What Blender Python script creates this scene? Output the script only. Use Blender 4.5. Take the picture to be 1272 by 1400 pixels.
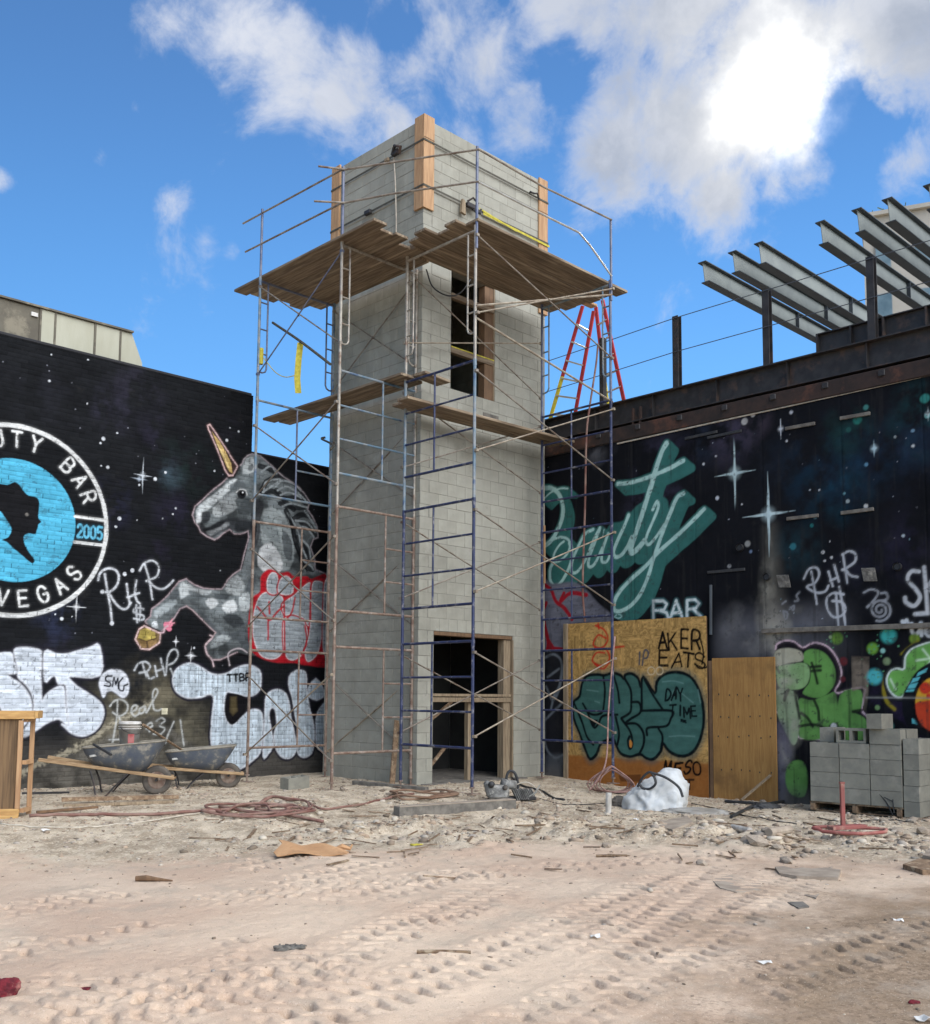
import bpy, bmesh, math, random
import numpy as np
from mathutils import Vector, Matrix, noise as mnoise

for o in list(bpy.data.objects):
    bpy.data.objects.remove(o)
SC = bpy.context.scene
COL = SC.collection

# ------------------------------------------------------------------ camera
# world frame: origin = front corner of the block tower, +X along its right
# face, +Y along its left face (both run away from the camera), metres.
PX_F, PX_CX, PX_CY, PX_W = 1394.0, 636.0, 820.6, 1272.0
YAW, PITCH, ROLL = math.radians(45.46), math.radians(5.38), math.radians(0.44)
CAM_POS = np.array([-10.790, -12.013, 1.395])
_fw = np.array([math.cos(PITCH)*math.cos(YAW), math.cos(PITCH)*math.sin(YAW), math.sin(PITCH)])
_rt = np.array([math.sin(YAW), -math.cos(YAW), 0.0])
_up = np.cross(_rt, _fw)
CAM_R = math.cos(ROLL)*_rt + math.sin(ROLL)*_up
CAM_U = -math.sin(ROLL)*_rt + math.cos(ROLL)*_up
CAM_F = _fw
cam_d = bpy.data.cameras.new('camera')
cam = bpy.data.objects.new('camera', cam_d)
COL.objects.link(cam)
cam_d.sensor_fit = 'HORIZONTAL'
cam_d.sensor_width = 36.0
cam_d.lens = 36.0*PX_F/PX_W
cam_d.shift_y = (PX_CY-700.0)/PX_W
cam_d.clip_start = 0.05
cam_d.clip_end = 3000.0
M = Matrix.Identity(4)
for i in range(3):
    M[i][0] = CAM_R[i]; M[i][1] = CAM_U[i]; M[i][2] = -CAM_F[i]; M[i][3] = CAM_POS[i]
cam.matrix_world = M
SC.camera = cam

def ray(x, y):
    return CAM_F + CAM_R*(x-PX_CX)/PX_F - CAM_U*(y-PX_CY)/PX_F
def at(x, y, axis, val):
    """where the sight line of a measured photo point meets the plane axis=val"""
    d = ray(x, y)
    return CAM_POS + d*((val-CAM_POS[axis])/d[axis])

# ------------------------------------------------------------------ sky + sun
SUN_DIR = ray(1056, 128); SUN_DIR = SUN_DIR/np.linalg.norm(SUN_DIR)
SUN_EL = math.asin(SUN_DIR[2]); SUN_AZ = math.atan2(SUN_DIR[0], SUN_DIR[1])
world = bpy.data.worlds.new('World')
SC.world = world
world.use_nodes = True
nt = world.node_tree
for n in list(nt.nodes): nt.nodes.remove(n)
class NB:
    """tiny node helper"""
    def __init__(s, tree): s.t = tree
    def n(s, typ, **kw):
        nd = s.t.nodes.new(typ)
        for k, v in kw.items():
            if k.startswith('i_'):
                key = k[2:]
                key = int(key) if key.isdigit() else key.replace('_', ' ')
                s.set(nd, key, v)
            else: setattr(nd, k, v)
        return nd
    def set(s, nd, key, v):
        if isinstance(v, bpy.types.NodeSocket): s.t.links.new(v, nd.inputs[key])
        else: nd.inputs[key].default_value = v
    def math(s, op, a, b=None, c=None, clamp=False):
        nd = s.n('ShaderNodeMath', operation=op, use_clamp=clamp)
        s.set(nd, 0, a)
        if b is not None: s.set(nd, 1, b)
        if c is not None: s.set(nd, 2, c)
        return nd.outputs[0]
    def vmath(s, op, a, b=None, out=0):
        nd = s.n('ShaderNodeVectorMath', operation=op)
        s.set(nd, 0, a)
        if b is not None:
            if op == 'SCALE': s.set(nd, 3, b)
            else: s.set(nd, 1, b)
        return nd.outputs['Value'] if op in ('DOT_PRODUCT', 'LENGTH', 'DISTANCE') else nd.outputs[0]
    def mix(s, fac, a, b, typ='MIX'):
        nd = s.n('ShaderNodeMix', data_type='RGBA', blend_type=typ)
        s.set(nd, 0, fac); s.set(nd, 6, a); s.set(nd, 7, b)
        return nd.outputs[2]
    def smooth(s, v, a, b, c=0.0, d=1.0):
        nd = s.n('ShaderNodeMapRange', interpolation_type='SMOOTHSTEP')
        s.set(nd, 0, v); s.set(nd, 1, a); s.set(nd, 2, b); s.set(nd, 3, c); s.set(nd, 4, d)
        return nd.outputs[0]
    def lin(s, v, a, b, c=0.0, d=1.0):
        nd = s.n('ShaderNodeMapRange')
        s.set(nd, 0, v); s.set(nd, 1, a); s.set(nd, 2, b); s.set(nd, 3, c); s.set(nd, 4, d)
        return nd.outputs[0]
    def noise(s, vec, scale, detail=4.0, rough=0.5, dist=0.0, out='Fac'):
        nd = s.n('ShaderNodeTexNoise')
        if vec is not None: s.set(nd, 'Vector', vec)
        s.set(nd, 'Scale', scale); s.set(nd, 'Detail', detail); s.set(nd, 'Roughness', rough); s.set(nd, 'Distortion', dist)
        return nd.outputs[out]

SKY_STRENGTH = 0.11
EXPOSURE = 0.40
w = NB(nt)
sky = w.n('ShaderNodeTexSky', sky_type='NISHITA', sun_disc=False, sun_elevation=SUN_EL, sun_rotation=SUN_AZ,
          altitude=300.0, air_density=1.0, dust_density=0.0, ozone_density=2.0)
tc = w.n('ShaderNodeTexCoord')
D = w.vmath('NORMALIZE', tc.outputs['Generated'])
# soften the sky's own gradient the way the camera's tone curve does
gm = w.n('ShaderNodeGamma', i_Gamma=0.58, i_Color=sky.outputs[0])
hsv = w.n('ShaderNodeHueSaturation', i_Saturation=1.56, i_Value=1.0, i_Color=gm.outputs[0])
up_z0 = w.vmath('DOT_PRODUCT', D, (0, 0, 1))
blue = w.mix(1.0, hsv.outputs[0], w.mix(w.smooth(up_z0, 0.28, 0.62), (1.24, 1.76, 2.26, 1), (1.10, 1.26, 1.60, 1)), 'MULTIPLY')
# cloud layer: lobes at the places where the photo shows cloud, the same kind of
# broken cumulus carried on by noise over the rest of the sky
lobes = [  # photo x, photo y, radius px, weight
    (250, 10, 70, .62), (330, 45, 95, .9), (395, 95, 90, 1.), (470, 125, 95, 1.), (525, 165, 70, .85), (590, 40, 110, .66), (560, 110, 80, .7),
    (655, 90, 100, .66), (710, 165, 90, .72), (640, 190, 70, .6), (735, 60, 80, .55), (800, 20, 110, .8), (860, 110, 100, .9), (840, 215, 95, 1.), (950, 170, 130, 1.1),
    (1060, 110, 160, 1.15), (985, 265, 75, 1.), (1100, 240, 100, .85), (1240, 30, 150, 1.05), (1235, 225, 75, .8), (930, 20, 140, 1.),
    (246, 276, 26, .30), (285, 325, 22, .26), (320, 338, 18, .24), (135, 214, 24, .44), (185, 147, 14, .38), (0, 248, 18, .5)]
acc = None
for (lx, ly, lr, lw) in lobes:
    dv = ray(lx, ly); dv = dv/np.linalg.norm(dv)
    ang = lr/PX_F*0.82
    ds = w.vmath('DISTANCE', D, tuple(float(q) for q in dv))
    g = w.smooth(ds, ang*1.75, 0.0, 0.0, lw)
    acc = g if acc is None else w.math('MAXIMUM', acc, g)
# the same broken cloud bank carries on overhead, to the right and behind the camera
side = w.vmath('DOT_PRODUCT', D, (0.52, -0.62, 0.58))
up_z = w.vmath('DOT_PRODUCT', D, (0, 0, 1))
bank = w.math('MULTIPLY', w.smooth(side, 0.10, 0.80), w.smooth(up_z, 0.50, 0.66))
rear = w.vmath('DOT_PRODUCT', D, (0.30, -0.87, 0.38))
bank2 = w.math('MULTIPLY', w.smooth(rear, 0.42, 0.82), w.smooth(up_z, 0.02, 0.2))
bank = w.math('MAXIMUM', bank, bank2)
acc = w.math('MAXIMUM', acc, bank)
warp = w.noise(D, 4.0, 3.0, 0.5, out='Color')
Dw = w.vmath('ADD', D, w.vmath('SCALE', w.vmath('SUBTRACT', warp, (0.5, 0.5, 0.5)), 0.14))
n1 = w.noise(Dw, 8.0, 9.0, 0.62)
n2 = w.noise(Dw, 26.0, 7.0, 0.64)
nn = w.math('ADD', w.math('MULTIPLY', n1, 0.74), w.math('MULTIPLY', n2, 0.26))
dens = w.math('ADD', w.math('MULTIPLY', acc, 0.95), w.math('MULTIPLY', w.math('SUBTRACT', nn, 0.5), 2.5))
Dw2 = w.vmath('ADD', D, w.vmath('SCALE', w.vmath('SUBTRACT', w.noise(D, 22.0, 4.0, 0.6, out='Color'), (0.5, 0.5, 0.5)), 0.07))
for (hx, hy, hr) in [(1150, 150, 34), (1190, 175, 40), (780, 75, 30), (560, 30, 30), (1130, 300, 60)]:
    dv = ray(hx, hy); dv = dv/np.linalg.norm(dv)
    dens = w.math('SUBTRACT', dens, w.smooth(w.vmath('DISTANCE', Dw2, tuple(float(q) for q in dv)), hr/PX_F*2.0, 0.0, 0.0, 0.42))
mask = w.smooth(dens, 0.24, 0.86)
thick = w.smooth(dens, 0.36, 0.90)
n3 = w.noise(Dw, 3.2, 7.0, 0.58)
warp2 = w.noise(D, 16.0, 5.0, 0.6, out='Color')
Dg = w.vmath('ADD', D, w.vmath('SCALE', w.vmath('SUBTRACT', warp2, (0.5, 0.5, 0.5)), 0.085))
sd = w.vmath('DISTANCE', Dg, tuple(float(q) for q in SUN_DIR))
CL = 1.0/SKY_STRENGTH/2**EXPOSURE
def grey(r, g, b): return (r*CL, g*CL, b*CL, 1)
back = w.smooth(w.vmath('DISTANCE', D, tuple(float(q) for q in SUN_DIR)), 0.50, 0.18)
shade = w.math('MULTIPLY', thick, w.math('MAXIMUM', w.smooth(n3, 0.42, 0.66, 0.0, 0.75), w.math('MULTIPLY', back, w.smooth(n1, .34, .62, .80, .30))))
ccol = w.mix(shade, grey(.74, .78, .88), grey(.27, .335, .455))
# cloud faces turned to the sun (away from it in the sky) are the bright ones
lit = w.smooth(w.vmath('DOT_PRODUCT', D, tuple(float(q) for q in SUN_DIR)), 0.80, -0.20, 1.0, 8.4)
warm = w.mix(w.smooth(w.vmath('DOT_PRODUCT', D, tuple(float(q) for q in SUN_DIR)), 0.75, 0.10), (1, 1, 1, 1), (1.04, 1.0, 0.93, 1))
ccol = w.vmath('MULTIPLY', w.vmath('SCALE', ccol, lit), warm)
glow = w.math('POWER', w.smooth(sd, 0.17, 0.0), 1.6)
ccol2 = w.mix(glow, ccol, grey(.95, .95, .95))
allc = w.mix(mask, blue, ccol2)
core = w.math('MULTIPLY', w.math('POWER', w.smooth(sd, 0.080, 0.0), 1.9), w.smooth(n2, .30, .55, .55, 1.0))
allc2 = w.mix(core, allc, grey(2.6, 2.6, 2.5))
bg = w.n('ShaderNodeBackground', i_Strength=SKY_STRENGTH, i_Color=allc2)
wo = w.n('ShaderNodeOutputWorld')
nt.links.new(bg.outputs[0], wo.inputs[0])

sun_d = bpy.data.lights.new('sun', 'SUN')
sun_d.energy = 2.1
sun_d.angle = math.radians(18.0)
sun_d.color = (1.0, 0.95, 0.87)
sun = bpy.data.objects.new('sun', sun_d)
COL.objects.link(sun)
sun.rotation_euler = Vector([float(q) for q in SUN_DIR]).to_track_quat('Z', 'Y').to_euler()

SC.view_settings.view_transform = 'Standard'
SC.view_settings.look = 'None'
SC.view_settings.exposure = EXPOSURE
SC.view_settings.gamma = 1.0
SC.view_settings.use_curve_mapping = False
SC.render.engine = 'CYCLES'
SC.render.resolution_x = 930
SC.render.resolution_y = 1024

# ------------------------------------------------------------------ helpers
RNG = random.Random(7)
NPR = np.random.RandomState(11)

def lin(c):
    c = np.asarray(c, float)/255.0
    return np.where(c <= 0.04045, c/12.92, ((c+0.055)/1.055)**2.4)
def L4(r, g, b):
    q = lin((r, g, b)); return (float(q[0]), float(q[1]), float(q[2]), 1.0)

def tag(o, label=None, category=None, group=None, kind=None):
    if label: o['label'] = label
    if category: o['category'] = category
    if group: o['group'] = group
    if kind: o['kind'] = kind
    return o
def empty(name, loc=(0, 0, 0), rz=0.0):
    o = bpy.data.objects.new(name, None); COL.objects.link(o)
    o.location = loc; o.rotation_euler = (0, 0, rz); o.empty_display_size = 0.2
    return o
def link(name, me, m=None, parent=None):
    o = bpy.data.objects.new(name, me); COL.objects.link(o)
    if m is not None and not me.materials: me.materials.append(m)
    if parent is not None: o.parent = parent
    return o
def copy_tree(o, parent=None):
    c = o.copy(); COL.objects.link(c); c.parent = parent
    for ch in list(o.children): copy_tree(ch, c)
    return c

class MB:
    """collects simple solids, builds ONE mesh object"""
    def __init__(s): s.v = []; s.f = []
    def add(s, vs, fs):
        b = len(s.v); s.v += [tuple(map(float, q)) for q in vs]; s.f += [tuple(i+b for i in f) for f in fs]; return s
    def box(s, c, size, ax=None, bev=0.0):
        hx, hy, hz = [q/2 for q in size]
        c = Vector(c)
        if ax is None: X, Y, Z = Vector((1, 0, 0)), Vector((0, 1, 0)), Vector((0, 0, 1))
        else: X, Y, Z = [Vector(q) for q in ax]
        if bev <= 0:
            vs = [c+X*sx*hx+Y*sy*hy+Z*sz*hz for sz in (-1, 1) for sy in (-1, 1) for sx in (-1, 1)]
            fs = [(0, 2, 3, 1), (4, 5, 7, 6), (0, 1, 5, 4), (2, 6, 7, 3), (0, 4, 6, 2), (1, 3, 7, 5)]
            return s.add(vs, fs)
        bm = bmesh.new(); bmesh.ops.create_cube(bm, size=1.0)
        bmesh.ops.scale(bm, vec=(hx*2, hy*2, hz*2), verts=bm.verts)
        bmesh.ops.bevel(bm, geom=list(bm.edges), offset=bev, segments=1, affect='EDGES')
        bm.verts.index_update()
        s.add([c+X*v.co.x+Y*v.co.y+Z*v.co.z for v in bm.verts], [[v.index for v in f.verts] for f in bm.faces])
        bm.free(); return s
    def beam(s, p0, p1, wd, th, up=(0, 0, 1), bev=0.0):
        """board between two points: wd across, th along 'up'"""
        p0, p1 = Vector(p0), Vector(p1); X = (p1-p0); ln = X.length; X.normalize()
        Y = Vector(up).cross(X); Y.normalize(); Z = X.cross(Y)
        return s.box((p0+p1)/2, (ln, wd, th), (X, Y, Z), bev)
    def tube(s, pts, r, n=8, cap=True, closed=False):
        pts = [Vector(q) for q in pts]; m = len(pts)
        rr = r if isinstance(r, (list, tuple)) else [r]*m
        prev = None; rings = []
        for i, p in enumerate(pts):
            a = pts[i-1] if i > 0 else (pts[-1] if closed else None)
            b = pts[i+1] if i < m-1 else (pts[0] if closed else None)
            t = ((b if b is not None else p)-(a if a is not None else p))
            if t.length < 1e-9: t = Vector((0, 0, 1))
            t.normalize()
            if prev is None:
                h = Vector((0, 0, 1)) if abs(t.z) < 0.9 else Vector((1, 0, 0))
                X = h.cross(t).normalized()
            else:
                X = prev-t*prev.dot(t)
                X = X.normalized() if X.length > 1e-6 else Vector((1, 0, 0))
            prev = X; Y = t.cross(X)
            rings.append([p+(X*math.cos(2*math.pi*k/n)+Y*math.sin(2*math.pi*k/n))*rr[i] for k in range(n)])
        vs = [q for g in rings for q in g]; fs = []
        for i in range(m-1 if not closed else m):
            j = (i+1) % m
            for k in range(n):
                fs.append((i*n+k, i*n+(k+1) % n, j*n+(k+1) % n, j*n+k))
        if cap and not closed:
            fs.append(tuple(reversed(range(n)))); fs.append(tuple((m-1)*n+k for k in range(n)))
        return s.add(vs, fs)
    def lathe(s, prof, n=20, origin=(0, 0, 0), ax=None):
        O = Vector(origin)
        if ax is None: X, Y, Z = Vector((1, 0, 0)), Vector((0, 1, 0)), Vector((0, 0, 1))
        else: X, Y, Z = [Vector(q) for q in ax]
        vs = []; fs = []; m = len(prof)
        for (r, z) in prof:
            for k in range(n):
                a = 2*math.pi*k/n; vs.append(O+X*r*math.cos(a)+Y*r*math.sin(a)+Z*z)
        for i in range(m-1):
            for k in range(n):
                fs.append((i*n+k, i*n+(k+1) % n, (i+1)*n+(k+1) % n, (i+1)*n+k))
        return s.add(vs, fs)
    def prism(s, poly, axis_vec, origin, X, Y):
        """extrude polygon (2D, in X/Y) by axis_vec"""
        O, X, Y, A = Vector(origin), Vector(X), Vector(Y), Vector(axis_vec)
        n = len(poly); a = [O+X*p[0]+Y*p[1] for p in poly]; b = [q+A for q in a]
        fs = [tuple(reversed(range(n))), tuple(range(n, 2*n))]+[(i, (i+1) % n, n+(i+1) % n, n+i) for i in range(n)]
        return s.add(a+b, fs)
    def mesh(s, name, m=None, smooth=False):
        me = bpy.data.meshes.new(name); me.from_pydata(s.v, [], s.f); me.update()
        if smooth: me.polygons.foreach_set('use_smooth', [True]*len(me.polygons))
        if m is not None: me.materials.append(m)
        return me
    def build(s, name, m, parent=None, smooth=False):
        o = link(name, s.mesh(name, m, smooth), None, parent); return o

def catmull(pts, n=8, closed=False):
    P = [np.array(p, float) for p in pts]
    if len(P) < 3: return np.array(P)
    out = []
    m = len(P); rng = range(m if closed else m-1)
    for i in rng:
        p0 = P[(i-1) % m] if (closed or i > 0) else 2*P[0]-P[1]
        p1 = P[i]; p2 = P[(i+1) % m]
        p3 = P[(i+2) % m] if (closed or i+2 < m) else 2*P[-1]-P[-2]
        for k in range(n):
            t = k/n
            out.append(0.5*((2*p1)+(-p0+p2)*t+(2*p0-5*p1+4*p2-p3)*t*t+(-p0+3*p1-3*p2+p3)*t**3))
    if not closed: out.append(P[-1])
    return np.array(out)

# ------------------------------------------------------------------ materials
def new_mat(name):
    m = bpy.data.materials.new(name); m.use_nodes = True
    t = m.node_tree
    for n in list(t.nodes): t.nodes.remove(n)
    b = NB(t)
    out = b.n('ShaderNodeOutputMaterial')
    p = b.n('ShaderNodeBsdfPrincipled')
    t.links.new(p.outputs[0], out.inputs[0])
    return m, b, p
def bump(b, p, h, strength=0.4, dist=0.01):
    nd = b.n('ShaderNodeBump'); b.set(nd, 'Strength', strength); b.set(nd, 'Distance', dist); b.set(nd, 'Height', h)
    b.set(p, 'Normal', nd.outputs[0])
def simple(name, c, rough=0.7, c2=None, scale=6.0, metal=0.0, bstr=0.25, bdist=0.004, bscale=60.0, per_obj=0.0, c3=None, s3=3.0, lo=0.35, hi=0.65, detail=5.0, stretch=None):
    """base colour with two noise-mixed tones, optional third blotch tone, fine bump"""
    m, b, p = new_mat(name)
    tcn = b.n('ShaderNodeTexCoord'); vec = tcn.outputs['Object']
    oi = b.n('ShaderNodeObjectInfo')
    off = b.vmath('SCALE', (13.1, 7.7, 5.3), oi.outputs['Random'])
    vec = b.vmath('ADD', vec, off)
    if stretch:
        mp = b.n('ShaderNodeMapping'); b.set(mp, 'Vector', vec); mp.inputs['Scale'].default_value = stretch; vec = mp.outputs[0]
    col = c
    if c2 is not None:
        f = b.smooth(b.noise(vec, scale, detail, 0.6), lo, hi)
        col = b.mix(f, c, c2)
    if c3 is not None:
        f3 = b.smooth(b.noise(vec, s3, 6.0, 0.65), 0.52, 0.68)
        col = b.mix(f3, col, c3)
    if per_obj > 0:
        k = b.lin(oi.outputs['Random'], 0, 1, 1-per_obj, 1+per_obj)
        cc = b.n('ShaderNodeCombineXYZ'); b.set(cc, 0, k); b.set(cc, 1, k); b.set(cc, 2, k)
        col = b.mix(1.0, col, cc.outputs[0], 'MULTIPLY')
    b.set(p, 'Base Color', col); b.set(p, 'Roughness', rough); b.set(p, 'Metallic', metal)
    if bstr > 0: bump(b, p, b.noise(vec, bscale, 4.0, 0.6), bstr, bdist)
    return m

MAT = {}
MAT['block_old'] = simple('concrete_block', L4(154, 151, 137), 0.95, L4(143, 140, 127), 5.0, bstr=0.5, bdist=0.004, bscale=140, per_obj=0.04, c3=L4(162, 159, 146), s3=2.2)
def block_mat(name, island):
    m, b, p = new_mat(name)
    tcn = b.n('ShaderNodeTexCoord'); g = b.n('ShaderNodeNewGeometry')
    vec = tcn.outputs['Object']
    col = b.mix(b.smooth(b.noise(vec, 5, 5, 0.6), .35, .65), L4(154, 151, 137), L4(143, 140, 127))
    oi = b.n('ShaderNodeObjectInfo')
    k = b.lin(g.outputs['Random Per Island'] if island else oi.outputs['Random'], 0, 1, 0.94, 1.06)
    pos = g.outputs['Position']
    mp = b.n('ShaderNodeMapping'); b.set(mp, 'Vector', pos); mp.inputs['Scale'].default_value = (3.0, 3.0, .28)
    streak = b.smooth(b.noise(mp.outputs[0], 1.0, 6, .65), .42, .72)
    col = b.mix(b.math('MULTIPLY', streak, .35), col, L4(120, 116, 104))
    smear = b.smooth(b.noise(pos, 2.3, 8, .72), .54, .72)
    col = b.mix(b.math('MULTIPLY', smear, .55), col, L4(176, 173, 160))
    col = b.mix(b.math('MULTIPLY', b.smooth(b.noise(pos, .55, 4, .6), .38, .62), .4), col, L4(168, 165, 152))
    col = b.mix(b.math('MULTIPLY', b.smooth(b.noise(pos, 9.0, 5, .7), .60, .72), .5), col, L4(112, 108, 98))
    cc = b.n('ShaderNodeCombineXYZ'); b.set(cc, 0, k); b.set(cc, 1, k); b.set(cc, 2, k)
    b.set(p, 'Base Color', b.mix(1.0, col, cc.outputs[0], 'MULTIPLY')); b.set(p, 'Roughness', 0.95)
    bump(b, p, b.noise(vec, 140, 4, .6), 0.5, 0.004)
    return m
MAT['block_isl'] = block_mat('concrete_block_course', True)
MAT['block'] = block_mat('concrete_block', False)
MAT['mortar'] = simple('mortar', L4(144, 140, 128), 0.98, L4(118, 114, 104), 9.0, bstr=0.6, bscale=90)
MAT['pallet_block'] = simple('grey_block', L4(134, 131, 118), 0.95, L4(122, 119, 108), 7.0, bstr=0.5, bscale=150, per_obj=0.09, c3=L4(144, 140, 127))
MAT['wood_form'] = simple('orange_form_lumber', L4(184, 146, 106), 0.75, L4(160, 122, 86), 3.0, stretch=(9, 9, 0.7), bscale=20, per_obj=0.06)
MAT['wood_formx'] = simple('yellow_form_lumber', L4(196, 156, 96), 0.75, L4(166, 126, 74), 4.0, stretch=(1.2, 9, 9), bscale=20, per_obj=0.07)
MAT['plank'] = simple('weathered_plank', L4(138, 114, 88), 0.85, L4(102, 80, 60), 2.2, stretch=(9, 9, 9), bscale=20, per_obj=0.14, c3=L4(168, 150, 124), s3=1.2)
MAT['plank_x'] = simple('weathered_plank_x', L4(138, 120, 97), 0.85, L4(102, 85, 67), 2.2, stretch=(0.8, 12, 12), bscale=14, per_obj=0.14, c3=L4(165, 147, 122), s3=.8)
MAT['plank_y'] = simple('weathered_plank_y', L4(138, 120, 97), 0.85, L4(102, 85, 67), 2.2, stretch=(12, 0.8, 12), bscale=14, per_obj=0.14, c3=L4(165, 147, 122), s3=.8)
MAT['lumber_pale'] = simple('pale_lumber', L4(150, 132, 106), 0.8, L4(122, 104, 82), 3.0, stretch=(10, 10, 1), bscale=20, per_obj=0.1)
MAT['brown_wood'] = simple('brown_ply', L4(118, 90, 64), 0.8, L4(98, 74, 52), 3.0, stretch=(8, 1, 1), bscale=20)
MAT['pipe_blue'] = simple('blue_painted_steel', L4(42, 52, 88), 0.5, L4(34, 41, 70), 7.0, metal=0.0, bstr=0.15, c3=L4(120, 118, 122), s3=8.0)
MAT['pipe_teal'] = simple('faded_blue_steel', L4(92, 118, 134), 0.55, L4(140, 142, 140), 6.0, bstr=0.15, c3=L4(64, 84, 116), s3=7.0)
MAT['pipe_rust'] = simple('rusty_steel', L4(140, 122, 106), 0.75, L4(110, 86, 72), 9.0, bstr=0.3, c3=L4(160, 148, 136), s3=6.0)
MAT['pipe_galv'] = simple('galvanized_steel', L4(168, 160, 146), 0.5, L4(138, 130, 118), 9.0, metal=0.2, bstr=0.15, c3=L4(120, 98, 80), s3=7.0)
MAT['brace'] = simple('brace_steel', L4(146, 136, 122), 0.55, L4(112, 100, 88), 8.0, metal=0.2, bstr=0.15, c3=L4(98, 76, 60), s3=6.0)
MAT['brace_pale'] = simple('pale_brace_steel', L4(162, 150, 130), 0.55, L4(128, 112, 94), 8.0, metal=0.1, bstr=0.15)
MAT['rail'] = simple('guard_rail_steel', L4(110, 96, 84), 0.55, L4(150, 140, 126), 5.0, metal=0.3, bstr=0.1)
MAT['post_grey'] = simple('grey_blue_post', L4(84, 92, 116), 0.5, L4(112, 116, 130), 6.0, metal=0.2, bstr=0.1)
MAT['steel_dark'] = simple('dark_steel', L4(58, 55, 54), 0.6, L4(44, 41, 40), 5.0, metal=0.2, bstr=0.2, c3=L4(84, 66, 56), s3=3.0)
MAT['steel_rust'] = simple('rusted_beam', L4(56, 40, 33), 0.85, L4(34, 27, 24), 4.0, bstr=0.4, c3=L4(88, 56, 42), s3=2.0)
MAT['steel_grey'] = simple('primed_steel', L4(138, 144, 138), 0.6, L4(126, 132, 128), 3.0, bstr=0.1)
MAT['steel_flange'] = simple('dark_primed_flange', L4(66, 72, 76), 0.55, L4(56, 60, 64), 4.0, bstr=0.1)
MAT['yellow_strap'] = simple('yellow_webbing', L4(196, 184, 66), 0.8, L4(168, 154, 48), 20.0, bscale=120)
MAT['grey_strap'] = simple('grey_webbing', L4(84, 80, 68), 0.85, L4(64, 60, 50), 20.0, bscale=120)
MAT['black'] = simple('black_rubber', (0.02, 0.02, 0.021, 1), 0.6, (0.035, 0.034, 0.033, 1), 12.0)
MAT['cable'] = simple('steel_cable', L4(90, 92, 96), 0.5, metal=0.4, bstr=0)
MAT['hose_red'] = simple('dusty_red_hose', L4(112, 74, 64), 0.8, L4(138, 110, 96), 5.0)
MAT['hose_tan'] = simple('dusty_tan_hose', L4(132, 106, 84), 0.8, L4(108, 80, 62), 5.0)
MAT['rope_pink'] = simple('dusty_pink_rope', L4(168, 134, 122), 0.85, L4(132, 100, 92), 14.0, bscale=120)
MAT['cord_pale'] = simple('pale_cord', L4(196, 186, 168), 0.85, L4(170, 158, 140), 14.0)
MAT['barrow'] = simple('scuffed_blue_tub', L4(78, 85, 96), 0.65, L4(98, 100, 100), 7.0, bstr=0.5, bscale=30, c3=L4(150, 144, 132), s3=7.0)
MAT['barrow_in'] = simple('cement_crusted_steel', L4(150, 142, 126), 0.95, L4(120, 114, 102), 6.0, bstr=0.6, bscale=40)
MAT['barrow_pale'] = simple('scrape_paint', L4(205, 205, 200), 0.8, L4(180, 178, 170), 20.0)
MAT['handle_wood'] = simple('grey_handle_wood', L4(170, 142, 106), 0.8, L4(140, 112, 80), 4.0, stretch=(1, 9, 9), bscale=20)
MAT['tyre'] = simple('dusty_tyre', L4(74, 68, 62), 0.9, L4(98, 90, 80), 6.0)
MAT['plastic_white'] = simple('dirty_white_plastic', L4(206, 202, 194), 0.5, L4(170, 162, 150), 5.0, bstr=0.1)
MAT['label_red'] = simple('red_label', L4(168, 60, 58), 0.6, L4(180, 110, 104), 10.0, bstr=0)
MAT['bag'] = simple('white_woven_bag', L4(204, 205, 202), 0.7, L4(178, 177, 172), 3.0, bscale=180, bstr=0.2)
MAT['sheet'] = simple('clear_dusty_sheet', L4(160, 156, 148), 0.5, L4(136, 130, 120), 4.0, bstr=0.3, bscale=14, bdist=0.02)
MAT['cardboard'] = simple('cardboard', L4(188, 146, 104), 0.85, L4(172, 130, 90), 5.0)
MAT['red_steel'] = simple('dusty_red_steel', L4(150, 84, 76), 0.8, L4(132, 78, 70), 6.0, c3=L4(168, 128, 110), s3=5.0)
MAT['rag_red'] = simple('red_rag', L4(122, 34, 42), 0.95, L4(86, 24, 32), 26.0, bstr=0.8, bscale=60, bdist=0.01, c3=L4(150, 96, 88), s3=16.0)
MAT['machine'] = simple('grey_cast_metal', L4(138, 136, 130), 0.7, L4(92, 90, 86), 14.0, metal=0.0, bstr=0.4, c3=L4(176, 170, 158), s3=9.0)
MAT['paper'] = simple('litter_paper', L4(222, 220, 214), 0.9, L4(196, 192, 184), 9.0)
MAT['slab'] = simple('broken_slab', L4(164, 150, 132), 0.95, L4(140, 126, 110), 7.0, bstr=0.6, bscale=50, per_obj=0.1)
MAT['concrete_dark'] = simple('dark_concrete', L4(120, 114, 104), 0.95, L4(92, 87, 80), 8.0, bstr=0.6, bscale=50)
MAT['hvac_dark'] = simple('hvac_weathered', L4(104, 98, 84), 0.8, L4(88, 82, 70), 2.0, c3=L4(130, 122, 104), s3=3.0)
MAT['hvac_lite'] = simple('hvac_cream', L4(178, 176, 156), 0.7, L4(166, 163, 142), 2.0, stretch=(1, 1, .3))
MAT['ladder_red'] = simple('red_fibreglass', L4(178, 42, 44), 0.5, L4(158, 34, 38), 6.0)
MAT['ladder_yel'] = simple('yellow_fibreglass', L4(224, 206, 62), 0.5, L4(205, 186, 48), 6.0)
MAT['alu'] = simple('aluminium', L4(200, 198, 190), 0.4, L4(176, 172, 162), 6.0, metal=0.5, bstr=0.05)
MAT['far_wall'] = simple('far_stucco', L4(176, 170, 158), 0.9, L4(166, 160, 148), 0.3, bstr=0)
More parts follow.
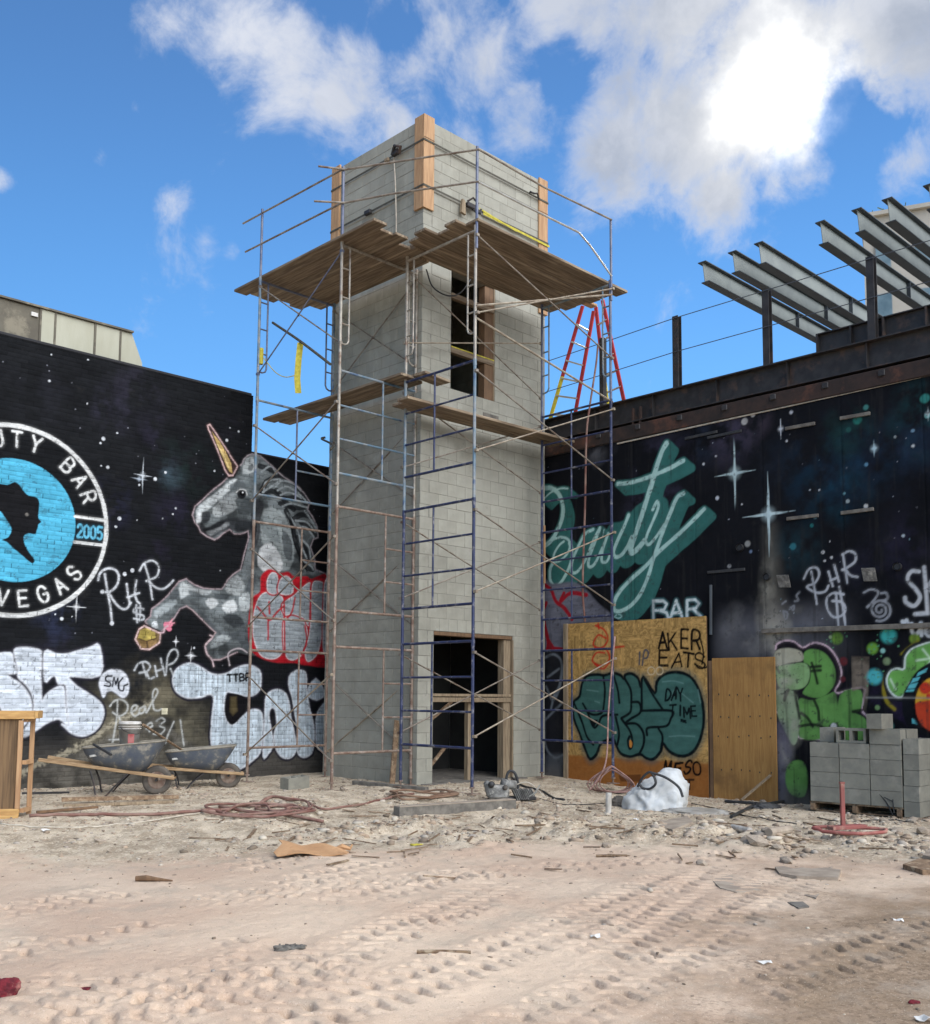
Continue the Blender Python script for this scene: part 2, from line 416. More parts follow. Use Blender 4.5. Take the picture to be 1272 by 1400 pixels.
MAT['glass'] = simple('far_glass', L4(84, 104, 112), 0.12, L4(120, 140, 146), 0.4, bstr=0)
MAT['far_frame'] = simple('far_frame', L4(150, 150, 146), 0.6, bstr=0)
MAT['roof'] = simple('grey_roofing', L4(130, 126, 118), 0.95, L4(110, 106, 98), 1.0)
MAT['plain_brick'] = simple('black_painted_brick', L4(40, 40, 43), 0.85, L4(32, 32, 35), 1.0, bscale=20)
MAT['inner_dark'] = simple('added_deck_grey', L4(110, 106, 98), 0.95, L4(92, 88, 82), 2.0)  # for the unseen decks added inside the tower

MAT['shade_liner'] = simple('painted_shade_coat', L4(52, 51, 48), 0.95, L4(40, 39, 37), 2.0)  # near-black colour stands in for the shade behind the doorway
MAT['crate_ply'] = simple('weathered_crate_boards', L4(122, 96, 66), 0.85, L4(84, 64, 44), 3.0, stretch=(8, 8, .4), bscale=20)
MAT['spoil'] = simple('spoil', L4(150, 128, 106), 0.95, L4(120, 100, 82), 12.0)

# ------------------------------------------------------------------ ground
_LAT = np.random.RandomState(3).rand(256, 256)
def vnoise(x, y):
    xi = np.floor(x).astype(int); yi = np.floor(y).astype(int)
    fx = x-xi; fy = y-yi
    fx = fx*fx*(3-2*fx); fy = fy*fy*(3-2*fy)
    a = _LAT[xi % 256, yi % 256]; b = _LAT[(xi+1) % 256, yi % 256]
    c = _LAT[xi % 256, (yi+1) % 256]; d = _LAT[(xi+1) % 256, (yi+1) % 256]
    return (a*(1-fx)+b*fx)*(1-fy)+(c*(1-fx)+d*fx)*fy
def fbm(x, y, oct=4, gain=0.5):
    s = 0; amp = 1.0; t = 0
    for i in range(oct):
        s = s+amp*vnoise(x*2**i+17.3*i, y*2**i+5.1*i); t += amp; amp *= gain
    return s/t
def sstep(a, b, x):
    t = np.clip((x-a)/(b-a), 0, 1); return t*t*(3-2*t)
VAX = np.array([math.cos(YAW), math.sin(YAW)]); VRT = np.array([math.sin(YAW), -math.cos(YAW)])
def ab_of(x, y):
    dx = x-CAM_POS[0]; dy = y-CAM_POS[1]
    return dx*VAX[0]+dy*VAX[1], dx*VRT[0]+dy*VRT[1]
def gbase(x, y):
    x = np.asarray(x, float); y = np.asarray(y, float)
    z = -0.13*sstep(0.0, 3.2, -y)-0.06*sstep(2.0, 9.0, -x)*sstep(-2.0, 3.0, -y)
    return z
def gravel_mask(x, y):
    a, b = ab_of(x, y)
    edge = 10.3+0.5*np.sin(b*0.5+0.4)-0.055*np.clip(b, 0, 9)**2*0.6+1.3*(fbm(x*0.6+3, y*0.6, 3)-0.5)
    return sstep(edge-1.7, edge+1.5, a)
_LUG = np.clip(np.random.RandomState(5).rand(2048)*1.2, .30, 1.1)
TRACKS = []
for (p, q, wd) in [((-300, 1290), (420, 1168), .46), ((-300, 1352), (560, 1176), .48), ((-240, 1420), (700, 1180), .48), ((-120, 1450), (820, 1186), .46), ((60, 1500), (660, 1215), .46), ((200, 1480), (920, 1200), .48), ((380, 1490), (1000, 1196), .46), ((560, 1460), (1100, 1210), .46), ((500, 1330), (-200, 1440), .46), ((760, 1440), (1330, 1262), .46), ((300, 1232), (1000, 1170), .44)]:
    TRACKS.append((at(p[0], p[1], 2, -0.17)[:2], at(q[0], q[1], 2, -0.15)[:2], wd))
def gfine(x, y):
    """relief: soft undulation, ruts and lug prints, rubbly mounds near the walls"""
    g = gravel_mask(x, y)
    z = 0.035*(fbm(x*0.55, y*0.55, 3)-0.5)+0.009*(fbm(x*2.3+9, y*2.3, 3)-0.5)
    z = z+(1-g)*(0.006*(fbm(x*7.0, y*7.0, 3)-0.5)*2+0.005*(fbm(x*21.0+2, y*21.0, 2)-0.5)*2)
    z = z+g*(0.05*(fbm(x*3.1+4, y*3.1, 4)-0.45)+0.035*(fbm(x*11.0, y*11.0, 3)-0.5))
    a_, b_ = ab_of(x, y)
    band = np.exp(-((a_-11.7)/1.3)**2)*sstep(-4.0, -1.0, b_)
    pile = sstep(.46, .72, fbm(x*1.7+31, y*1.7, 3))
    z = z+band*(0.10*pile*(0.5+fbm(x*6, y*6+9, 3))+0.05*(fbm(x*9+3, y*9, 3)-.5))
    wx = x+0.07*(fbm(x*2.2, y*2.2+40, 2)-0.5); wy = y+0.07*(fbm(x*2.2+60, y*2.2, 2)-0.5)
    for k, (p, q, wd) in enumerate(TRACKS):
        d = q-p; ln = np.hypot(*d); d = d/ln; nrm = np.array([-d[1], d[0]])
        s = (wx-p[0])*d[0]+(wy-p[1])*d[1]; t = (wx-p[0])*nrm[0]+(wy-p[1])*nrm[1]
        t = t+0.12*np.sin(s*0.7+k)
        inside = sstep(wd*0.58, wd*0.48, np.abs(t))*sstep(-0.5, 0.3, s)*sstep(ln+0.8, ln-0.8, s)
        wear = sstep(0.36, 0.50, fbm(x*0.8+11*k, y*0.8, 3))*(.45+1.0*fbm(x*6, y*6+k, 2))
        ta_ = np.abs(t); zig = np.abs(((ta_/0.115) % 2)-1)
        ph = s/0.150+zig*0.42+(t > 0)*0.5
        fr = ph-np.floor(ph)
        lug = (np.floor(ph).astype(int)*7919+(t > 0)*104729+k*15485863) % 2048
        amp = _LUG[lug]; fr = np.clip(fr+(_LUG[(lug*31) % 2048]-.6)*.10, 0, 1)
        bar = amp*sstep(0.0, 0.08, fr)*sstep(0.50, 0.41, fr)*sstep(0.008, 0.03, ta_)*(0.55+0.45*sstep(.25, .45, np.abs(zig-.5)))
        z = z+inside*(1-0.9*g)*wear*(-0.066*bar+0.012)
        z = z+0.010*np.exp(-((np.abs(t)-wd*0.62)/0.07)**2)*sstep(-0.5, 0.3, s)*sstep(ln+0.5, ln-0.5, s)*(1-g)*wear
    return z*0.85
def gz(x, y):
    """finished ground level under a prop"""
    return float(gbase(x, y)+gfine(np.array([float(x)]), np.array([float(y)]))[0])

def build_ground():
    ta = [3.2]
    while ta[-1] < 17.5: ta.append(ta[-1]+(0.0011*ta[-1]+0.0055 if 4.7 < ta[-1] < 10.2 else 0.036))
    A = np.array([-500, -250, -120, -60, -30, -14, -6, -2, 0.5, 2.2]+ta+[18, 19, 21, 25, 32, 45, 70, 120, 250, 500.0])
    tb = np.concatenate([np.arange(-8.2, -4.6, .045), np.arange(-4.6, 4.6, .0155), np.arange(4.6, 8.21, .045)])
    B = np.array([-500, -250, -120, -60, -32, -18, -12, -9.5]+list(tb)+[9.5, 12, 18, 32, 60, 120, 250, 500.0])
    a, b = np.meshgrid(A, B, indexing='ij')
    x = CAM_POS[0]+a*VAX[0]+b*VRT[0]; y = CAM_POS[1]+a*VAX[1]+b*VRT[1]
    near = sstep(-2.0, 3.2, a)*sstep(19, 17.4, a)*sstep(9.5, 8.2, np.abs(b))
    z = gbase(x, y)*1.0+gfine(x, y)*near
    g = gravel_mask(x, y)
    na, nb = a.shape
    co = np.stack([x, y, z], -1).reshape(-1, 3).astype(np.float32)
    idx = np.arange(na*nb).reshape(na, nb)
    quads = np.stack([idx[:-1, :-1], idx[1:, :-1], idx[1:, 1:], idx[:-1, 1:]], -1).reshape(-1, 4)[:, ::-1]
    me = grid_mesh('ground', co, quads)
    at_ = me.attributes.new('gravel', 'FLOAT', 'POINT'); at_.data.foreach_set('value', g.reshape(-1).astype(np.float32))
    brown = sstep(-0.5, 4.0, b)*(0.40+0.60*sstep(9.5, 6.0, a))+0.25*sstep(6.6, 5.0, a)
    ab = me.attributes.new('brown', 'FLOAT', 'POINT'); ab.data.foreach_set('value', brown.reshape(-1).astype(np.float32))
    me.polygons.foreach_set('use_smooth', np.ones(len(quads), bool))
    m, bb, p = new_mat('site_dirt')
    tcn = bb.n('ShaderNodeTexCoord'); v = tcn.outputs['Object']
    ga = bb.n('ShaderNodeAttribute', attribute_name='gravel').outputs['Fac']
    s1 = bb.smooth(bb.noise(v, 0.7, 5, .6), .35, .65)
    br = bb.n('ShaderNodeAttribute', attribute_name='brown').outputs['Fac']
    sand = bb.mix(s1, L4(206, 184, 160), L4(190, 164, 141))
    sand = bb.mix(bb.smooth(bb.math('ADD', br, bb.math('MULTIPLY', bb.math('SUBTRACT', bb.noise(v, 1.4, 6, .65), 0.5), 1.3)), .25, .85), sand, L4(146, 125, 102))
    crumb = bb.math('MULTIPLY', bb.smooth(bb.math('ADD', br, bb.math('MULTIPLY', bb.math('SUBTRACT', bb.noise(v, .9, 4, .6), 0.5), 2.2)), .45, .95), bb.smooth(bb.noise(v, 24.0, 5, .7), .48, .62))
    sand = bb.mix(bb.math('MULTIPLY', crumb, .75), sand, L4(112, 94, 76))
    sand = bb.mix(bb.math('MULTIPLY', bb.smooth(bb.noise(v, 2.6, 6, .65), .50, .72), 0.6), sand, L4(170, 156, 138))
    sand = bb.mix(bb.math('MULTIPLY', bb.smooth(bb.noise(v, 42.0, 3, .6), .60, .74), 0.55), sand, L4(128, 106, 88))
    sand = bb.mix(bb.math('MULTIPLY', bb.smooth(bb.noise(v, 170.0, 2, .6), .56, .68), 0.35), sand, L4(126, 108, 90))
    sand = bb.mix(bb.math('MULTIPLY', bb.smooth(bb.noise(v, 90.0, 2, .6), .62, .70), 0.45), sand, L4(226, 212, 192))
    gr = bb.mix(bb.smooth(bb.noise(v, 2.4, 6, .65), .38, .62), L4(198, 182, 158), L4(156, 140, 118))
    gr = bb.mix(bb.smooth(bb.noise(v, 30.0, 4, .7), .50, .66), gr, L4(206, 192, 170))
    gr = bb.mix(bb.smooth(bb.noise(v, 55.0, 3, .7), .58, .68), gr, L4(98, 88, 76))
    f = bb.smooth(bb.math('ADD', ga, bb.math('MULTIPLY', bb.math('SUBTRACT', bb.noise(v, 4.0, 5, .6), 0.5), 0.9)), 0.3, 0.7)
    bb.set(p, 'Base Color', bb.mix(f, sand, gr)); bb.set(p, 'Roughness', 0.96); bb.set(p, 'Specular IOR Level', 0.15)
    h = bb.math('ADD', bb.math('MULTIPLY', bb.noise(v, 26.0, 6, .7), 0.6), bb.math('MULTIPLY', bb.noise(v, 95.0, 3, .65), 0.4))
    bump(bb, p, h, 0.75, 0.016)
    me.materials.append(m)
    o = link('ground', me); tag(o, 'tyre printed sandy dirt with grey gravel towards the walls', None, None, 'structure')
    return o
def grid_mesh(name, co, quads):
    me = bpy.data.meshes.new(name)
    me.vertices.add(len(co)); me.vertices.foreach_set('co', co.reshape(-1).astype(np.float32))
    q = np.ascontiguousarray(quads, dtype=np.int32)
    me.loops.add(q.size); me.loops.foreach_set('vertex_index', q.reshape(-1))
    me.polygons.add(len(q)); me.polygons.foreach_set('loop_start', np.arange(0, q.size, q.shape[1], dtype=np.int32))
    me.update(calc_edges=True)
    return me
build_ground()

# ------------------------------------------------------------------ painted walls
HAZE_K = 1.0
class Canvas:
    """paint layers rasterised on a wall's own (s, z) plane"""
    def __init__(c, s0, s1, z0, z1, step, base, topx):
        c.s0, c.z0, c.step = s0, z0, step
        c.ns = int(round((s1-s0)/step))+1; c.nz = int(round((z1-z0)/step))+1
        c.S, c.Z = np.meshgrid(s0+np.arange(c.ns)*step, z0+np.arange(c.nz)*step, indexing='ij')
        c.col = np.ones((c.ns, c.nz, 3))*lin(base)
        c.part = np.zeros((c.ns, c.nz), int); c.parts = ['']
        c.cur = 0; c.m = topx
    def begin(c, name):
        if name not in c.parts: c.parts.append(name)
        c.cur = c.parts.index(name)
    def end(c): c.cur = 0
    def win(c, pts, pad):
        lo = pts.min(0)-pad; hi = pts.max(0)+pad
        i0 = max(0, int((lo[0]-c.s0)/c.step)); i1 = min(c.ns, int((hi[0]-c.s0)/c.step)+2)
        j0 = max(0, int((lo[1]-c.z0)/c.step)); j1 = min(c.nz, int((hi[1]-c.z0)/c.step)+2)
        return (slice(i0, i1), slice(j0, j1)) if i1 > i0 and j1 > j0 else None
    def lay(c, w, a, color, mark=0.25):
        col = lin(color) if not isinstance(color, np.ndarray) else color
        c.col[w] = c.col[w]*(1-a[..., None])+col*a[..., None]
        if c.cur and mark < 1:
            pw = c.part[w]; pw[a > mark] = c.cur; c.part[w] = pw
    def conv(c, pts, cr):
        """photo points (in a zoom with origin and scale) -> wall plane"""
        x0, y0, s = cr
        return np.array([c.m(x0+p[0]/s, y0+p[1]/s) for p in pts])
    def sdf_line(c, w, P):
        S, Z = c.S[w], c.Z[w]; d = np.full(S.shape, 1e9)
        for i in range(len(P)-1):
            a, b = P[i], P[i+1]; ab = b-a; L = (ab@ab)+1e-12
            t = np.clip(((S-a[0])*ab[0]+(Z-a[1])*ab[1])/L, 0, 1)
            d = np.minimum(d, (S-a[0]-t*ab[0])**2+(Z-a[1]-t*ab[1])**2)
        return np.sqrt(d)
    def stroke(c, P, width, color, soft=0.008, op=1.0, mark=0.25, wob=0.0):
        P = np.asarray(P, float)
        w = c.win(P, width+soft*2+.05)
        if w is None: return
        d = c.sdf_line(w, P)
        if wob: d = d+wob*(fbm(c.S[w]*30, c.Z[w]*30, 2)-.5)
        hw = width/2*(.84+.32*fbm(c.S[w]*7+3, c.Z[w]*7, 2))
        a = op*(1-sstep(hw-soft, hw+soft, d))*(.86+.28*fbm(c.S[w]*24, c.Z[w]*24, 2)).clip(0, 1)
        a = np.maximum(a, op*.09*(1-sstep(0, width*.5+.045, d)))
        c.lay(w, a.clip(0, 1), color, mark)
    def fill(c, P, color, soft=0.008, op=1.0, mark=0.25, grain=None):
        P = np.asarray(P, float)
        w = c.win(P, soft*2+.02)
        if w is None: return
        S, Z = c.S[w], c.Z[w]; ins = np.zeros(S.shape, bool); n = len(P)
        for i in range(n):
            a, b = P[i], P[(i+1) % n]
            if a[1] == b[1]: continue
            cond = (a[1] > Z) != (b[1] > Z)
            ins ^= cond & (S < (b[0]-a[0])*(Z-a[1])/(b[1]-a[1])+a[0])
        d = c.sdf_line(w, np.vstack([P, P[:1]])); d = np.where(ins, -d, d)
        a = op*(1-sstep(-soft, soft, d))
        if grain is not None:
            k = grain(S, Z)[..., None]; c.lay(w, a, lin(color)*k, mark)
        else: c.lay(w, a, color, mark)
    def blob(c, p, r, color, soft=0.5, op=1.0, mark=0.3, asp=1.0):
        P = np.array([p]); w = c.win(P, r*max(1, asp)*(1+soft)+.02)
        if w is None: return
        d = np.hypot((c.S[w]-p[0])/asp, c.Z[w]-p[1])
        c.lay(w, op*(1-sstep(r*(1-soft), r*(1+soft*.3), d)), color, mark)
    def haze(c, p, r, color, op, asp=1.0, sc=3.0, seed=0.0):
        """sprayed nebula cloud: noise inside a soft disc (not a part)"""
        P = np.array([p]); w = c.win(P, r*max(1, asp))
        if w is None: return
        d = np.hypot((c.S[w]-p[0])/asp, c.Z[w]-p[1])/r
        n = fbm(c.S[w]*sc+seed, c.Z[w]*sc+seed*2, 5, .6)
        a = op*HAZE_K*np.clip(1-d, 0, 1)**1.0*sstep(.36, .72, n)
        c.lay(w, a, color, 9)
    def sparkle(c, p, rv, rh, color, core=0.03, tilt=0.0):
        for (dx, dz, r) in ((0, 1, rv), (0, -1, rv), (1, tilt, rh), (-1, -tilt, rh)):
            q = np.array(p)+np.array([dx, dz])*r
            dirv = np.array([dx, dz], float); dirv /= np.hypot(*dirv); nr = np.array([-dirv[1], dirv[0]])*core*.45
            c.fill(np.array([np.array(p)+nr, q, np.array(p)-nr]), color, .006, .95)
        c.blob(p, core*2.2, color, .9, .55); c.blob(p, core, color, .3, 1)

# a small hand-lettered stroke alphabet on a unit box
GL = {
 'A': [[(0, 0), (.5, 1), (1, 0)], [(.2, .36), (.8, .36)]], 'B': [[(0, 0), (0, 1), (.6, 1), (.85, .88), (.85, .66), (.6, .53), (0, .53)], [(.6, .53), (.95, .4), (.95, .14), (.65, 0), (0, 0)]],
 'D': [[(0, 0), (0, 1), (.5, .95), (.9, .6), (.85, .3), (.5, .03), (0, 0)]], 'E': [[(.9, 1), (0, 1), (0, 0), (.9, 0)], [(0, .52), (.75, .52)]],
 'G': [[(.95, .8), (.7, 1), (.3, 1), (.03, .72), (.03, .28), (.3, 0), (.7, 0), (.97, .22), (.97, .48), (.6, .48)]], 'I': [[(.5, 0), (.5, 1)]],
 'K': [[(0, 0), (0, 1)], [(.9, 1), (.02, .42)], [(.3, .6), (.95, 0)]], 'L': [[(0, 1), (0, 0), (.85, 0)]], 'M': [[(0, 0), (.08, 1), (.5, .35), (.92, 1), (1, 0)]],
 'O': [[(.5, 1), (.12, .85), (0, .5), (.12, .13), (.5, 0), (.88, .13), (1, .5), (.88, .85), (.5, 1)]], 'P': [[(0, 0), (0, 1), (.7, 1), (.95, .75), (.7, .5), (0, .48)]],
 'R': [[(0, 0), (0, 1), (.65, 1), (.92, .8), (.88, .6), (.6, .48), (0, .48)], [(.5, .48), (.95, 0)]], 'S': [[(.92, .82), (.65, 1), (.3, 1), (.05, .8), (.12, .58), (.5, .5), (.88, .38), (.95, .18), (.7, 0), (.3, 0), (.03, .2)]],
 'T': [[(0, 1), (1, 1)], [(.5, 1), (.5, 0)]], 'U': [[(0, 1), (0, .3), (.2, .04), (.5, 0), (.8, .04), (1, .3), (1, 1)]], 'V': [[(0, 1), (.5, 0), (1, 1)]], 'Y': [[(0, 1), (.5, .5), (1, 1)], [(.5, .5), (.5, 0)]],
 '2': [[(.05, .78), (.25, 1), (.7, 1), (.92, .78), (.85, .55), (.05, 0), (.95, 0)]], '0': [[(.5, 1), (.1, .85), (.05, .5), (.1, .15), (.5, 0), (.9, .15), (.95, .5), (.9, .85), (.5, 1)]],
 '5': [[(.9, 1), (.15, 1), (.1, .56), (.55, .62), (.92, .42), (.92, .2), (.6, 0), (.1, .08)]], '=': [[(0, .7), (1, .7)], [(0, .25), (1, .25)]]}
def letter(cv, ch, o, X, Y, wd, color, soft=.006, curve=False):
    for st in GL[ch]:
        P = np.array([np.array(o)+np.array(X)*p[0]+np.array(Y)*p[1] for p in st])
        if len(P) > 4: P = catmull(P, 4)
        cv.stroke(P, wd, color, soft)

LW = 3.10      # left wall plane  y = LW
RW = 3.15      # right wall plane x = RW

def skin(cv, name_of, depth, place, flip, mat, parent, labels, keep=None):
    """turn the canvas into the wall's skin: one grid part per painted piece (the rest is bare wall)"""
    ns, nz = cv.ns, cv.nz
    idx = np.arange(ns*nz).reshape(ns, nz)
    co = place(cv.S, cv.Z, depth)
    quads = np.stack([idx[:-1, :-1], idx[1:, :-1], idx[1:, 1:], idx[:-1, 1:]], -1).reshape(-1, 4)
    if flip: quads = quads[:, ::-1]
    pc = cv.part[:-1, :-1].reshape(-1)
    ok = np.ones(len(pc), bool) if keep is None else keep(cv.S[:-1, :-1]+cv.step/2, cv.Z[:-1, :-1]+cv.step/2).reshape(-1)
    co = co.reshape(-1, 3); colr = np.concatenate([cv.col.reshape(-1, 3), np.ones((ns*nz, 1))], 1)
    for k, nm in enumerate(cv.parts):
        sel = (pc == k) & ok
        if sel.sum() < 4: continue
        q = quads[sel]; used, inv = np.unique(q.reshape(-1), return_inverse=True)
        me = grid_mesh(nm or name_of, co[used], inv.reshape(-1, 4))
        ca = me.color_attributes.new('paint', 'FLOAT_COLOR', 'POINT')
        ca.data.foreach_set('color', colr[used].reshape(-1).astype(np.float32))
        me.polygons.foreach_set('use_smooth', np.ones(len(q), bool))
        o = link(nm.split('|')[0] if nm else name_of, me, mat, parent)
        if nm in labels: o['label'] = labels[nm]

def paint_mat(name, rough, bscale, bstr, grit=0.12):
    m, b, p = new_mat(name)
    col = b.n('ShaderNodeVertexColor', layer_name='paint').outputs[0]
    v = b.n('ShaderNodeTexCoord').outputs['Object']
    k = b.lin(b.noise(v, 9.0, 6, .65), .3, .7, 1-grit, 1+grit)
    cc = b.n('ShaderNodeCombineXYZ'); b.set(cc, 0, k); b.set(cc, 1, k); b.set(cc, 2, k)
    dust = b.math('MULTIPLY', b.smooth(b.noise(v, 3.0, 7, .7), .56, .82), 0.07)
    c2 = b.mix(dust, b.mix(1.0, col, cc.outputs[0], 'MULTIPLY'), L4(120, 114, 104))
    b.set(p, 'Base Color', c2); b.set(p, 'Roughness', rough); b.set(p, 'Specular IOR Level', 0.06)
    bump(b, p, b.noise(v, bscale, 5, .65), bstr, 0.006)
    return m
MAT['brick_paint'] = paint_mat('painted_brick', 0.85, 45, 0.5)
MAT['wall_paint'] = paint_mat('painted_stucco', 0.66, 60, 0.35, 0.08)

WHITE = (204, 204, 200); BLK = (26, 26, 28)
def hatch(S, Z): return 0.74+0.5*fbm(S*9, Z*70, 3)
def brushy(S, Z):
    f = fbm(S*3.4+3+.5*fbm(S*9, Z*9, 2), Z*3.8+9, 4, .55)
    q = np.floor(f*13)/13*.75+f*.25
    return np.clip(0.35+1.35*sstep(.22, .78, q), .3, 1.7)

def left_wall():
    global HAZE_K
    HAZE_K = .36
    root = empty('brick_wall', (-4.2, LW, 0))
    tag(root, 'tall black painted brick wall with badge and unicorn mural, stepping down beside the tower', 'wall')
    st = 0.0677/6
    cv = Canvas(-6.5, 0.78, -0.25, 6.62, st, (25, 26, 28), lambda x, y: at(x, y, 1, LW)[[0, 2]])
    px = (0, 0, 1.0); W2 = lambda pts, cr=px: cv.conv(pts, cr)
    # uneven black paint, nebula haze, stars
    n = fbm(cv.S*1.1, cv.Z*2.5, 4); cv.col *= (0.72+0.55*n)[..., None]
    for (x, y, r, c, op, asp) in [(185, 545, .8, (86, 80, 104), .55, .8), (150, 560, .5, (96, 92, 120), .5, .8), (215, 600, .6, (72, 66, 92), .5, 1), (250, 640, .6, (44, 74, 66), .6, 1.2), (150, 690, .5, (70, 70, 120), .4, 1), (240, 700, .5, (80, 70, 110), .4, 1),
                                  (80, 850, .5, (80, 90, 130), .6, 1), (230, 650, .3, (120, 150, 165), .5, 1.3), (60, 540, .9, (56, 56, 66), .5, 1), (215, 760, .7, (70, 60, 90), .35, 1), (95, 905, .5, (72, 60, 92), .5, 1.4), (310, 590, .5, (60, 52, 70), .4, 1)]:
        cv.haze(W2([(x, y)])[0], r, c, op, asp, 4.0, x*.1)
    R = random.Random(5)
    for (x, y, r) in [(141, 600, .035), (137, 606, .02), (160, 592, .018), (147, 639, .03), (138, 637, .015), (163, 709, .035), (158, 720, .025), (212, 655, .035), (226, 646, .025), (190, 663, .02), (240, 695, .02), (236, 703, .018), (67, 521, .022), (120, 492, .015), (119, 552, .016), (293, 644, .02), (326, 590, .022), (314, 585, .014), (310, 602, .03),
                      (222, 709, .014), (187, 711, .012), (301, 780, .014), (84, 846, .03), (75, 840, .014), (98, 843, .012), (265, 886, .02), (70, 485, .016), (37, 699, .03)]:
        cv.blob(W2([(x, y)])[0], r, (205, 208, 210), .4, .9, 9)
    for i in range(60):
        cv.blob((R.uniform(-7, .6), R.uniform(1.6, 6.5)), R.uniform(.006, .014), (150, 152, 160), .5, R.uniform(.3, .8), 9)
    HAZE_K = 1.0
    # dusty bare zone at the foot of the wall and the grey render under it
    foot = sstep(1.0, .25, cv.Z+0.5*(fbm(cv.S*1.2, cv.Z*1.5, 3)-.5)); cv.lay((slice(None), slice(None)), .75*foot, (84, 80, 74), 9)
    for (x, y, r, c, op) in [(190, 985, .95, (128, 120, 98), 1.), (215, 945, .7, (112, 104, 86), .9), (160, 1010, .6, (126, 118, 100), .8), (260, 1010, .8, (104, 98, 82), .7), (330, 1000, .5, (96, 86, 62), .5)]:
        cv.haze(W2([(x, y)])[0], r, c, op, 1.3, 2.2, x*.3)
    P = W2([(20, 1066), (50, 1046), (90, 1030), (122, 1012), (150, 992), (178, 978), (205, 962)])
    cv.stroke(catmull(P, 5), .075, (150, 142, 122), .03, .85, 9, .12)
    P2 = W2([(20, 1075), (50, 1054), (90, 1038), (122, 1022), (150, 1004), (180, 992), (205, 978), (240, 1000), (330, 1075), (60, 1090)])
    cv.fill(P2, (92, 88, 80), .03, .7, 9, brushy)
    # --- round badge
    cv.begin('painted_badge')
    T = W2([(6, 576)])[0]; Bt = W2([(15, 845)])[0]; Rt = W2([(148, 724)])[0]
    r = (T[1]-Bt[1])/2; c0 = np.array([Rt[0]-r, (T[1]+Bt[1])/2])
    th = np.linspace(0, 2*math.pi, 160)
    circ = lambda rr: np.stack([c0[0]+rr*np.cos(th), c0[1]+rr*np.sin(th)], 1)
    cv.fill(circ(r), (22, 23, 25), .006)
    ri = (W2([(103, 715)])[0][0]-c0[0])
    cv.fill(circ(ri), (76, 160, 188), .006, 1, .25, lambda S, Z: .9+.2*fbm(S*4, Z*4, 3))
    # joints read darker through the blue coat
    cv.stroke(circ(r-.035), .066, WHITE, .007)
    for (zz) in (706.5, 741.5):
        a = W2([(104, zz)])[0][1]
        for sg in (1, -1):
            cv.stroke(np.array([[c0[0]+sg*(ri-.01), a], [c0[0]+sg*(r-.05), a]]), .045, WHITE, .006)
    z0, z1 = W2([(120, 735.5)])[0][1], W2([(120, 719)])[0][1]
    for k, ch in enumerate('2005'):
        x0 = W2([(105.5+k*9.1, 725)])[0][0]; x1 = W2([(112.2+k*9.1, 725)])[0][0]
        letter(cv, ch, (x0, z0), (x1-x0, 0), (0, z1-z0), .035, (96, 170, 196))
    rm = (r+ri)/2-.02; h = .225
    def arc(txt, a0, da, top):
        for k, ch in enumerate(txt):
            if ch == ' ': continue
            a = math.radians(a0+da*k); rad = np.array([math.cos(a), math.sin(a)]); tan = np.array([math.sin(a), -math.cos(a)])
            if not top: rad, tan = -rad, -tan
            mid = c0+np.array([math.cos(a), math.sin(a)])*(rm+(.05 if top else 0)); wl = .135
            letter(cv, ch, mid-tan*wl/2-rad*h/2, tan*wl, rad*h, .036, WHITE)
    arc('BEAUTY BAR', 144.5, -13.35, True)
    arc('LAS VEGAS', 206, 14.6, False)
    cr = (0, 560, 4.667)
    sil = [(-230, 700), (-190, 560), (-110, 480), (-40, 470), (20, 478), (50, 480), (90, 464), (120, 480), (150, 520), (180, 548), (230, 560), (248, 590), (246, 640), (243, 690), (262, 716), (244, 732), (240, 748), (234, 765), (222, 795), (180, 790), (150, 810), (155, 855), (180, 905), (216, 955), (215, 975), (195, 978), (150, 940), (90, 890), (40, 845), (10, 832), (50, 815), (72, 770), (60, 735), (30, 690), (0, 650), (-40, 640), (-90, 660), (-150, 700), (-200, 740)]
    cv.fill(catmull(W2(sil, cr), 4, True), (24, 24, 26), .006)
    cv.blob(W2([(170, 670)], cr)[0], .03, (110, 106, 100), .4)
    # --- unicorn
    cv.begin('painted_unicorn')
    cr = (180, 560, 3.889); U = lambda p: W2(p, cr)
    body = [(515, 355), (480, 390), (440, 420), (400, 455), (370, 485), (335, 515), (322, 560), (335, 600), (355, 625), (365, 650), (400, 675), (440, 692), (462, 680), (490, 655), (520, 638), (545, 660), (575, 662), (600, 655), (618, 645), (622, 680), (605, 740), (590, 800), (578, 850), (540, 875), (510, 905), (490, 940), (478, 955), (430, 955), (380, 950), (330, 930), (300, 910), (290, 900), (250, 915), (225, 945), (190, 990), (140, 1035), (105, 1060), (98, 1100), (70, 1125), (100, 1175), (150, 1185), (190, 1150), (220, 1115), (255, 1060), (290, 1045), (320, 1065), (350, 1095), (385, 1130), (420, 1165), (445, 1185), (430, 1210), (400, 1240), (390, 1260), (400, 1300), (425, 1330), (470, 1330), (560, 1290), (630, 1310), (800, 1300), (1060, 1300), (1090, 900), (975, 850), (970, 790), (950, 730), (965, 690), (990, 680), (985, 620), (960, 570), (935, 530), (945, 490), (920, 450), (890, 415), (850, 385), (810, 360), (775, 330), (745, 300), (710, 270), (680, 245), (640, 236), (615, 245), (595, 265), (585, 290), (560, 310), (535, 345)]
    B = U(body)
    cv.stroke(np.vstack([B, B[:1]]), .11, (20, 20, 22), .02)
    cv.fill(B, (98, 103, 103), .008, 1, .25, brushy)
    def patch(p, c, op=.8, soft=.05): cv.fill(catmull(U(p), 2, True), c, min(soft, .022), min(1, op+.05), .9, lambda S, Z: .55+.55*brushy(S, Z))
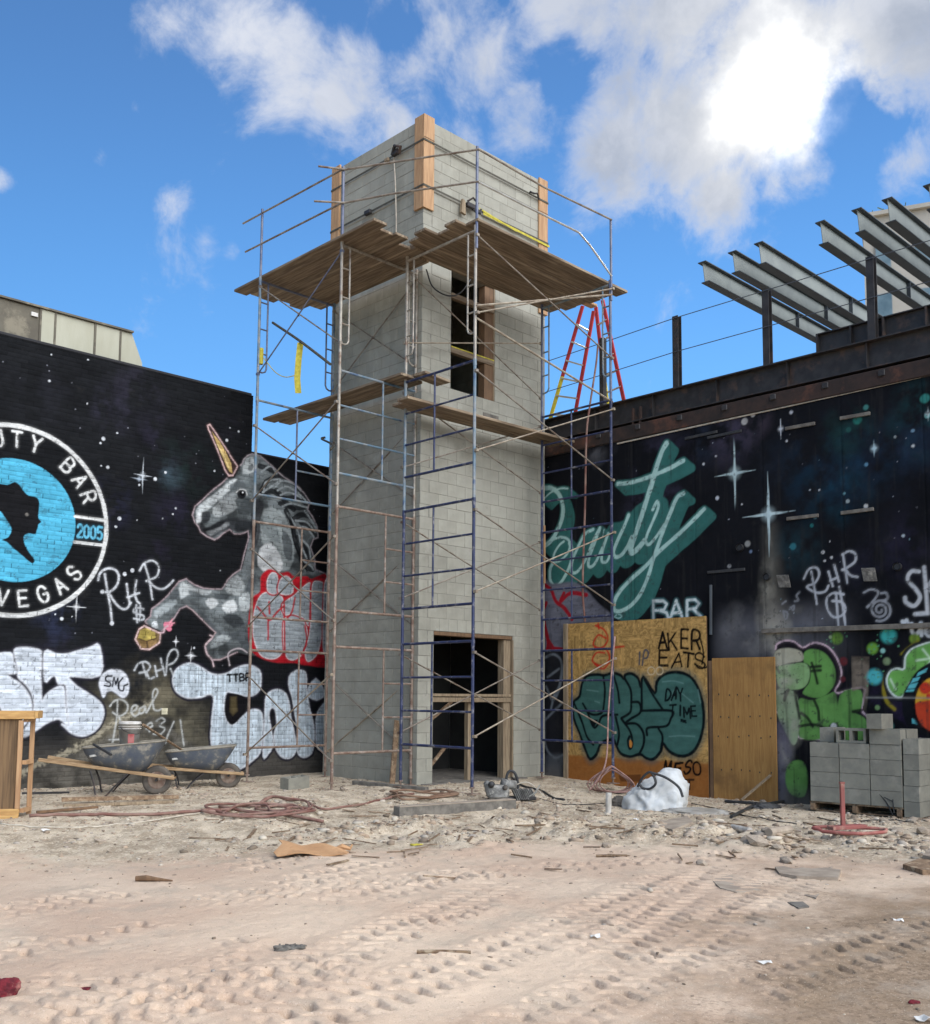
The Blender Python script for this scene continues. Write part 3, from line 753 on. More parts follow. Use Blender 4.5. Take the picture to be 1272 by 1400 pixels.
    patch([(340, 540), (380, 490), (450, 440), (520, 380), (560, 370), (520, 430), (440, 500), (400, 540), (360, 600)], (196, 200, 198), .8)
    patch([(340, 570), (370, 545), (360, 620), (345, 610)], (205, 206, 204), .8)
    patch([(430, 520), (520, 470), (560, 520), (500, 560), (440, 570)], (168, 172, 170), .7)
    patch([(600, 380), (650, 370), (660, 470), (640, 560), (590, 520)], (92, 98, 98), .8)
    patch([(372, 545), (415, 545), (412, 590), (375, 605)], (46, 48, 50), .9, .02)
    patch([(375, 640), (420, 625), (470, 590), (540, 575), (640, 590), (655, 650), (620, 640), (560, 650), (500, 640), (440, 680), (400, 668)], (58, 60, 62), .9, .03)
    patch([(440, 640), (500, 600), (520, 610), (480, 640)], (140, 142, 142), .8, .03)
    patch([(650, 480), (700, 500), (690, 620), (650, 760), (630, 640)], (48, 48, 50), .75, .06)
    patch([(700, 530), (790, 540), (850, 640), (860, 800), (800, 860), (690, 700)], (150, 156, 154), .7, .08)
    patch([(680, 740), (740, 710), (790, 780), (800, 850), (740, 880), (670, 830)], (205, 206, 204), .9, .03)
    patch([(600, 760), (650, 700), (650, 860), (600, 900)], (96, 100, 100), .7)
    patch([(500, 930), (560, 880), (600, 930), (580, 990), (510, 975)], (170, 174, 172), .7)
    patch([(390, 1020), (430, 1000), (460, 1030), (420, 1060)], (188, 190, 188), .75)
    patch([(480, 1040), (540, 1010), (560, 1070), (500, 1080)], (196, 198, 196), .75)
    patch([(570, 1000), (620, 970), (630, 1060), (580, 1070)], (180, 184, 182), .7)
    patch([(250, 945), (280, 915), (330, 945), (420, 965), (400, 985), (300, 985), (260, 1010)], (180, 184, 182), .7, .04)
    patch([(120, 1070), (180, 1030), (220, 1000), (240, 1030), (180, 1080), (130, 1110)], (150, 156, 156), .8, .03)
    patch([(300, 1010), (360, 1060), (430, 1140), (480, 1190), (560, 1180), (620, 1120), (630, 1280), (560, 1230), (470, 1210), (400, 1130)], (74, 78, 80), .8, .05)
    patch([(430, 1230), (480, 1195), (530, 1215), (480, 1250), (420, 1270)], (150, 155, 154), .85, .03)
    patch([(105, 1135), (130, 1125), (138, 1160), (110, 1168)], (186, 190, 190), .9, .015)
    patch([(590, 340), (600, 275), (625, 250), (655, 268), (650, 330)], (160, 164, 162), .9, .02)
    patch([(620, 300), (645, 290), (640, 325), (620, 325)], (90, 94, 94), .8, .015)
    patch([(345, 610), (372, 600), (400, 640), (440, 655), (430, 680), (390, 668), (360, 640)], (34, 35, 37), .85)
    patch([(372, 640), (420, 618), (460, 596), (500, 590), (470, 625), (420, 655)], (30, 31, 33), .9)
    patch([(395, 650), (430, 640), (470, 625), (455, 650), (420, 672)], (120, 122, 122), .8)
    patch([(560, 590), (640, 600), (655, 640), (610, 640), (570, 655), (545, 640)], (40, 42, 44), .85)
    patch([(470, 470), (540, 440), (560, 470), (500, 520), (455, 530)], (150, 154, 153), .7)
    patch([(600, 470), (640, 480), (645, 540), (600, 560), (560, 540)], (66, 70, 71), .8)
    patch([(520, 400), (590, 380), (610, 420), (560, 420), (530, 440)], (82, 87, 88), .8)
    patch([(690, 560), (760, 600), (790, 700), (740, 690), (690, 640)], (112, 118, 117), .75)
    patch([(800, 640), (850, 700), (850, 800), (810, 780)], (70, 74, 76), .8)
    patch([(620, 900), (660, 870), (650, 960), (610, 970)], (62, 66, 68), .8)
    patch([(440, 980), (520, 985), (500, 1010), (450, 1005)], (60, 64, 66), .8)
    patch([(300, 960), (360, 975), (380, 1010), (320, 1000)], (84, 89, 90), .8)
    patch([(480, 1100), (560, 1090), (600, 1140), (540, 1160)], (48, 51, 53), .85)
    patch([(200, 985), (240, 955), (255, 985), (215, 1020)], (70, 74, 76), .8)
    # mane: dark gaps and pale locks
    def cs(p, wd, c, op=1., soft=.008): cv.stroke(catmull(U(p), 6), wd, c, soft, op, .6)
    for p in [[(680, 300), (740, 320), (800, 350), (870, 400), (930, 480)], [(690, 430), (720, 380), (780, 360)], [(770, 430), (810, 470), (880, 470), (930, 500)], [(790, 500), (860, 520), (920, 520)], [(820, 540), (850, 600), (870, 700), (900, 780)], [(880, 680), (920, 740), (940, 800)], [(900, 600), (950, 620), (980, 680)], [(850, 590), (900, 560), (950, 570)], [(900, 800), (930, 840), (960, 850)], [(690, 440), (760, 440), (860, 530)]]:
        cs(p, .10, (28, 29, 31), .92)
    for p in [[(690, 330), (740, 300), (770, 340)], [(700, 440), (715, 385), (790, 372), (740, 410), (695, 440)], [(765, 410), (800, 378), (860, 395), (900, 430)], [(775, 430), (820, 410), (880, 440), (930, 490)], [(790, 455), (840, 440), (900, 470)], [(800, 515), (850, 500), (930, 520)], [(830, 550), (880, 640), (900, 720), (930, 790)], [(870, 590), (930, 600), (975, 650)], [(890, 625), (930, 630), (970, 680)], [(900, 690), (940, 730), (950, 790)], [(905, 800), (950, 830), (965, 850)], [(920, 540), (955, 590), (985, 640)]]:
        cs(p, .036, (158, 164, 164), .9)
    for p in [[(830, 545), (850, 600), (860, 700), (900, 790), (930, 860)], [(640, 560), (660, 620), (650, 700)], [(625, 650), (605, 760), (582, 850)]]:
        cs(p, .03, (20, 20, 22), .8)
    cv.blob(U([(583, 448)])[0], .095, (30, 31, 33), .25); cv.blob(U([(587, 446)])[0], .05, (12, 12, 13), .2); cs([(556, 440), (575, 425), (605, 430), (612, 455)], .02, (190, 190, 186)); cv.blob(U([(590, 441)])[0], .016, (230, 230, 228), .3)
    cv.stroke(np.vstack([B[:45], ]), .026, (150, 134, 136), .006); cv.stroke(B[44:57], .026, (160, 140, 140), .006); cv.stroke(B[-26:], .026, (150, 140, 142), .006)
    cv.stroke(catmull(U([(435, 1365), (425, 1330), (400, 1300), (390, 1260), (402, 1238), (430, 1210), (415, 1200)]), 5), .028, (186, 164, 164), .006)
    cv.stroke(catmull(U([(520, 1360), (512, 1300), (545, 1275), (580, 1272), (612, 1292)]), 5), .028, (170, 160, 160), .006)
    hn = U([(403, 85), (415, 80), (440, 115), (480, 175), (515, 230), (540, 270), (562, 302), (538, 350), (515, 352), (495, 320), (465, 240), (435, 165), (410, 110)])
    cv.stroke(np.vstack([hn, hn[:1]]), .10, (20, 20, 22), .02); cv.fill(hn, (60, 44, 40), .006); cv.stroke(np.vstack([hn, hn[:1]]), .028, (196, 164, 160), .006)
    cv.fill(U([(425, 118), (470, 172), (500, 227), (528, 285), (535, 340), (520, 330), (505, 305), (470, 225), (440, 152)]), (196, 166, 106), .008, 1, .25, lambda S, Z: .7+.6*fbm(S*8, Z*14, 3))
    cs([(455, 185), (490, 250), (515, 310)], .02, (238, 214, 150), .8)
    mg = U([(18, 1222), (38, 1168), (66, 1150), (110, 1172), (152, 1190), (146, 1240), (92, 1276), (48, 1272)])
    cv.stroke(np.vstack([mg, mg[:1]]), .08, (18, 18, 20), .015); cv.fill(mg, (142, 114, 74), .006, 1, .25, brushy); cv.fill(U([(33, 1216), (44, 1172), (85, 1160), (122, 1182), (126, 1215), (76, 1228)]), (232, 206, 112), .008, 1, .25, brushy)
    cs([(36, 1218), (78, 1230), (128, 1216)], .014, (70, 52, 36)); cs([(80, 1232), (82, 1270)], .02, (60, 46, 36)); cv.stroke(np.vstack([mg, mg[:1]]), .026, (206, 176, 170), .005)
    for (x, y, rr) in [(188, 1150, .07), (205, 1140, .05), (198, 1165, .05), (178, 1142, .04)]: cv.blob(U([(x, y)])[0], rr, (206, 120, 138), .3)
    cs([(150, 1188), (170, 1182), (172, 1165), (190, 1150)], .03, (190, 160, 164)); cs([(215, 1115), (200, 1140), (225, 1135)], .02, (220, 150, 160))
    # --- red and silver throw-up
    cv.begin('red_graffiti'); cr2 = (220, 760, 4.375); V = lambda p: W2(p, cr2)
    red = (178, 30, 40); sil_ = (176, 182, 184)
    cv.fill(catmull(V([(598, 120), (640, 80), (690, 90), (720, 103), (760, 95), (800, 125), (870, 122), (900, 140), (1010, 140), (1020, 620), (880, 655), (800, 640), (700, 640), (620, 620), (560, 590), (530, 540), (520, 450), (528, 330), (545, 250), (590, 215), (595, 160)]), 3, True), red, .02, 1, .25, lambda S, Z: .7+.5*fbm(S*6, Z*6, 3)); sil_ = (158, 164, 166)
    for sh in [[(570, 330), (600, 250), (650, 228), (705, 245), (730, 310), (735, 420), (735, 520), (700, 590), (650, 605), (600, 580), (568, 500), (562, 420)], [(640, 205), (640, 140), (665, 105), (690, 122), (695, 205), (670, 225)], [(705, 210), (715, 150), (745, 125), (775, 150), (782, 215), (740, 230)], [(745, 385), (790, 360), (830, 370), (860, 430), (865, 510), (840, 580), (790, 615), (752, 590), (740, 500)],
               [(800, 240), (840, 200), (890, 180), (893, 380), (872, 410), (850, 370), (790, 345), (750, 350), (740, 290)], [(905, 190), (940, 165), (972, 190), (968, 260), (962, 400), (938, 560), (885, 618), (868, 560), (888, 480), (898, 380)], [(985, 160), (1030, 160), (1030, 560), (975, 560), (975, 300)]]:
        sh = [(sum(q[0] for q in sh)/len(sh)+(p[0]-sum(q[0] for q in sh)/len(sh))*1.13, sum(q[1] for q in sh)/len(sh)+(p[1]-sum(q[1] for q in sh)/len(sh))*1.06) for p in sh]; Pp = catmull(V(sh), 4, True); cv.stroke(np.vstack([Pp, Pp[:1]]), .07, red, .012); cv.fill(Pp, sil_, .01, 1, .25, lambda S, Z: .55+.85*fbm(S*5, Z*26, 4)); cv.stroke(np.vstack([Pp, Pp[:1]]), .022, (214, 206, 206), .008, .8)
    for p in [[(645, 275), (648, 345)], [(575, 305), (610, 345), (648, 385), (690, 340), (735, 300)], [(640, 385), (640, 500)], [(895, 170), (893, 390)], [(735, 240), (740, 600)], [(745, 380), (780, 340), (800, 250)], [(860, 420), (870, 520), (840, 590)]]:
        cv.stroke(catmull(V(p), 5), .035, red, .01, .9)
    # --- silver throw-ups
    def bub(name, shapes, cr, rim=.05, col=(196, 204, 208), gr=hatch):
        cv.begin(name)
        PP = [catmull(W2(s, cr), 3, True) for s in shapes]
        for Pp in PP: cv.stroke(np.vstack([Pp, Pp[:1]]), rim*2.1, (26, 22, 32), .012)
        for Pp in PP: cv.fill(Pp, col, .008, 1, .25, gr)
        for Pp in PP: cv.stroke(np.vstack([Pp, Pp[:1]]), .03, (212, 214, 218), .012, .7)
    vh = lambda S, Z: .5+.95*fbm(S*42+1.5*Z, Z*3, 3)
    bub('silver_graffiti|tny', [[(70, 730), (90, 680), (150, 645), (200, 648), (250, 675), (300, 705), (350, 712), (400, 700), (440, 675), (500, 655), (550, 660), (590, 690), (598, 740), (590, 800), (550, 835), (490, 835), (430, 820), (400, 812), (385, 830), (375, 900), (385, 970), (415, 1012), (450, 1000), (490, 960), (530, 925), (570, 920), (600, 940), (610, 1000), (605, 1100), (590, 1180), (540, 1230), (480, 1270), (430, 1275), (405, 1240), (330, 1200), (300, 1120), (300, 1020), (310, 920), (315, 850), (290, 828), (240, 845), (160, 850), (100, 820), (75, 780)],
        [(610, 1200), (620, 1000), (625, 860), (650, 815), (700, 800), (745, 825), (765, 880), (775, 960), (800, 1080), (812, 1150), (780, 1203), (730, 1207), (690, 1160), (676, 1080), (692, 1000), (682, 920), (655, 912), (645, 960), (660, 1050), (672, 1130), (640, 1185)],
        [(768, 720), (800, 690), (840, 685), (868, 710), (870, 800), (885, 900), (910, 1000), (915, 1100), (900, 1180), (850, 1205), (815, 1170), (820, 1060), (800, 950), (785, 850), (765, 780)],
        [(872, 822), (925, 735), (978, 822), (930, 862)], [(935, 940), (990, 870), (1040, 860), (1040, 1150), (940, 1155), (925, 1050)]], cr2, .05, (186, 196, 202), vh)
    hole = catmull(V([(392, 850), (412, 822), (500, 845), (505, 920), (470, 968), (430, 1008), (398, 990), (382, 930)]), 4, True)
    cv.fill(hole, (22, 20, 22), .01); cv.fill(V([(415, 845), (450, 842), (455, 930), (430, 955), (412, 930)]), (92, 80, 54), .03, .8)
    for k, ch in enumerate('TTBP'):
        o_ = V([(398+k*37, 752-k*2)])[0]; letter(cv, ch, o_, V([(424+k*37, 750-k*2)])[0]-o_, V([(396+k*37, 712-k*2)])[0]-o_, .034, (20, 20, 22))
    cr3 = (0, 860, 5.3); Q = lambda p: W2(p, cr3)
    bub('silver_graffiti|slt', [[(-150, 215), (-60, 190), (70, 172), (95, 230), (118, 315), (55, 328), (80, 360), (130, 390), (190, 450), (220, 520), (225, 590), (200, 660), (120, 740), (40, 700), (20, 600), (-60, 500), (-150, 520)],
        [(105, 150), (160, 135), (240, 140), (293, 160), (298, 200), (293, 340), (297, 500), (308, 515), (330, 480), (380, 440), (455, 420), (470, 560), (490, 690), (430, 652), (380, 660), (320, 690), (250, 740), (180, 780), (150, 760), (205, 690), (243, 590), (238, 490), (192, 408), (132, 350), (130, 300), (112, 220)],
        [(322, 165), (400, 180), (480, 182), (560, 160), (650, 135), (718, 122), (725, 335), (510, 342), (508, 370), (560, 420), (640, 470), (710, 520), (745, 570), (748, 630), (720, 700), (660, 755), (590, 775), (520, 755), (470, 712), (447, 690), (500, 702), (492, 640), (482, 560), (477, 410), (422, 398), (402, 345), (370, 345), (322, 375)]], cr3, .045, (200, 206, 212), lambda S, Z: .66+.55*fbm(S*6, Z*24, 4))
    bub('bubble_graffiti', [[(720, 390), (745, 330), (800, 300), (870, 305), (915, 345), (930, 410), (920, 470), (890, 497), (850, 470), (810, 445), (770, 455), (748, 492), (730, 440)]], cr3, .02, (192, 194, 198), lambda S, Z: .85+.3*fbm(S*8, Z*8, 3))
    for p in [[(808, 340), (770, 345), (765, 372), (795, 390), (795, 415), (755, 410)], [(812, 418), (825, 352), (836, 402), (852, 358), (855, 432)], [(888, 355), (862, 390), (862, 438), (890, 448), (898, 412), (922, 402)]]:
        cv.stroke(catmull(Q(p), 4), .026, (30, 30, 36), .006)
    # --- white paint-pen tags
    cv.begin('white_tag|rhr_big'); cr4 = (0, 740, 3.5); T4 = lambda p: W2(p, cr4); chalk = (196, 198, 200)
    for p in [[(468, 185), (480, 150), (515, 130), (550, 138), (567, 170), (555, 215), (520, 243), (490, 242)], [(500, 158), (512, 235), (528, 320), (535, 392)], [(520, 248), (550, 295), (580, 322), (605, 322), (625, 295)], [(605, 205), (612, 255), (620, 300)], [(650, 188), (645, 250), (655, 285), (668, 298)], [(608, 268), (665, 248)], [(667, 140), (690, 105), (730, 94), (758, 122), (748, 168), (700, 190)], [(690, 110), (712, 180), (728, 278)], [(708, 190), (745, 222), (780, 228), (810, 208), (828, 188)]]:
        cv.stroke(catmull(T4(p), 6), .034, chalk, .010, .92)
    for q in [(595, 157), (632, 140), (535, 393), (488, 242)]: cv.blob(T4([q])[0], .036, chalk, .3)
    cv.begin('white_tag|dollar_left')
    for p in [[(685, 325), (650, 318), (638, 338), (660, 348), (685, 358), (682, 376), (640, 370)], [(652, 306), (652, 345), (656, 388)], [(670, 308), (668, 380)]]: cv.stroke(catmull(T4(p), 6), .032, (180, 182, 184), .01, .9)
    cv.begin('white_tag|rhp')
    for p in [[(972, 298), (1000, 252), (1050, 238), (1085, 268), (1065, 305), (1010, 318)], [(1030, 250), (1045, 300), (1060, 345)], [(1060, 310), (1080, 358), (1115, 350)], [(1120, 268), (1135, 342)], [(1162, 215), (1192, 335)], [(1128, 306), (1182, 288)], [(1200, 330), (1212, 210), (1240, 155), (1275, 150), (1288, 192), (1260, 240), (1215, 262)], [(1232, 290), (1252, 330)]]:
        cv.stroke(catmull(Q(p), 6), .032, (184, 186, 186), .01, .85)
    cv.begin('white_tag|real')
    for p in [[(795, 560), (830, 520), (880, 512), (922, 548), (915, 600), (862, 632), (815, 605)], [(850, 520), (848, 600), (842, 660), (808, 850)], [(860, 640), (890, 705), (938, 706)], [(950, 605), (985, 582), (990, 556), (962, 560), (950, 600), (975, 632), (1008, 610)], [(1042, 562), (1010, 580), (1012, 612), (1040, 600), (1050, 562), (1058, 606), (1095, 540), (1140, 462), (1125, 434), (1105, 470), (1110, 572), (1140, 592), (1168, 580)],
              [(1060, 722), (1100, 704), (1090, 680), (1062, 704), (1082, 742)], [(1130, 668), (1165, 645), (1192, 665), (1152, 700), (1192, 722), (1160, 762), (1110, 760)], [(1258, 672), (1218, 760), (1196, 825)], [(1305, 660), (1330, 845)], [(790, 802), (890, 798)], [(886, 742), (870, 850)]]:
        cv.stroke(catmull(Q(p), 6), .030, (176, 176, 170), .01, .85)
    cv.end()
    cv.fill(Q([(1170, 575), (1212, 575), (1212, 618), (1170, 618)]), (206, 198, 168), .006)
    cv.sparkle(W2([(195, 650)])[0], .30, .16, (190, 196, 200), .028); cv.sparkle(W2([(104, 830)])[0], .24, .15, (205, 206, 206), .026); cv.sparkle(W2([(260.6, 896.6)])[0], .16, .12, (220, 220, 220), .03); cv.sparkle(W2([(240, 877)])[0], .09, .06, (210, 210, 210), .018); cv.sparkle(W2([(190, 655)])[0], .05, .15, (170, 180, 190), .02)
    # --- brick relief: recessed joints, bricks slightly proud or shy
    iz = np.arange(cv.nz)[None, :]; ii = np.arange(cv.ns)[:, None]
    course = iz//6; off = (course % 2)*9
    hj = (iz % 6 == 0); vj = ((ii+off) % 18 == 0)
    brick = ((ii+off)//18)*131+course*57
    rnd = np.random.RandomState(2).rand(4096)
    dep = (rnd[(brick*7) % 4096]-.5)*.006+0.010*(fbm(cv.S*1.5, cv.Z*1.5, 3)-.5)
    joint = np.broadcast_to(hj | vj, dep.shape)
    jd = np.where(joint, 0.0075*(0.35+0.9*rnd[(brick*13) % 4096]), 0)
    # below the old stair line and at the foot the joints are smeared over
    d3 = dep-jd
    lum = cv.col.max(-1)
    deep = np.where(vj, np.where(rnd[(brick*29) % 4096] > .70, .30, .85), np.where(rnd[(brick*29) % 4096] > .5, .70, .90))
    cv.col *= np.where(joint, 1-(1-deep)*np.clip(lum*4, .25, 1), 1.0)[..., None]
    # chips, scuffs and thin coats let the old dark wall through
    chip = sstep(.66, .76, fbm(cv.S*16, cv.Z*22, 4, .7))*.5+sstep(.62, .72, fbm(cv.S*5+7, cv.Z*9, 5, .7))*.35
    cv.col = cv.col*(1-chip[..., None])+(lin((44, 43, 42))*np.ones(3))*chip[..., None]*np.clip(lum*5, 0, 1)[..., None]+cv.col*chip[..., None]*(1-np.clip(lum*5, 0, 1))[..., None]
    cv.col *= (.80+.36*fbm(cv.S*3.1+5, cv.Z*3.1, 5, .6))[..., None]
    cv.col *= (0.86+0.28*rnd[(brick*3) % 4096])[..., None]
    def place(S, Z, dp): return np.stack([S+4.2, -0.012-dp, Z], -1)
    def keep(S, Z): return (S < -1.19) | (Z < 5.60)
    lab = {'painted_badge': 'round black, white and sky blue badge lettered BEAUTY BAR VEGAS 2005', 'painted_unicorn': 'grey rearing unicorn with gold horn holding a beer mug', 'red_graffiti': 'red and silver bubble graffiti over the unicorn',
           'silver_graffiti|tny': 'silver bubble letters at the foot of the wall beside the scaffold', 'silver_graffiti|slt': 'silver block letters under the badge', 'bubble_graffiti': 'small white bubble tag lettered SMG'}
    skin(cv, 'painted_brickwork', d3, place, False, MAT['brick_paint'], root, lab, keep)
    # the body of the wall behind its painted face, coping and the part beyond the frame
    b = MB().box(((-1.19-6.5)/2+4.2, .17, 3.18), (-1.19+6.5, .30, 6.86))
    b.build('wall_core', MAT['plain_brick'], root)
    MB().box(((-1.19+3.6)/2+4.2, .17, 2.672), (3.6+1.19, .30, 5.844)).build('wall_core', MAT['plain_brick'], root)
    MB().box((-8.3+4.2, .15, 3.18), (3.6-.002, .31, 6.86)).build('wall_core', MAT['plain_brick'], root)
    MB().box(((-1.22-10.1)/2+4.2, .16, 6.635), (10.1-1.22, .36, .045), None, .008).build('coping', MAT['plain_brick'], root)
    MB().box(((-1.19+3.6)/2+4.2, .16, 5.612), (3.6+1.19, .36, .03), None, .006).build('coping', MAT['plain_brick'], root)
    return root
left_wall()
# roof of the building behind the tall wall
o = MB().box((-5.7, 9.3, 3.05), (9.0, 11.9, 6.6)).build('roof_block', MAT['roof'])
tag(o, 'flat roofed building mass behind the black mural wall', 'building')

def right_wall():
    global HAZE_K
    HAZE_K = .27
    root = empty('mural_wall', (RW, -4.0, 0))
    tag(root, 'dark starry mural wall with teal Beauty Bar lettering right of the tower', 'wall')
    st = 0.0145; TOP = 5.76
    cv = Canvas(-8.05, 0.35, -0.34, TOP, st, (22, 23, 27), lambda x, y: at(x, y, 0, RW)[[1, 2]])
    px = (0, 0, 1.0); W2 = lambda pts, cr=px: cv.conv(pts, cr)
    n = fbm(cv.S*.9+4, cv.Z*.9, 4); cv.col *= (0.72+0.5*n)[..., None]
    for (x, y, r, c, op, asp) in [(905, 640, .9, (110, 104, 140), .8, .8), (890, 700, .8, (120, 116, 150), .7, .9), (1000, 590, .7, (130, 120, 150), .8, 1), (1030, 575, .4, (150, 130, 150), .7, 1), (960, 600, .6, (70, 90, 120), .6, 1), (1120, 640, .9, (30, 70, 100), .8, 1.2), (1130, 670, .7, (30, 92, 120), .8, 1.), (1160, 680, .5, (40, 110, 130), .8, 1), (1180, 630, .7, (34, 80, 110), .8, 1.2), (1090, 750, .5, (50, 110, 125), .7, 1), (1260, 570, .7, (50, 130, 135), .8, .8), (1250, 600, .6, (46, 80, 110), .7, 1), (1230, 620, .8, (56, 70, 100), .6, 1), (1250, 750, .7, (74, 66, 100), .7, 1.1), (1190, 770, .6, (60, 58, 84), .7, 1.4), (1220, 990, .6, (96, 66, 130), .9, 1), (1195, 960, .5, (80, 62, 120), .8, 1), (820, 600, .5, (150, 150, 160), .8, 1), (815, 620, .3, (170, 170, 176), .8, 1), (1040, 640, .6, (50, 56, 70), .6, 1), (1160, 590, .5, (60, 140, 130), .5, 1)]:
        cv.haze(W2([(x, y)])[0], r, c, op, asp, 3.4, x*.07)
    HAZE_K = 1.1
    G3 = (960, 540, 4.077); K = lambda p: W2(p, G3)
    # grey washed band with the pale dust streak
    wash = sstep(.35, .75, fbm(cv.S*1.3+8, cv.Z*1.1, 4))
    zc = cv.Z; a = sstep(2.95, 2.35, zc)*sstep(1.7, 2.2, zc)*sstep(-3.3, -3.7, cv.S)*sstep(-5.9, -5.0, cv.S)
    cv.lay((slice(None), slice(None)), .9*a*(.45+.55*wash), (116, 116, 122), 9)
    for (x, y, r, c, op, asp) in [(1050, 800, .5, (150, 146, 134), .8, .35), (1055, 840, .6, (168, 162, 148), .9, .5), (1060, 880, .6, (176, 170, 152), 1., .6), (1052, 760, .4, (120, 118, 110), .7, .25), (1090, 880, .6, (150, 146, 132), .8, .8), (1030, 860, .6, (126, 124, 122), .8, 1), (1080, 950, .7, (160, 158, 140), .8, .5), (1070, 1040, .6, (150, 146, 150), .8, .4)]:
        cv.haze(W2([(x, y)])[0], r, c, op, asp, 2.0, x*.2)
    P = K([(350, 1305), (365, 1000), (372, 750), (395, 740), (425, 1000), (460, 1305)]); cv.fill(P, (158, 152, 138), .20, .30, 9)
    for (x, y, r, c) in [(257, 830, .075, (150, 150, 146)), (240, 148, .085, (190, 186, 180)), (287, 110, .06, (196, 190, 184)), (677, 877, .04, (206, 206, 206)), (725, 906, .034, (190, 190, 190)), (687, 925, .03, (180, 180, 180)), (815, 593, .045, (160, 172, 172)), (917, 620, .05, (190, 190, 186)), (1125, 785, .035, (180, 190, 196)), (795, 550, .034, (110, 160, 170)), (475, 257, .03, (200, 200, 200)), (500, 97, .045, (200, 200, 204)), (918, 388, .045, (96, 140, 166)), (870, 140, .10, (44, 120, 108)), (917, 70, .06, (70, 130, 124)), (88, 575, .05, (196, 200, 206)), (80, 342, .03, (190, 190, 196)), (12, 385, .035, (190, 196, 200)), (225, 610, .02, (210, 210, 210)), (275, 873, .04, (120, 140, 170)), (155, 955, .05, (150, 150, 150)), (615, 728, .045, (40, 110, 110)), (510, 845, .08, (50, 110, 120)), (605, 530, .022, (190, 196, 200)), (657, 530, .02, (190, 196, 200)), (1180, 285, .035, (200, 206, 206)), (1178, 200, .04, (110, 140, 160)), (1260, 115, .06, (120, 180, 176)), (1245, 20, .1, (60, 140, 130)), (715, 817, .015, (200, 200, 200)), (820, 195, .06, (40, 84, 80)), (1080, 235, .03, (150, 160, 160)), (635, 680, .05, (90, 120, 130)), (208, 855, .035, (150, 150, 150))]:
        cv.blob(K([(x, y)])[0], r*.72, c, .35, .85, 9)
    R = random.Random(9)
    for i in range(90):
        cv.blob((R.uniform(-8, .2), R.uniform(2.4, 5.7)), R.uniform(.005, .013), R.choice([(170, 176, 186), (120, 150, 160), (150, 150, 160)]), .5, R.uniform(.3, .9), 9)
    cv.begin('painted_star|small'); cv.sparkle(K([(185, 437)])[0], .62, .36, (176, 196, 196), .055, .0)
    cv.begin('painted_star|large'); cv.sparkle(K([(374, 665)])[0], .66, .44, (186, 206, 208), .06, .0)
    cv.end(); cv.sparkle(K([(442, 190)])[0], .16, .06, (196, 200, 204), .025); cv.sparkle(K([(963, 298)])[0], .13, .07, (176, 200, 206), .03); cv.sparkle(K([(1262, 105)])[0], .1, .05, (190, 206, 206), .02)
    # --- Beauty lettering: block shadow first, then the pale script
    cv.begin('painted_lettering|beauty'); E = (730, 560, 4.543)
    S_ = [([(60, 490), (110, 488), (155, 520), (182, 590), (180, 670), (150, 750), (110, 815), (66, 850)], 30), ([(-40, 560), (20, 500), (60, 490)], 22), ([(60, 560), (110, 515), (170, 490), (215, 492)], 12),
          ([(66, 850), (110, 815), (160, 795), (205, 800), (228, 830), (215, 890), (170, 935), (128, 945), (128, 900), (160, 845), (190, 820)], 16), ([(128, 945), (105, 990), (105, 1060), (130, 1095), (165, 1080), (205, 1020), (235, 940), (240, 870), (225, 830)], 22),
          ([(372, 745), (320, 775), (275, 860), (240, 950), (240, 1010), (275, 1005), (325, 930), (370, 820), (415, 735), (380, 830), (345, 930), (345, 975), (378, 962), (420, 880), (465, 770), (432, 870), (425, 940), (455, 945), (480, 900)], 20),
          ([(592, 655), (560, 735), (520, 820), (498, 885), (512, 916), (548, 902), (585, 850), (612, 790)], 24), ([(828, 210), (800, 260), (772, 340), (745, 430), (715, 530), (680, 640), (650, 730), (625, 800), (605, 860), (608, 890), (645, 868), (690, 815)], 34),
          ([(742, 622), (768, 572), (776, 610), (745, 690), (710, 770), (700, 820), (720, 838), (765, 790), (815, 715)], 20), ([(932, 522), (895, 545), (860, 620), (820, 720), (780, 830), (745, 930), (712, 1040), (662, 1150), (600, 1222), (540, 1252), (505, 1245), (502, 1200), (535, 1135), (600, 1060), (700, 970), (770, 892), (850, 820), (950, 730), (1062, 618)], 26),
          ([(525, 462), (600, 455), (690, 430), (780, 395), (860, 358), (932, 318)], 26)]
    teal = (54, 104, 98)
    for pts, wd in S_:
        for k in range(0, 7):
            P = catmull(W2([(p[0]+k*9.0, p[1]+k*8.0) for p in pts], E), 5)
            cv.stroke(P, (wd+20)*.00268, teal, .012)
    for pts, wd in S_:
        cv.stroke(catmull(W2([(p[0]+k_, p[1]+k_) for p in pts for k_ in (22,)], E), 5), (wd+14)*.00268, teal, .02, .8)
    cv.fill(catmull(W2([(470, 720), (560, 690), (640, 600), (720, 560), (800, 540), (840, 600), (800, 800), (720, 900), (600, 950), (480, 970), (380, 1010), (260, 1050), (200, 1040), (260, 960), (400, 880)], E), 4, True), teal, .02, .95)
    for pts, wd in S_:
        cv.stroke(catmull(W2(pts, E), 6), wd*.00268, (166, 200, 192), .007)
    for pts in [[(440, 745), (430, 790)], [(505, 1285), (525, 1272), (550, 1282), (530, 1297), (505, 1288)]]: cv.stroke(catmull(W2(pts, E), 4), .02, (150, 190, 184), .006)
    cv.begin('painted_lettering|bar')
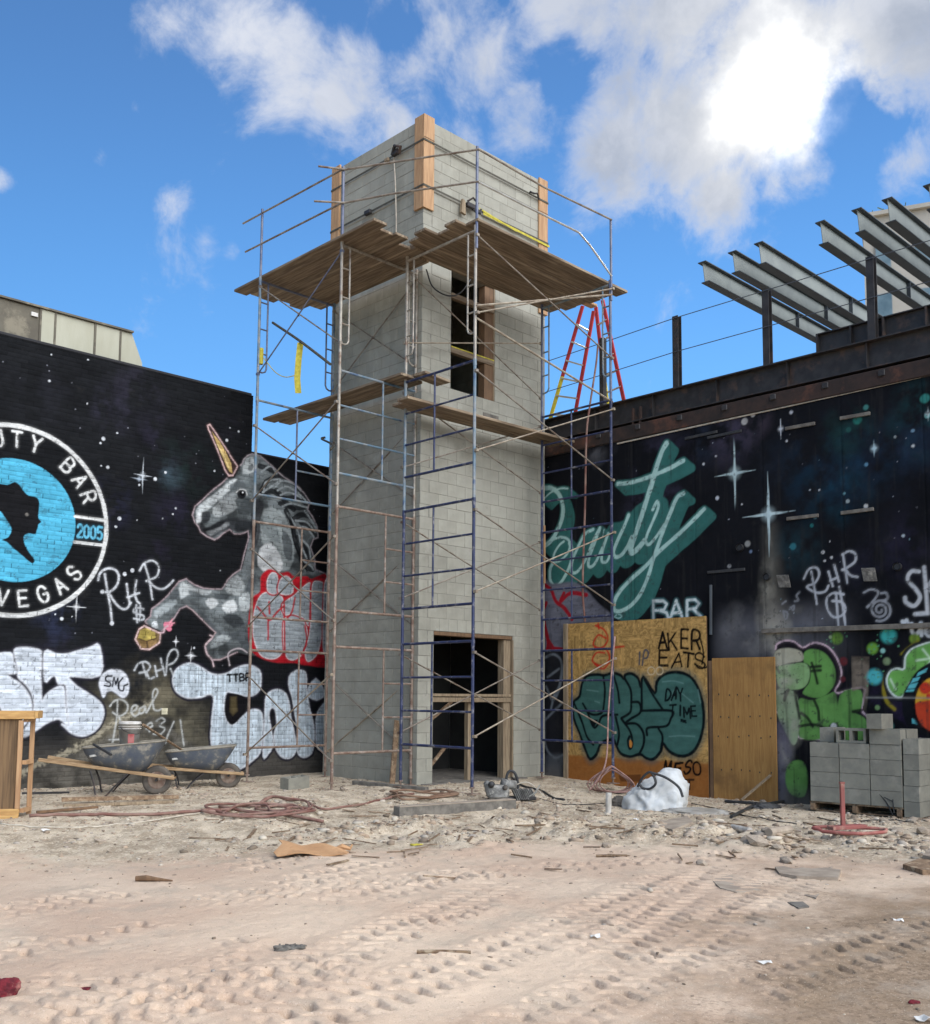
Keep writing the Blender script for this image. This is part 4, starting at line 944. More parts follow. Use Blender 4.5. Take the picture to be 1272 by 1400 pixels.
    for P in [[(745, 1190), (745, 1320)], [(745, 1190), (805, 1188), (830, 1208), (812, 1243), (745, 1250)], [(790, 1250), (828, 1262), (838, 1295), (810, 1318)], [(845, 1318), (888, 1186), (930, 1305)], [(862, 1265), (916, 1260)], [(955, 1305), (955, 1185), (1005, 1180), (1030, 1205), (1010, 1235), (955, 1242)], [(995, 1240), (1042, 1288)]]:
        Pp = W2(P, E); cv.stroke(Pp, .085, (70, 120, 122), .025, .7)
    for P in [[(745, 1190), (745, 1320)], [(745, 1190), (805, 1188), (830, 1208), (812, 1243), (745, 1250)], [(790, 1250), (828, 1262), (838, 1295), (810, 1318)], [(845, 1318), (888, 1186), (930, 1305)], [(862, 1265), (916, 1260)], [(955, 1305), (955, 1185), (1005, 1180), (1030, 1205), (1010, 1235), (955, 1242)], [(995, 1240), (1042, 1288)]]:
        cv.stroke(W2(P, E), .045, (200, 210, 208), .007)
    # --- grey and red piece in the corner behind the scaffold
    cv.begin('corner_graffiti'); Fc = (730, 820, 4.543)
    cv.fill(catmull(W2([(30, -120), (120, -100), (250, -110), (330, -60), (400, 20), (480, 90), (470, 140), (215, 160), (215, 310), (30, 310)], Fc), 3, True), (106, 106, 116), .03, 1, .25, lambda S, Z: .6+.8*fbm(S*5, Z*22, 4))
    for p in [[(60, -100), (110, -60), (140, 10), (190, 50), (240, 120)], [(60, 150), (90, 240), (95, 320)], [(80, 20), (60, 90), (90, 250)], [(190, -40), (170, 10), (230, -40), (330, -30)]]:
        cv.stroke(catmull(W2(p, Fc), 5), .075, (150, 28, 40), .012)
    cv.fill(W2([(75, 320), (95, 235), (130, 290), (215, 300), (215, 322)], Fc), (150, 28, 40), .012)
    cv.fill(W2([(30, 320), (215, 322), (215, 1150), (30, 1150)], Fc), (36, 36, 40), .01)
    for p in [[(70, 360), (130, 340), (175, 390), (165, 520), (130, 600)], [(80, 540), (120, 620), (160, 560), (195, 380)], [(70, 700), (75, 900), (130, 980), (195, 960)], [(90, 480), (160, 430)], [(110, 680), (130, 590)], [(180, 640), (60, 760)]]:
        cv.stroke(catmull(W2(p, Fc), 5), .04, (130, 136, 142), .02, .75)
    cv.fill(W2([(60, 960), (205, 960), (205, 1150), (60, 1150)], Fc), (92, 94, 98), .06, .7)
    # --- white tags upper right
    chalk = (176, 178, 182)
    cv.begin('white_tag|rhr')
    for p in [[(570, 1025), (598, 972), (640, 964), (656, 1000), (632, 1048), (588, 1070), (640, 1102), (690, 1095), (708, 1064)], [(612, 985), (632, 1095), (643, 1165)], [(708, 985), (732, 1066)], [(740, 950), (766, 1040)], [(718, 1036), (758, 1018)], [(785, 890), (820, 872), (856, 885), (855, 930), (800, 970), (785, 975)], [(790, 893), (812, 1047)], [(800, 970), (830, 1006), (870, 1015)]]:
        cv.stroke(catmull(K(p), 6), .034, chalk, .008, .92)
    cv.begin('white_tag|dollar')
    for p in [[(792, 1112), (740, 1104), (702, 1130), (700, 1182), (732, 1236), (782, 1230), (803, 1190), (780, 1155), (730, 1148)], [(750, 1112), (757, 1200), (764, 1296)], [(768, 1070), (788, 1180), (804, 1300)]]:
        cv.stroke(catmull(K(p), 6), .034, chalk, .008, .92)
    cv.begin('white_tag|swirl')
    cx_, cy_ = 995, 1198
    sp = [(cx_+rr*math.cos(t), cy_+rr*math.sin(t)) for t, rr in zip(np.linspace(0, 4.6*math.pi, 40), np.linspace(10, 64, 40))]
    for p in [sp, [(905, 1102), (945, 1084), (985, 1098), (965, 1140), (925, 1182)], [(1000, 1106), (1030, 1104), (1036, 1135), (1010, 1150)]]: cv.stroke(catmull(K(p), 3), .034, (150, 152, 156), .008, .92)
    cv.begin('white_tag|edge')
    for p in [[(1212, 985), (1170, 985), (1150, 1030), (1200, 1090), (1218, 1132), (1185, 1176), (1140, 1156), (1134, 1130)], [(1240, 962), (1252, 1090), (1262, 1215)], [(1192, 1222), (1300, 1214)], [(1250, 1080), (1310, 1000), (1330, 960)], [(1262, 1080), (1330, 1120)]]:
        cv.stroke(catmull(K(p), 6), .055, (196, 198, 200), .012, .92)
    H5 = (990, 840, 4.51); H = lambda p: W2(p, H5)
    for p in [[(1105, 45), (1112, 58)], [(1128, 38), (1134, 56)], [(1160, 60), (1165, 108), (1190, 122), (1215, 90), (1218, 55), (1222, 130)], [(1245, 115), (1290, 95), (1270, 70), (1245, 100), (1270, 135), (1300, 120)]]:
        cv.stroke(catmull(H(p), 5), .055, (206, 208, 208), .01, .95)
    cv.begin('white_tag|small')
    for p in [[(455, 1205), (480, 1215), (470, 1250), (455, 1205)], [(490, 1195), (515, 1175), (512, 1200), (495, 1185)], [(520, 1150), (540, 1145), (530, 1120), (545, 1100)], [(450, 1165), (470, 1150)]]: cv.stroke(catmull(K(p), 4), .03, (130, 132, 136), .01, .8)
    # --- green piece
    cv.begin('green_graffiti|letters')
    outer = H([(322, 215), (330, 185), (380, 162), (440, 170), (490, 205), (540, 180), (590, 178), (650, 205), (700, 270), (727, 350), (717, 420), (692, 462), (710, 485), (860, 448), (866, 520), (852, 590), (895, 640), (922, 720), (900, 760), (470, 760), (440, 640), (325, 600), (320, 400)])
    cv.fill(catmull(outer, 3, True), (30, 27, 32), .012); cv.stroke(catmull(outer, 3)[:70], .028, (206, 178, 186), .007)
    grn = (98, 146, 76)
    gg = lambda S, Z: .72+.5*fbm(S*5, Z*5, 4)
    for sh, c in [([(500, 235), (540, 215), (600, 225), (650, 265), (688, 340), (688, 420), (650, 480), (600, 512), (545, 512), (492, 490), (500, 462), (530, 420), (540, 350), (525, 310), (495, 290)], grn), ([(470, 520), (545, 530), (640, 495), (688, 482), (702, 560), (708, 690), (660, 760), (470, 760), (460, 600)], grn), ([(718, 498), (848, 470), (848, 590), (800, 602), (860, 632), (900, 680), (912, 760), (720, 760)], grn),
                  ([(325, 330), (400, 310), (500, 300), (533, 350), (522, 420), (480, 458), (400, 463), (340, 440)], (132, 166, 112)), ([(320, 230), (400, 208), (480, 230), (490, 285), (400, 300), (322, 320)], (170, 166, 144)), ([(325, 470), (440, 480), (470, 600), (460, 760), (420, 800), (340, 640)], (138, 156, 122))]:
        cv.fill(catmull(H(sh), 4, True), c, .012, 1, .25, gg)
    for p in [[(545, 300), (565, 360), (580, 425)], [(540, 325), (600, 320)], [(545, 350), (600, 345)], [(560, 530), (585, 590), (590, 650)], [(800, 600), (850, 590)], [(470, 690), (540, 680), (600, 690), (650, 730)], [(330, 330), (345, 360)], [(400, 465), (375, 530), (385, 480)], [(440, 480), (470, 640)], [(660, 690), (700, 680), (690, 715)], [(480, 610), (520, 640), (550, 690)], [(335, 660), (390, 760), (440, 860), (460, 900)]]:
        cv.stroke(catmull(H(p), 4), .045, (26, 28, 26), .012, .9)
    cv.blob(H([(680, 690)])[0], .05, (200, 200, 196), .3)
    for (x, y, r) in [(1075, 930, .5), (1085, 985, .45), (1068, 1030, .5)]: cv.haze(W2([(x, y)])[0], r, (170, 166, 150), .9, .5, 3, x)
    cv.begin('green_graffiti|oval'); cv.stroke(catmull(H([(390, 840), (340, 700), (345, 1130)]), 4), .18, (92, 88, 102), .08, .8); cv.fill(catmull(H([(430, 905), (390, 950), (385, 1040), (420, 1110), (500, 1120), (520, 1000), (490, 910)]), 4, True), grn, .015, 1, .25, gg)
    cv.end()
    # faded pilaster stripe, colour splats
    cv.fill(H([(790, 258), (900, 262), (895, 480), (880, 600), (865, 590), (862, 455), (792, 475)]), (104, 94, 82), .012, .8, 9, brushy)
    for (x, y, r, c) in [(700, 147, .10, (110, 152, 62)), (920, 210, .09, (110, 160, 62)), (1180, 150, .08, (122, 150, 56)), (1018, 130, .125, (70, 180, 172)), (932, 385, .125, (80, 180, 184)), (983, 225, .04, (140, 190, 180)), (1008, 290, .06, (130, 150, 110)), (740, 290, .07, (96, 40, 44)), (735, 400, .05, (90, 40, 46)), (660, 140, .03, (150, 170, 130)), (1020, 690, .08, (60, 120, 110)), (950, 575, .04, (120, 150, 100))]:
        cv.blob(H([(x, y)])[0], r, c, .45, .95, 9)
    for (x, y) in [(700, 147), (920, 210), (1018, 130), (932, 385)]:
        for i in range(10):
            q = (x+R.uniform(-70, 70), y+R.uniform(-60, 70)); cv.blob(H([q])[0], R.uniform(.008, .02), (90, 150, 110), .4, .8, 9)
    cv.stroke(catmull(H([(1100, 245), (1150, 200), (1200, 165)]), 4), .04, (128, 120, 40), .01, .8, 9); cv.stroke(catmull(H([(1050, 330), (1000, 380), (990, 470), (1010, 540), (1055, 585)]), 5), .05, (150, 134, 40), .012, .85, 9)
    cv.begin('green_graffiti|leaf')
    lf = catmull(H([(1115, 335), (1122, 265), (1160, 215), (1220, 188), (1300, 170), (1380, 200), (1390, 400), (1280, 420), (1165, 410), (1130, 470), (1100, 510), (1060, 505), (1020, 460), (1008, 400), (1030, 350), (1070, 335)]), 4, True)
    cv.stroke(np.vstack([lf, lf[:1]]), .11, (20, 22, 24), .012); cv.fill(lf, (104, 160, 78), .01, 1, .25, gg); cv.stroke(np.vstack([lf, lf[:1]]), .024, (206, 216, 206), .008)
    for p in [[(1190, 285), (1290, 270)], [(1230, 215), (1290, 290)], [(1250, 330), (1290, 270)], [(1030, 400), (1060, 460)]]: cv.stroke(H(p), .03, (190, 214, 180), .012, .85)
    cv.begin('ball_graffiti')
    cv.fill(catmull(H([(1105, 510), (1140, 430), (1200, 345), (1300, 285), (1400, 270), (1400, 420), (1230, 420), (1190, 520), (1185, 620), (1220, 700), (1300, 770), (1160, 720), (1110, 620)]), 4, True), (22, 24, 28), .012)
    for q in [[(1200, 360), (1260, 330), (1250, 355), (1190, 385)], [(1170, 395), (1215, 385), (1200, 410), (1155, 425)], [(1148, 432), (1200, 420), (1190, 455), (1135, 458)], [(1130, 465), (1185, 462), (1182, 475), (1125, 478)], [(1160, 640), (1190, 650), (1200, 680), (1165, 672)]]: cv.fill(H(q), (96, 184, 190), .008)
    ba = np.linspace(0, 2*math.pi, 60); ball = H([(1300+128*math.cos(t), 555+178*math.sin(t)) for t in ba]); cv.fill(ball, (206, 72, 44), .01, 1, .25, gg)
    up_ = H([(1300+126*math.cos(t), 555+176*math.sin(t)) for t in np.linspace(math.pi, 2*math.pi, 30)]+[(1420, 540), (1300, 525), (1200, 540)]); cv.fill(up_, (222, 168, 52), .015, 1, .25, gg)
    for (x, y, r) in [(1245, 455, .09), (1300, 420, .06), (1268, 505, .04), (1330, 480, .09)]: cv.blob(H([(x, y)])[0], r, (200, 60, 40), .3)
    cv.stroke(ball, .05, (20, 20, 22), .01); cv.end()
    # ground-line dirt and the faint ledge stain
    foot = sstep(.30, -.15, cv.Z+.25*(fbm(cv.S*1.5, cv.Z, 3)-.5)); cv.lay((slice(None), slice(None)), .6*foot, (126, 118, 108), 9)
    lw = W2([(1250, 954)])[0][1]; cv.stroke(np.array([[W2([(1185, 954)])[0][0], lw], [-8, lw]]), .016, (150, 150, 146), .005, .8, 9)
    # relief: large dabs of render and the odd vertical seam
    dep = 0.010*(fbm(cv.S*2.2, cv.Z*2.2, 4)-.5)+0.003*(fbm(cv.S*11, cv.Z*11, 2)-.5)
    for s_ in (-1.9, -3.1, -4.3, -5.55, -6.7): dep = dep-0.006*np.exp(-((cv.S-s_)/.012)**2)
    cv.col *= (1-.35*np.exp(-((dep+.008)/.004)**2))[..., None]
    lum = cv.col.max(-1); chip = sstep(.64, .74, fbm(cv.S*13, cv.Z*15, 4, .7))*.6+sstep(.60, .74, fbm(cv.S*3+7, cv.Z*5, 5, .7))*.3
    k_ = (chip*np.clip(lum*5, 0, 1))[..., None]; cv.col = cv.col*(1-k_)+lin((58, 57, 56))*k_
    drip = sstep(.62, .75, fbm(cv.S*14, cv.Z*.9+3, 4, .6))*.35; cv.col = cv.col*(1-drip[..., None])+lin((44, 43, 42))*drip[..., None]
    cv.col *= (.78+.40*fbm(cv.S*2.6+5, cv.Z*2.6, 5, .6))[..., None]
    def place(S, Z, dp): return np.stack([-0.012-dp, S+4.0, Z], -1)
    lab = {'painted_lettering|beauty': 'pale script Beauty with teal block shadow', 'painted_lettering|bar': 'pale capital letters BAR above the chipboard panel', 'painted_star|small': 'smaller four pointed white star', 'painted_star|large': 'larger four pointed white star above the dust streak',
           'corner_graffiti': 'grey and red graffiti in the corner behind the scaffold', 'green_graffiti|letters': 'green bubble letters beside the plywood door', 'green_graffiti|leaf': 'bright green leaf shape at the right edge', 'ball_graffiti': 'orange and red ball with a black and turquoise band'}
    skin(cv, 'painted_render', dep, place, True, MAT['wall_paint'], root, lab)
    MB().box((.17, -4.85+4-.0, 2.71), (.30, 10.4, 6.1)).build('wall_core', MAT['plain_brick'], root)
    MB().box((.158, -9.05+4, 2.71), (.318, 1.98, 6.1)).build('wall_core', MAT['plain_brick'], root)
    # fixings left on the wall: wooden strips, dark slots, flaps, pipe stubs, ledge
    def wy(x, y): q = at(x, y, 0, RW); return q[1]+4.0, q[2]
    def strip(cr, a, b, th, m, nm, pr=.03):
        y0, z0 = wy(cr[0]+a[0]/cr[2], cr[1]+a[1]/cr[2]); y1, z1 = wy(cr[0]+b[0]/cr[2], cr[1]+b[1]/cr[2])
        MB().beam((-.012-pr/2, y0, z0), (-.012-pr/2, y1, z1), pr, th, (0, 0, 1), .004).build(nm, m, root)
    for a, b in [((775, 133), (943, 104)), ((470, 190), (635, 160)), ((780, 660), (962, 637)), ((478, 692), (655, 672))]: strip(G3, a, b, .05, MAT['concrete_dark'], 'wooden_strip')
    for a, b in [((35, 240), (225, 200)), ((35, 990), (245, 972)), ((90, 205), (-90, 245))]: strip(G3, a, b, .045, MAT['black'], 'metal_strip', .02)
    strip(px, (1045, 863), (1330, 853.5), .07, MAT['concrete_dark'], 'ledge', .07); strip(px, (845, 607), (1300, 507), .025, MAT['cord_pale'], 'flashing', .02)
    for (x, y) in [(1074, 795), (1191, 786)]:
        y0, z0 = wy(x, y)
        MB().box((-.05, y0, z0), (.012, .19, .19), (Vector((.93, 0, .36)), Vector((0, 1, .06)), Vector((-.36, 0, .93)))).build('metal_flap', MAT['machine'], root)
    for (x, y) in [(1050.5, 789), (1229, 775), (1014, 749)]:
        y0, z0 = wy(x, y); m = MB(); m.tube([(-.0, y0, z0), (-.07, y0, z0)], .055, 14, False); m.tube([(-.02, y0, z0), (-.05, y0, z0)], .045, 14); m.build('pipe_stub', MAT['black'], root)
    y0, z0 = wy(974, 800); y1, z1 = wy(974, 868); MB().tube([(-.04, y0, z0), (-.04, y1, z1)], .025, 8).build('conduit', MAT['steel_flange'], root)
    return root
right_wall()

# --- sheets boarding up the two openings
def osb_panel():
    Fc = (730, 820, 4.543); X0 = RW-.075
    cv0 = lambda x, y: at(x, y, 0, X0)[[1, 2]]
    y1, zt = cv0(777.5, 853.5); y0, _ = cv0(966, 845); zb = -.30
    root = empty('chipboard_panel', (X0, y0, zb)); tag(root, 'orange chipboard panel covered by teal bubble graffiti', 'panel')
    cv = Canvas(y0, y1, zb, zt, .012, (184, 146, 88), cv0)
    W2 = lambda p: cv.conv(p, Fc)
    fa = fbm(cv.S*9+fbm(cv.S*7, cv.Z*7, 2)*12, cv.Z*34, 3, .6); fb = fbm(cv.S*30+40, cv.Z*10+fbm(cv.S*6, cv.Z*6, 2)*12, 3, .6); fl = np.where(fbm(cv.S*5, cv.Z*5, 2) > .5, fa, fb); fl = np.floor(fl*9)/9*.7+fl*.3; cv.col *= (.30+1.25*fl)[..., None]
    low = sstep(.42, .36, cv.Z+.0*cv.S); cv.lay((slice(None), slice(None)), .9*low, (150, 92, 44), 9)
    cv.haze((y0+.5, .3), .8, (120, 76, 40), .7, 1.4, 3)
    # red loops
    cv.begin('red_tag')
    for p in [[(385, 160), (440, 190), (460, 250), (420, 300), (370, 280), (400, 220), (450, 240)], [(380, 300), (450, 310), (470, 370), (420, 410), (365, 380), (390, 330), (440, 330)], [(380, 400), (430, 430), (470, 390)], [(470, 300), (560, 290)], [(400, 150), (405, 180)]]: cv.stroke(catmull(W2(p), 5), .035, (186, 44, 30), .012, .9)
    cv.begin('teal_graffiti')
    out = [(245, 640), (285, 600), (300, 520), (330, 475), (390, 465), (440, 470), (490, 455), (540, 470), (560, 490), (570, 465), (610, 460), (650, 490), (665, 540), (682, 480), (752, 580), (765, 510), (810, 465), (880, 450), (950, 465), (1000, 510), (1040, 600), (1057, 720), (1045, 830), (1010, 920), (960, 965), (900, 970), (840, 940), (800, 890), (790, 940), (745, 990), (700, 985), (660, 960), (600, 975), (540, 955), (510, 900), (490, 870), (420, 890), (390, 960), (350, 990), (320, 930), (285, 830), (250, 740)]
    Po = catmull(W2(out), 3, True); cv.stroke(np.vstack([Po, Po[:1]]), .16, (62, 92, 92), .07, .6)
    cv.fill(Po, (64, 100, 92), .015, 1, .25, lambda S, Z: .75+.5*fbm(S*4, Z*16, 4))
    bk = (14, 22, 24)
    cv.stroke(np.vstack([Po, Po[:1]]), .052, bk, .012)
    for p in [[(432, 475), (442, 560), (436, 650), (424, 700), (380, 715), (340, 700), (305, 645)], [(335, 700), (372, 792), (402, 770), (430, 722), (520, 714)], [(497, 470), (522, 560), (532, 640)], [(566, 490), (602, 560), (606, 640), (598, 700), (545, 736)], [(606, 636), (655, 640), (662, 700), (600, 742), (575, 768), (640, 772), (682, 830), (682, 900), (655, 960)], [(665, 690), (855, 690), (850, 742), (820, 786), (710, 796), (704, 840)], [(670, 520), (672, 690)], [(690, 500), (740, 590), (800, 680)], [(510, 730), (530, 830), (520, 900)], [(775, 800), (800, 850), (792, 930)], [(545, 740), (600, 820), (612, 900), (596, 925), (585, 880), (595, 850)], [(250, 640), (300, 760), (330, 850), (370, 900)]]:
        cv.stroke(catmull(W2(p), 5), .045, bk, .010)
    cv.fill(catmull(W2([(598, 870), (612, 890), (606, 920), (594, 905)]), 4, True), (196, 130, 60), .006)
    cv.fill(W2([(350, 745), (400, 745), (375, 795)]), bk, .006)
    for p in [[(800, 510), (870, 505), (930, 520)], [(840, 850), (920, 845), (1000, 850)], [(850, 640), (880, 560), (990, 640)], [(330, 560), (400, 570)], [(380, 630), (410, 640)], [(1020, 560), (1036, 640)]]: cv.stroke(catmull(W2(p), 4), .02, (110, 146, 138), .012, .6)
    def text(nm, word, x0, y0_, x1, y1_, wd, c, dx=.72, skew=.1):
        cv.begin(nm); n = len(word); wl = (x1-x0)/n
        for k, ch in enumerate(word):
            o = W2([(x0+k*wl, y1_)])[0]; X = W2([(x0+k*wl+wl*dx, y1_)])[0]-o; Y = W2([(x0+k*wl+skew*wl, y0_)])[0]-o
            jr = random.Random(k*7+len(word)*3+int(x0)); X = X*jr.uniform(.85, 1.15)+np.array([0, jr.uniform(-.03, .03)]); Y = Y*jr.uniform(.85, 1.12)+np.array([jr.uniform(-.04, .04), 0]); o = o+np.array([jr.uniform(-.012, .012), jr.uniform(-.02, .02)])
            letter(cv, ch, o, X, Y, wd*jr.uniform(.85, 1.2), c, .006)
    text('black_tag|daytime', 'DAY', 815, 545, 945, 620, .032, bk); text('black_tag|daytime', 'TIME', 840, 655, 1035, 722, .034, bk); text('black_tag|daytime', '=', 920, 742, 958, 766, .02, bk)
    text('black_tag|aker', 'AKER', 775, 195, 1055, 305, .04, (22, 17, 14), .78, .02); text('black_tag|aker', 'EATS', 780, 325, 1075, 415, .036, (22, 17, 14), .78, .02)
    for p in [[(1035, 240), (1055, 330), (1045, 400)], [(1000, 400), (1060, 425), (1085, 405)]]: cv.stroke(catmull(W2(p), 4), .026, (22, 17, 14), .006)
    text('black_tag|meso', 'MESO', 805, 1003, 1060, 1080, .034, (22, 17, 14), .72, .1); text('black_tag|meso', 'T', 940, 1112, 1012, 1175, .03, (60, 40, 26))
    cv.begin('grey_tag'); text('grey_tag', 'IP', 640, 325, 715, 405, .03, (86, 82, 84))
    cv.end()
    for q in [(730, 442), (782, 442)]:
        t = np.linspace(0, 6.3, 20); cv.stroke(np.array([W2([(q[0]+22*math.cos(a), q[1]+24*math.sin(a))])[0] for a in t]), .018, (196, 176, 140), .006)
    cv.fill(W2([(525, 1092), (665, 1085), (665, 1130), (540, 1130)]), (92, 54, 30), .01, .8, 9)
    m = paint_mat('painted_chipboard', .8, 90, .35, .1)
    def place(S, Z, dp): return np.stack([np.zeros_like(S)-dp, S-y0, Z-zb], -1)
    skin(cv, 'board_face', .004*(fl-.5), place, True, m, root, {'teal_graffiti': 'teal bubble letters outlined in black', 'black_tag|daytime': 'black words DAY TIME', 'black_tag|aker': 'black words AKER EATS', 'black_tag|meso': 'black word MESO'})
    MB().box((.012, (y1-y0)/2, (zt-zb)/2), (.016, y1-y0, zt-zb)).build('board_back', MAT['brown_wood'], root)
    MB().box((-.012, y1-y0+.05, (zt-zb)/2), (.05, .09, zt-zb+.02), None, .005).build('jamb_trim', MAT['lumber_pale'], root)
    return root
osb_panel()
def ply_door():
    X0 = RW-.06
    ya = at(974, 900, 0, X0)[1]; yb = at(1060, 898, 0, X0)[1]; zt = at(1060, 898, 0, X0)[2]; zb = -.30
    root = empty('plywood_sheet', (X0, yb, zb)); tag(root, 'plain brown plywood sheet boarding the opening right of the chipboard panel', 'panel')
    m, b, p = new_mat('brown_plywood'); v = b.n('ShaderNodeTexCoord').outputs['Object']
    mp = b.n('ShaderNodeMapping'); b.set(mp, 'Vector', v); mp.inputs['Scale'].default_value = (1, 7, .5)
    g = b.noise(mp.outputs[0], 4.0, 6, .65, 1.2)
    c = b.mix(b.smooth(g, .35, .65), L4(168, 126, 68), L4(148, 106, 54)); c = b.mix(b.smooth(b.noise(v, 1.6, 5, .6), .5, .75), c, L4(122, 88, 46))
    b.set(p, 'Base Color', c); b.set(p, 'Roughness', .75); bump(b, p, g, .2, .004)
    MB().box((0, (ya-yb)/2, (zt-zb)/2), (.02, ya-yb, zt-zb), None, .003).build('board', m, root)
    nm = MB()
    for zz in (.62, 1.12, 1.42, 1.74):
        for k in range(6):
            nm.box((-.0125, .10+k*.17+RNG.uniform(-.03, .03), zz+RNG.uniform(-.02, .02)), (.006, .014, .022))
    o = nm.build('nail_heads', MAT['black'], root); o['kind'] = 'stuff'
    MB().box((.02, ya-yb+.035, (zt-zb)/2-.02), (.05, .06, zt-zb-.04)).build('jamb_trim', MAT['brown_wood'], root)
    return root
ply_door()

# ------------------------------------------------------------------ block tower
TU, TV, CH, NC = 3.048, 2.438, 0.2032, 54
TTOP = CH*NC
DOOR = (.335, 2.20, 0.0, CH*12); WIN = (.655, 1.72, CH*32, CH*42)
def tower():
    root = empty('block_tower', (0, 0, 0)); tag(root, 'tall grey concrete block tower with open doorway and window slot', 'tower')
    items = []   # (axis, s0, s1, z0, z1, depth0)
    def course(face, s0, n_half, z0, z1, first_half, holes):
        s = s0; k = 0; ivs = []; end = s0+n_half*.2032
        if first_half: ivs.append((s, s+.2032)); s += .2032
        while s < end-1e-6: ivs.append((s, min(s+.4064, end))); s += .4064
        for a, b in ivs:
            segs = [(a, b)]
            for (h0, h1, hz0, hz1) in holes:
                if z0+.01 >= hz1 or z1-.01 <= hz0: continue
                ns = []
                for (p, q) in segs:
                    if q <= h0 or p >= h1: ns.append((p, q)); continue
                    if p < h0: ns.append((p, h0))
                    if q > h1: ns.append((h1, q))
                segs = ns
            for (p, q) in segs:
                if q-p > .03: items.append((face, p, q, z0, z1))
    for c in range(NC):
        z0 = c*CH; z1 = z0+CH; ev = c % 2 == 0
        if c == 12:   # soldier units over the doorway
            for k in range(10):
                a = DOOR[0]-.085+k*.2032; items.append(('u', a, a+.2032, z0, z1+.0))
            items.append(('u', 0, DOOR[0]-.085, z0, z1)); a = DOOR[0]-.085+2.032
            items.append(('u', a, a+.4064, z0, z1)); items.append(('u', a+.4064, TU, z0, z1))
        elif ev: course('u', 0, 15, z0, z1, False, [DOOR, WIN])
        else: course('u', .2032, 14, z0, z1, False, [DOOR, WIN])
        if ev: course('v', .2032, 11, z0, z1, False, [])
        else: course('v', 0, 12, z0, z1, False, [])
        # far faces
        if ev: course('U', 0, 15, z0, z1, False, []); course('V', .2032, 10, z0, z1, False, [])
        else: course('U', .2032, 13, z0, z1, False, []); course('V', 0, 12, z0, z1, False, [])
    J = .0065
    def geom(it, rng):
        f, a, b, z0, z1 = it
        d = .190; off = rng.uniform(-.0022, .0022)
        c = (a+b)/2; ln = b-a-J; zc = (z0+z1)/2
        if f == 'u': return (c, d/2+off, zc), (ln, d)
        if f == 'U': return (c, TV-d/2-off, zc), (ln, d)
        if f == 'v': return (d/2+off, c, zc), (d, ln)
        return (TU-d/2-off, c, zc), (d, ln)
    rng = random.Random(21)
    front = [i for i in items if i[0] in 'uv']
    def size(it):
        (c, _s) = geom(it, random.Random(0)); d = np.array(c)-CAM_POS
        vis = abs(d[1] if it[0] == 'u' else d[0])/np.linalg.norm(d)
        return -(it[2]-it[1])*vis/np.linalg.norm(d)
    front.sort(key=size)
    solo = set(id(i) for i in front[:298]); cache = {}
    rest = MB()
    for it in items:
        c, (sx, sy) = geom(it, rng)
        h = it[4]-it[3]-J
        if id(it) in solo:
            key = (round(sx, 3), round(sy, 3), round(h, 3))
            if key not in cache: cache[key] = MB().box((0, 0, 0), (sx, sy, h), None, .0035).mesh('block', MAT['block'])
            o = link('block', cache[key], None, root); o.location = c
            o.rotation_euler = (rng.uniform(-.002, .002), rng.uniform(-.003, .003), rng.uniform(-.003, .003))
        else: rest.box(c, (sx, sy, h), None, .0035 if it[0] in 'uv' else 0)
    o = rest.build('block_courses', MAT['block_isl'], root); o['kind'] = 'stuff'
    # mortar: set back from the block faces, with the openings left free
    m = MB(); s = .0040; t = .17
    def panel(f, holes):
        W = TU if f in 'uU' else TV
        xs = sorted(set([s, W-s]+[q for h in holes for q in h[:2]])); zs = sorted(set([0, TTOP-.004]+[q for h in holes for q in h[2:]]))
        for i in range(len(xs)-1):
            for j in range(len(zs)-1):
                cx, cz = (xs[i]+xs[i+1])/2, (zs[j]+zs[j+1])/2
                if any(h[0] < cx < h[1] and h[2] < cz < h[3] for h in holes): continue
                w_, h_ = xs[i+1]-xs[i], zs[j+1]-zs[j]
                if f == 'u': m.box((cx, s+t/2, cz), (w_, t, h_))
                elif f == 'U': m.box((cx, TV-s-t/2, cz), (w_, t, h_))
                elif f == 'v': m.box((s+t/2, cx, cz), (t, w_-2*t, h_))
                else: m.box((TU-s-t/2, cx, cz), (t, w_-2*t, h_))
    panel('u', [DOOR, WIN]); panel('U', []); panel('v', []); panel('V', [])
    m.build('mortar', MAT['mortar'], root)
    # unseen decks, slab and lining added to darken inside; concrete sill at the door
    MB().box((TU/2, TV/2, 2.95), (TU-.42, TV-.42, .12)).build('light_stop_deck', MAT['inner_dark'], root)  # added deck, shuts light out of the doorway room
    MB().box((TU/2, TV/2, TTOP-.5), (TU-.42, TV-.42, .1)).build('light_stop_deck', MAT['inner_dark'], root)  # added deck near the top, stops light from above
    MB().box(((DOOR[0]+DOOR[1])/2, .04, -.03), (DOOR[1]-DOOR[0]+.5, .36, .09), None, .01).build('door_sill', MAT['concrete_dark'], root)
    MB().box((TU/2, TV/2, -.01), (TU-.42, TV-.42, .06)).build('shade_slab', MAT['concrete_dark'], root)  # added floor, its dark colour stands in for shade
    for c_, s_ in [((TU/2, TV-.203, 1.44), (TU-.42, .012, 2.86)), ((.203, TV/2, 1.44), (.012, TV-.44, 2.86)), ((TU-.203, TV/2, 1.44), (.012, TV-.44, 2.86))]: MB().box(c_, s_).build('shade_lining', MAT['shade_liner'], root)  # added panels with the interior shade painted as their colour
    # stains: plain grey vent unit and bond patch
    MB().box((1.62, -.004, 6.16), (.38, .012, .19)).build('patched_block', MAT['concrete_dark'], root)
    # rough door and window bucks
    bk = empty('door_frame', (0, 0, 0)); bk.parent = root
    d0, d1, _, dz = DOOR
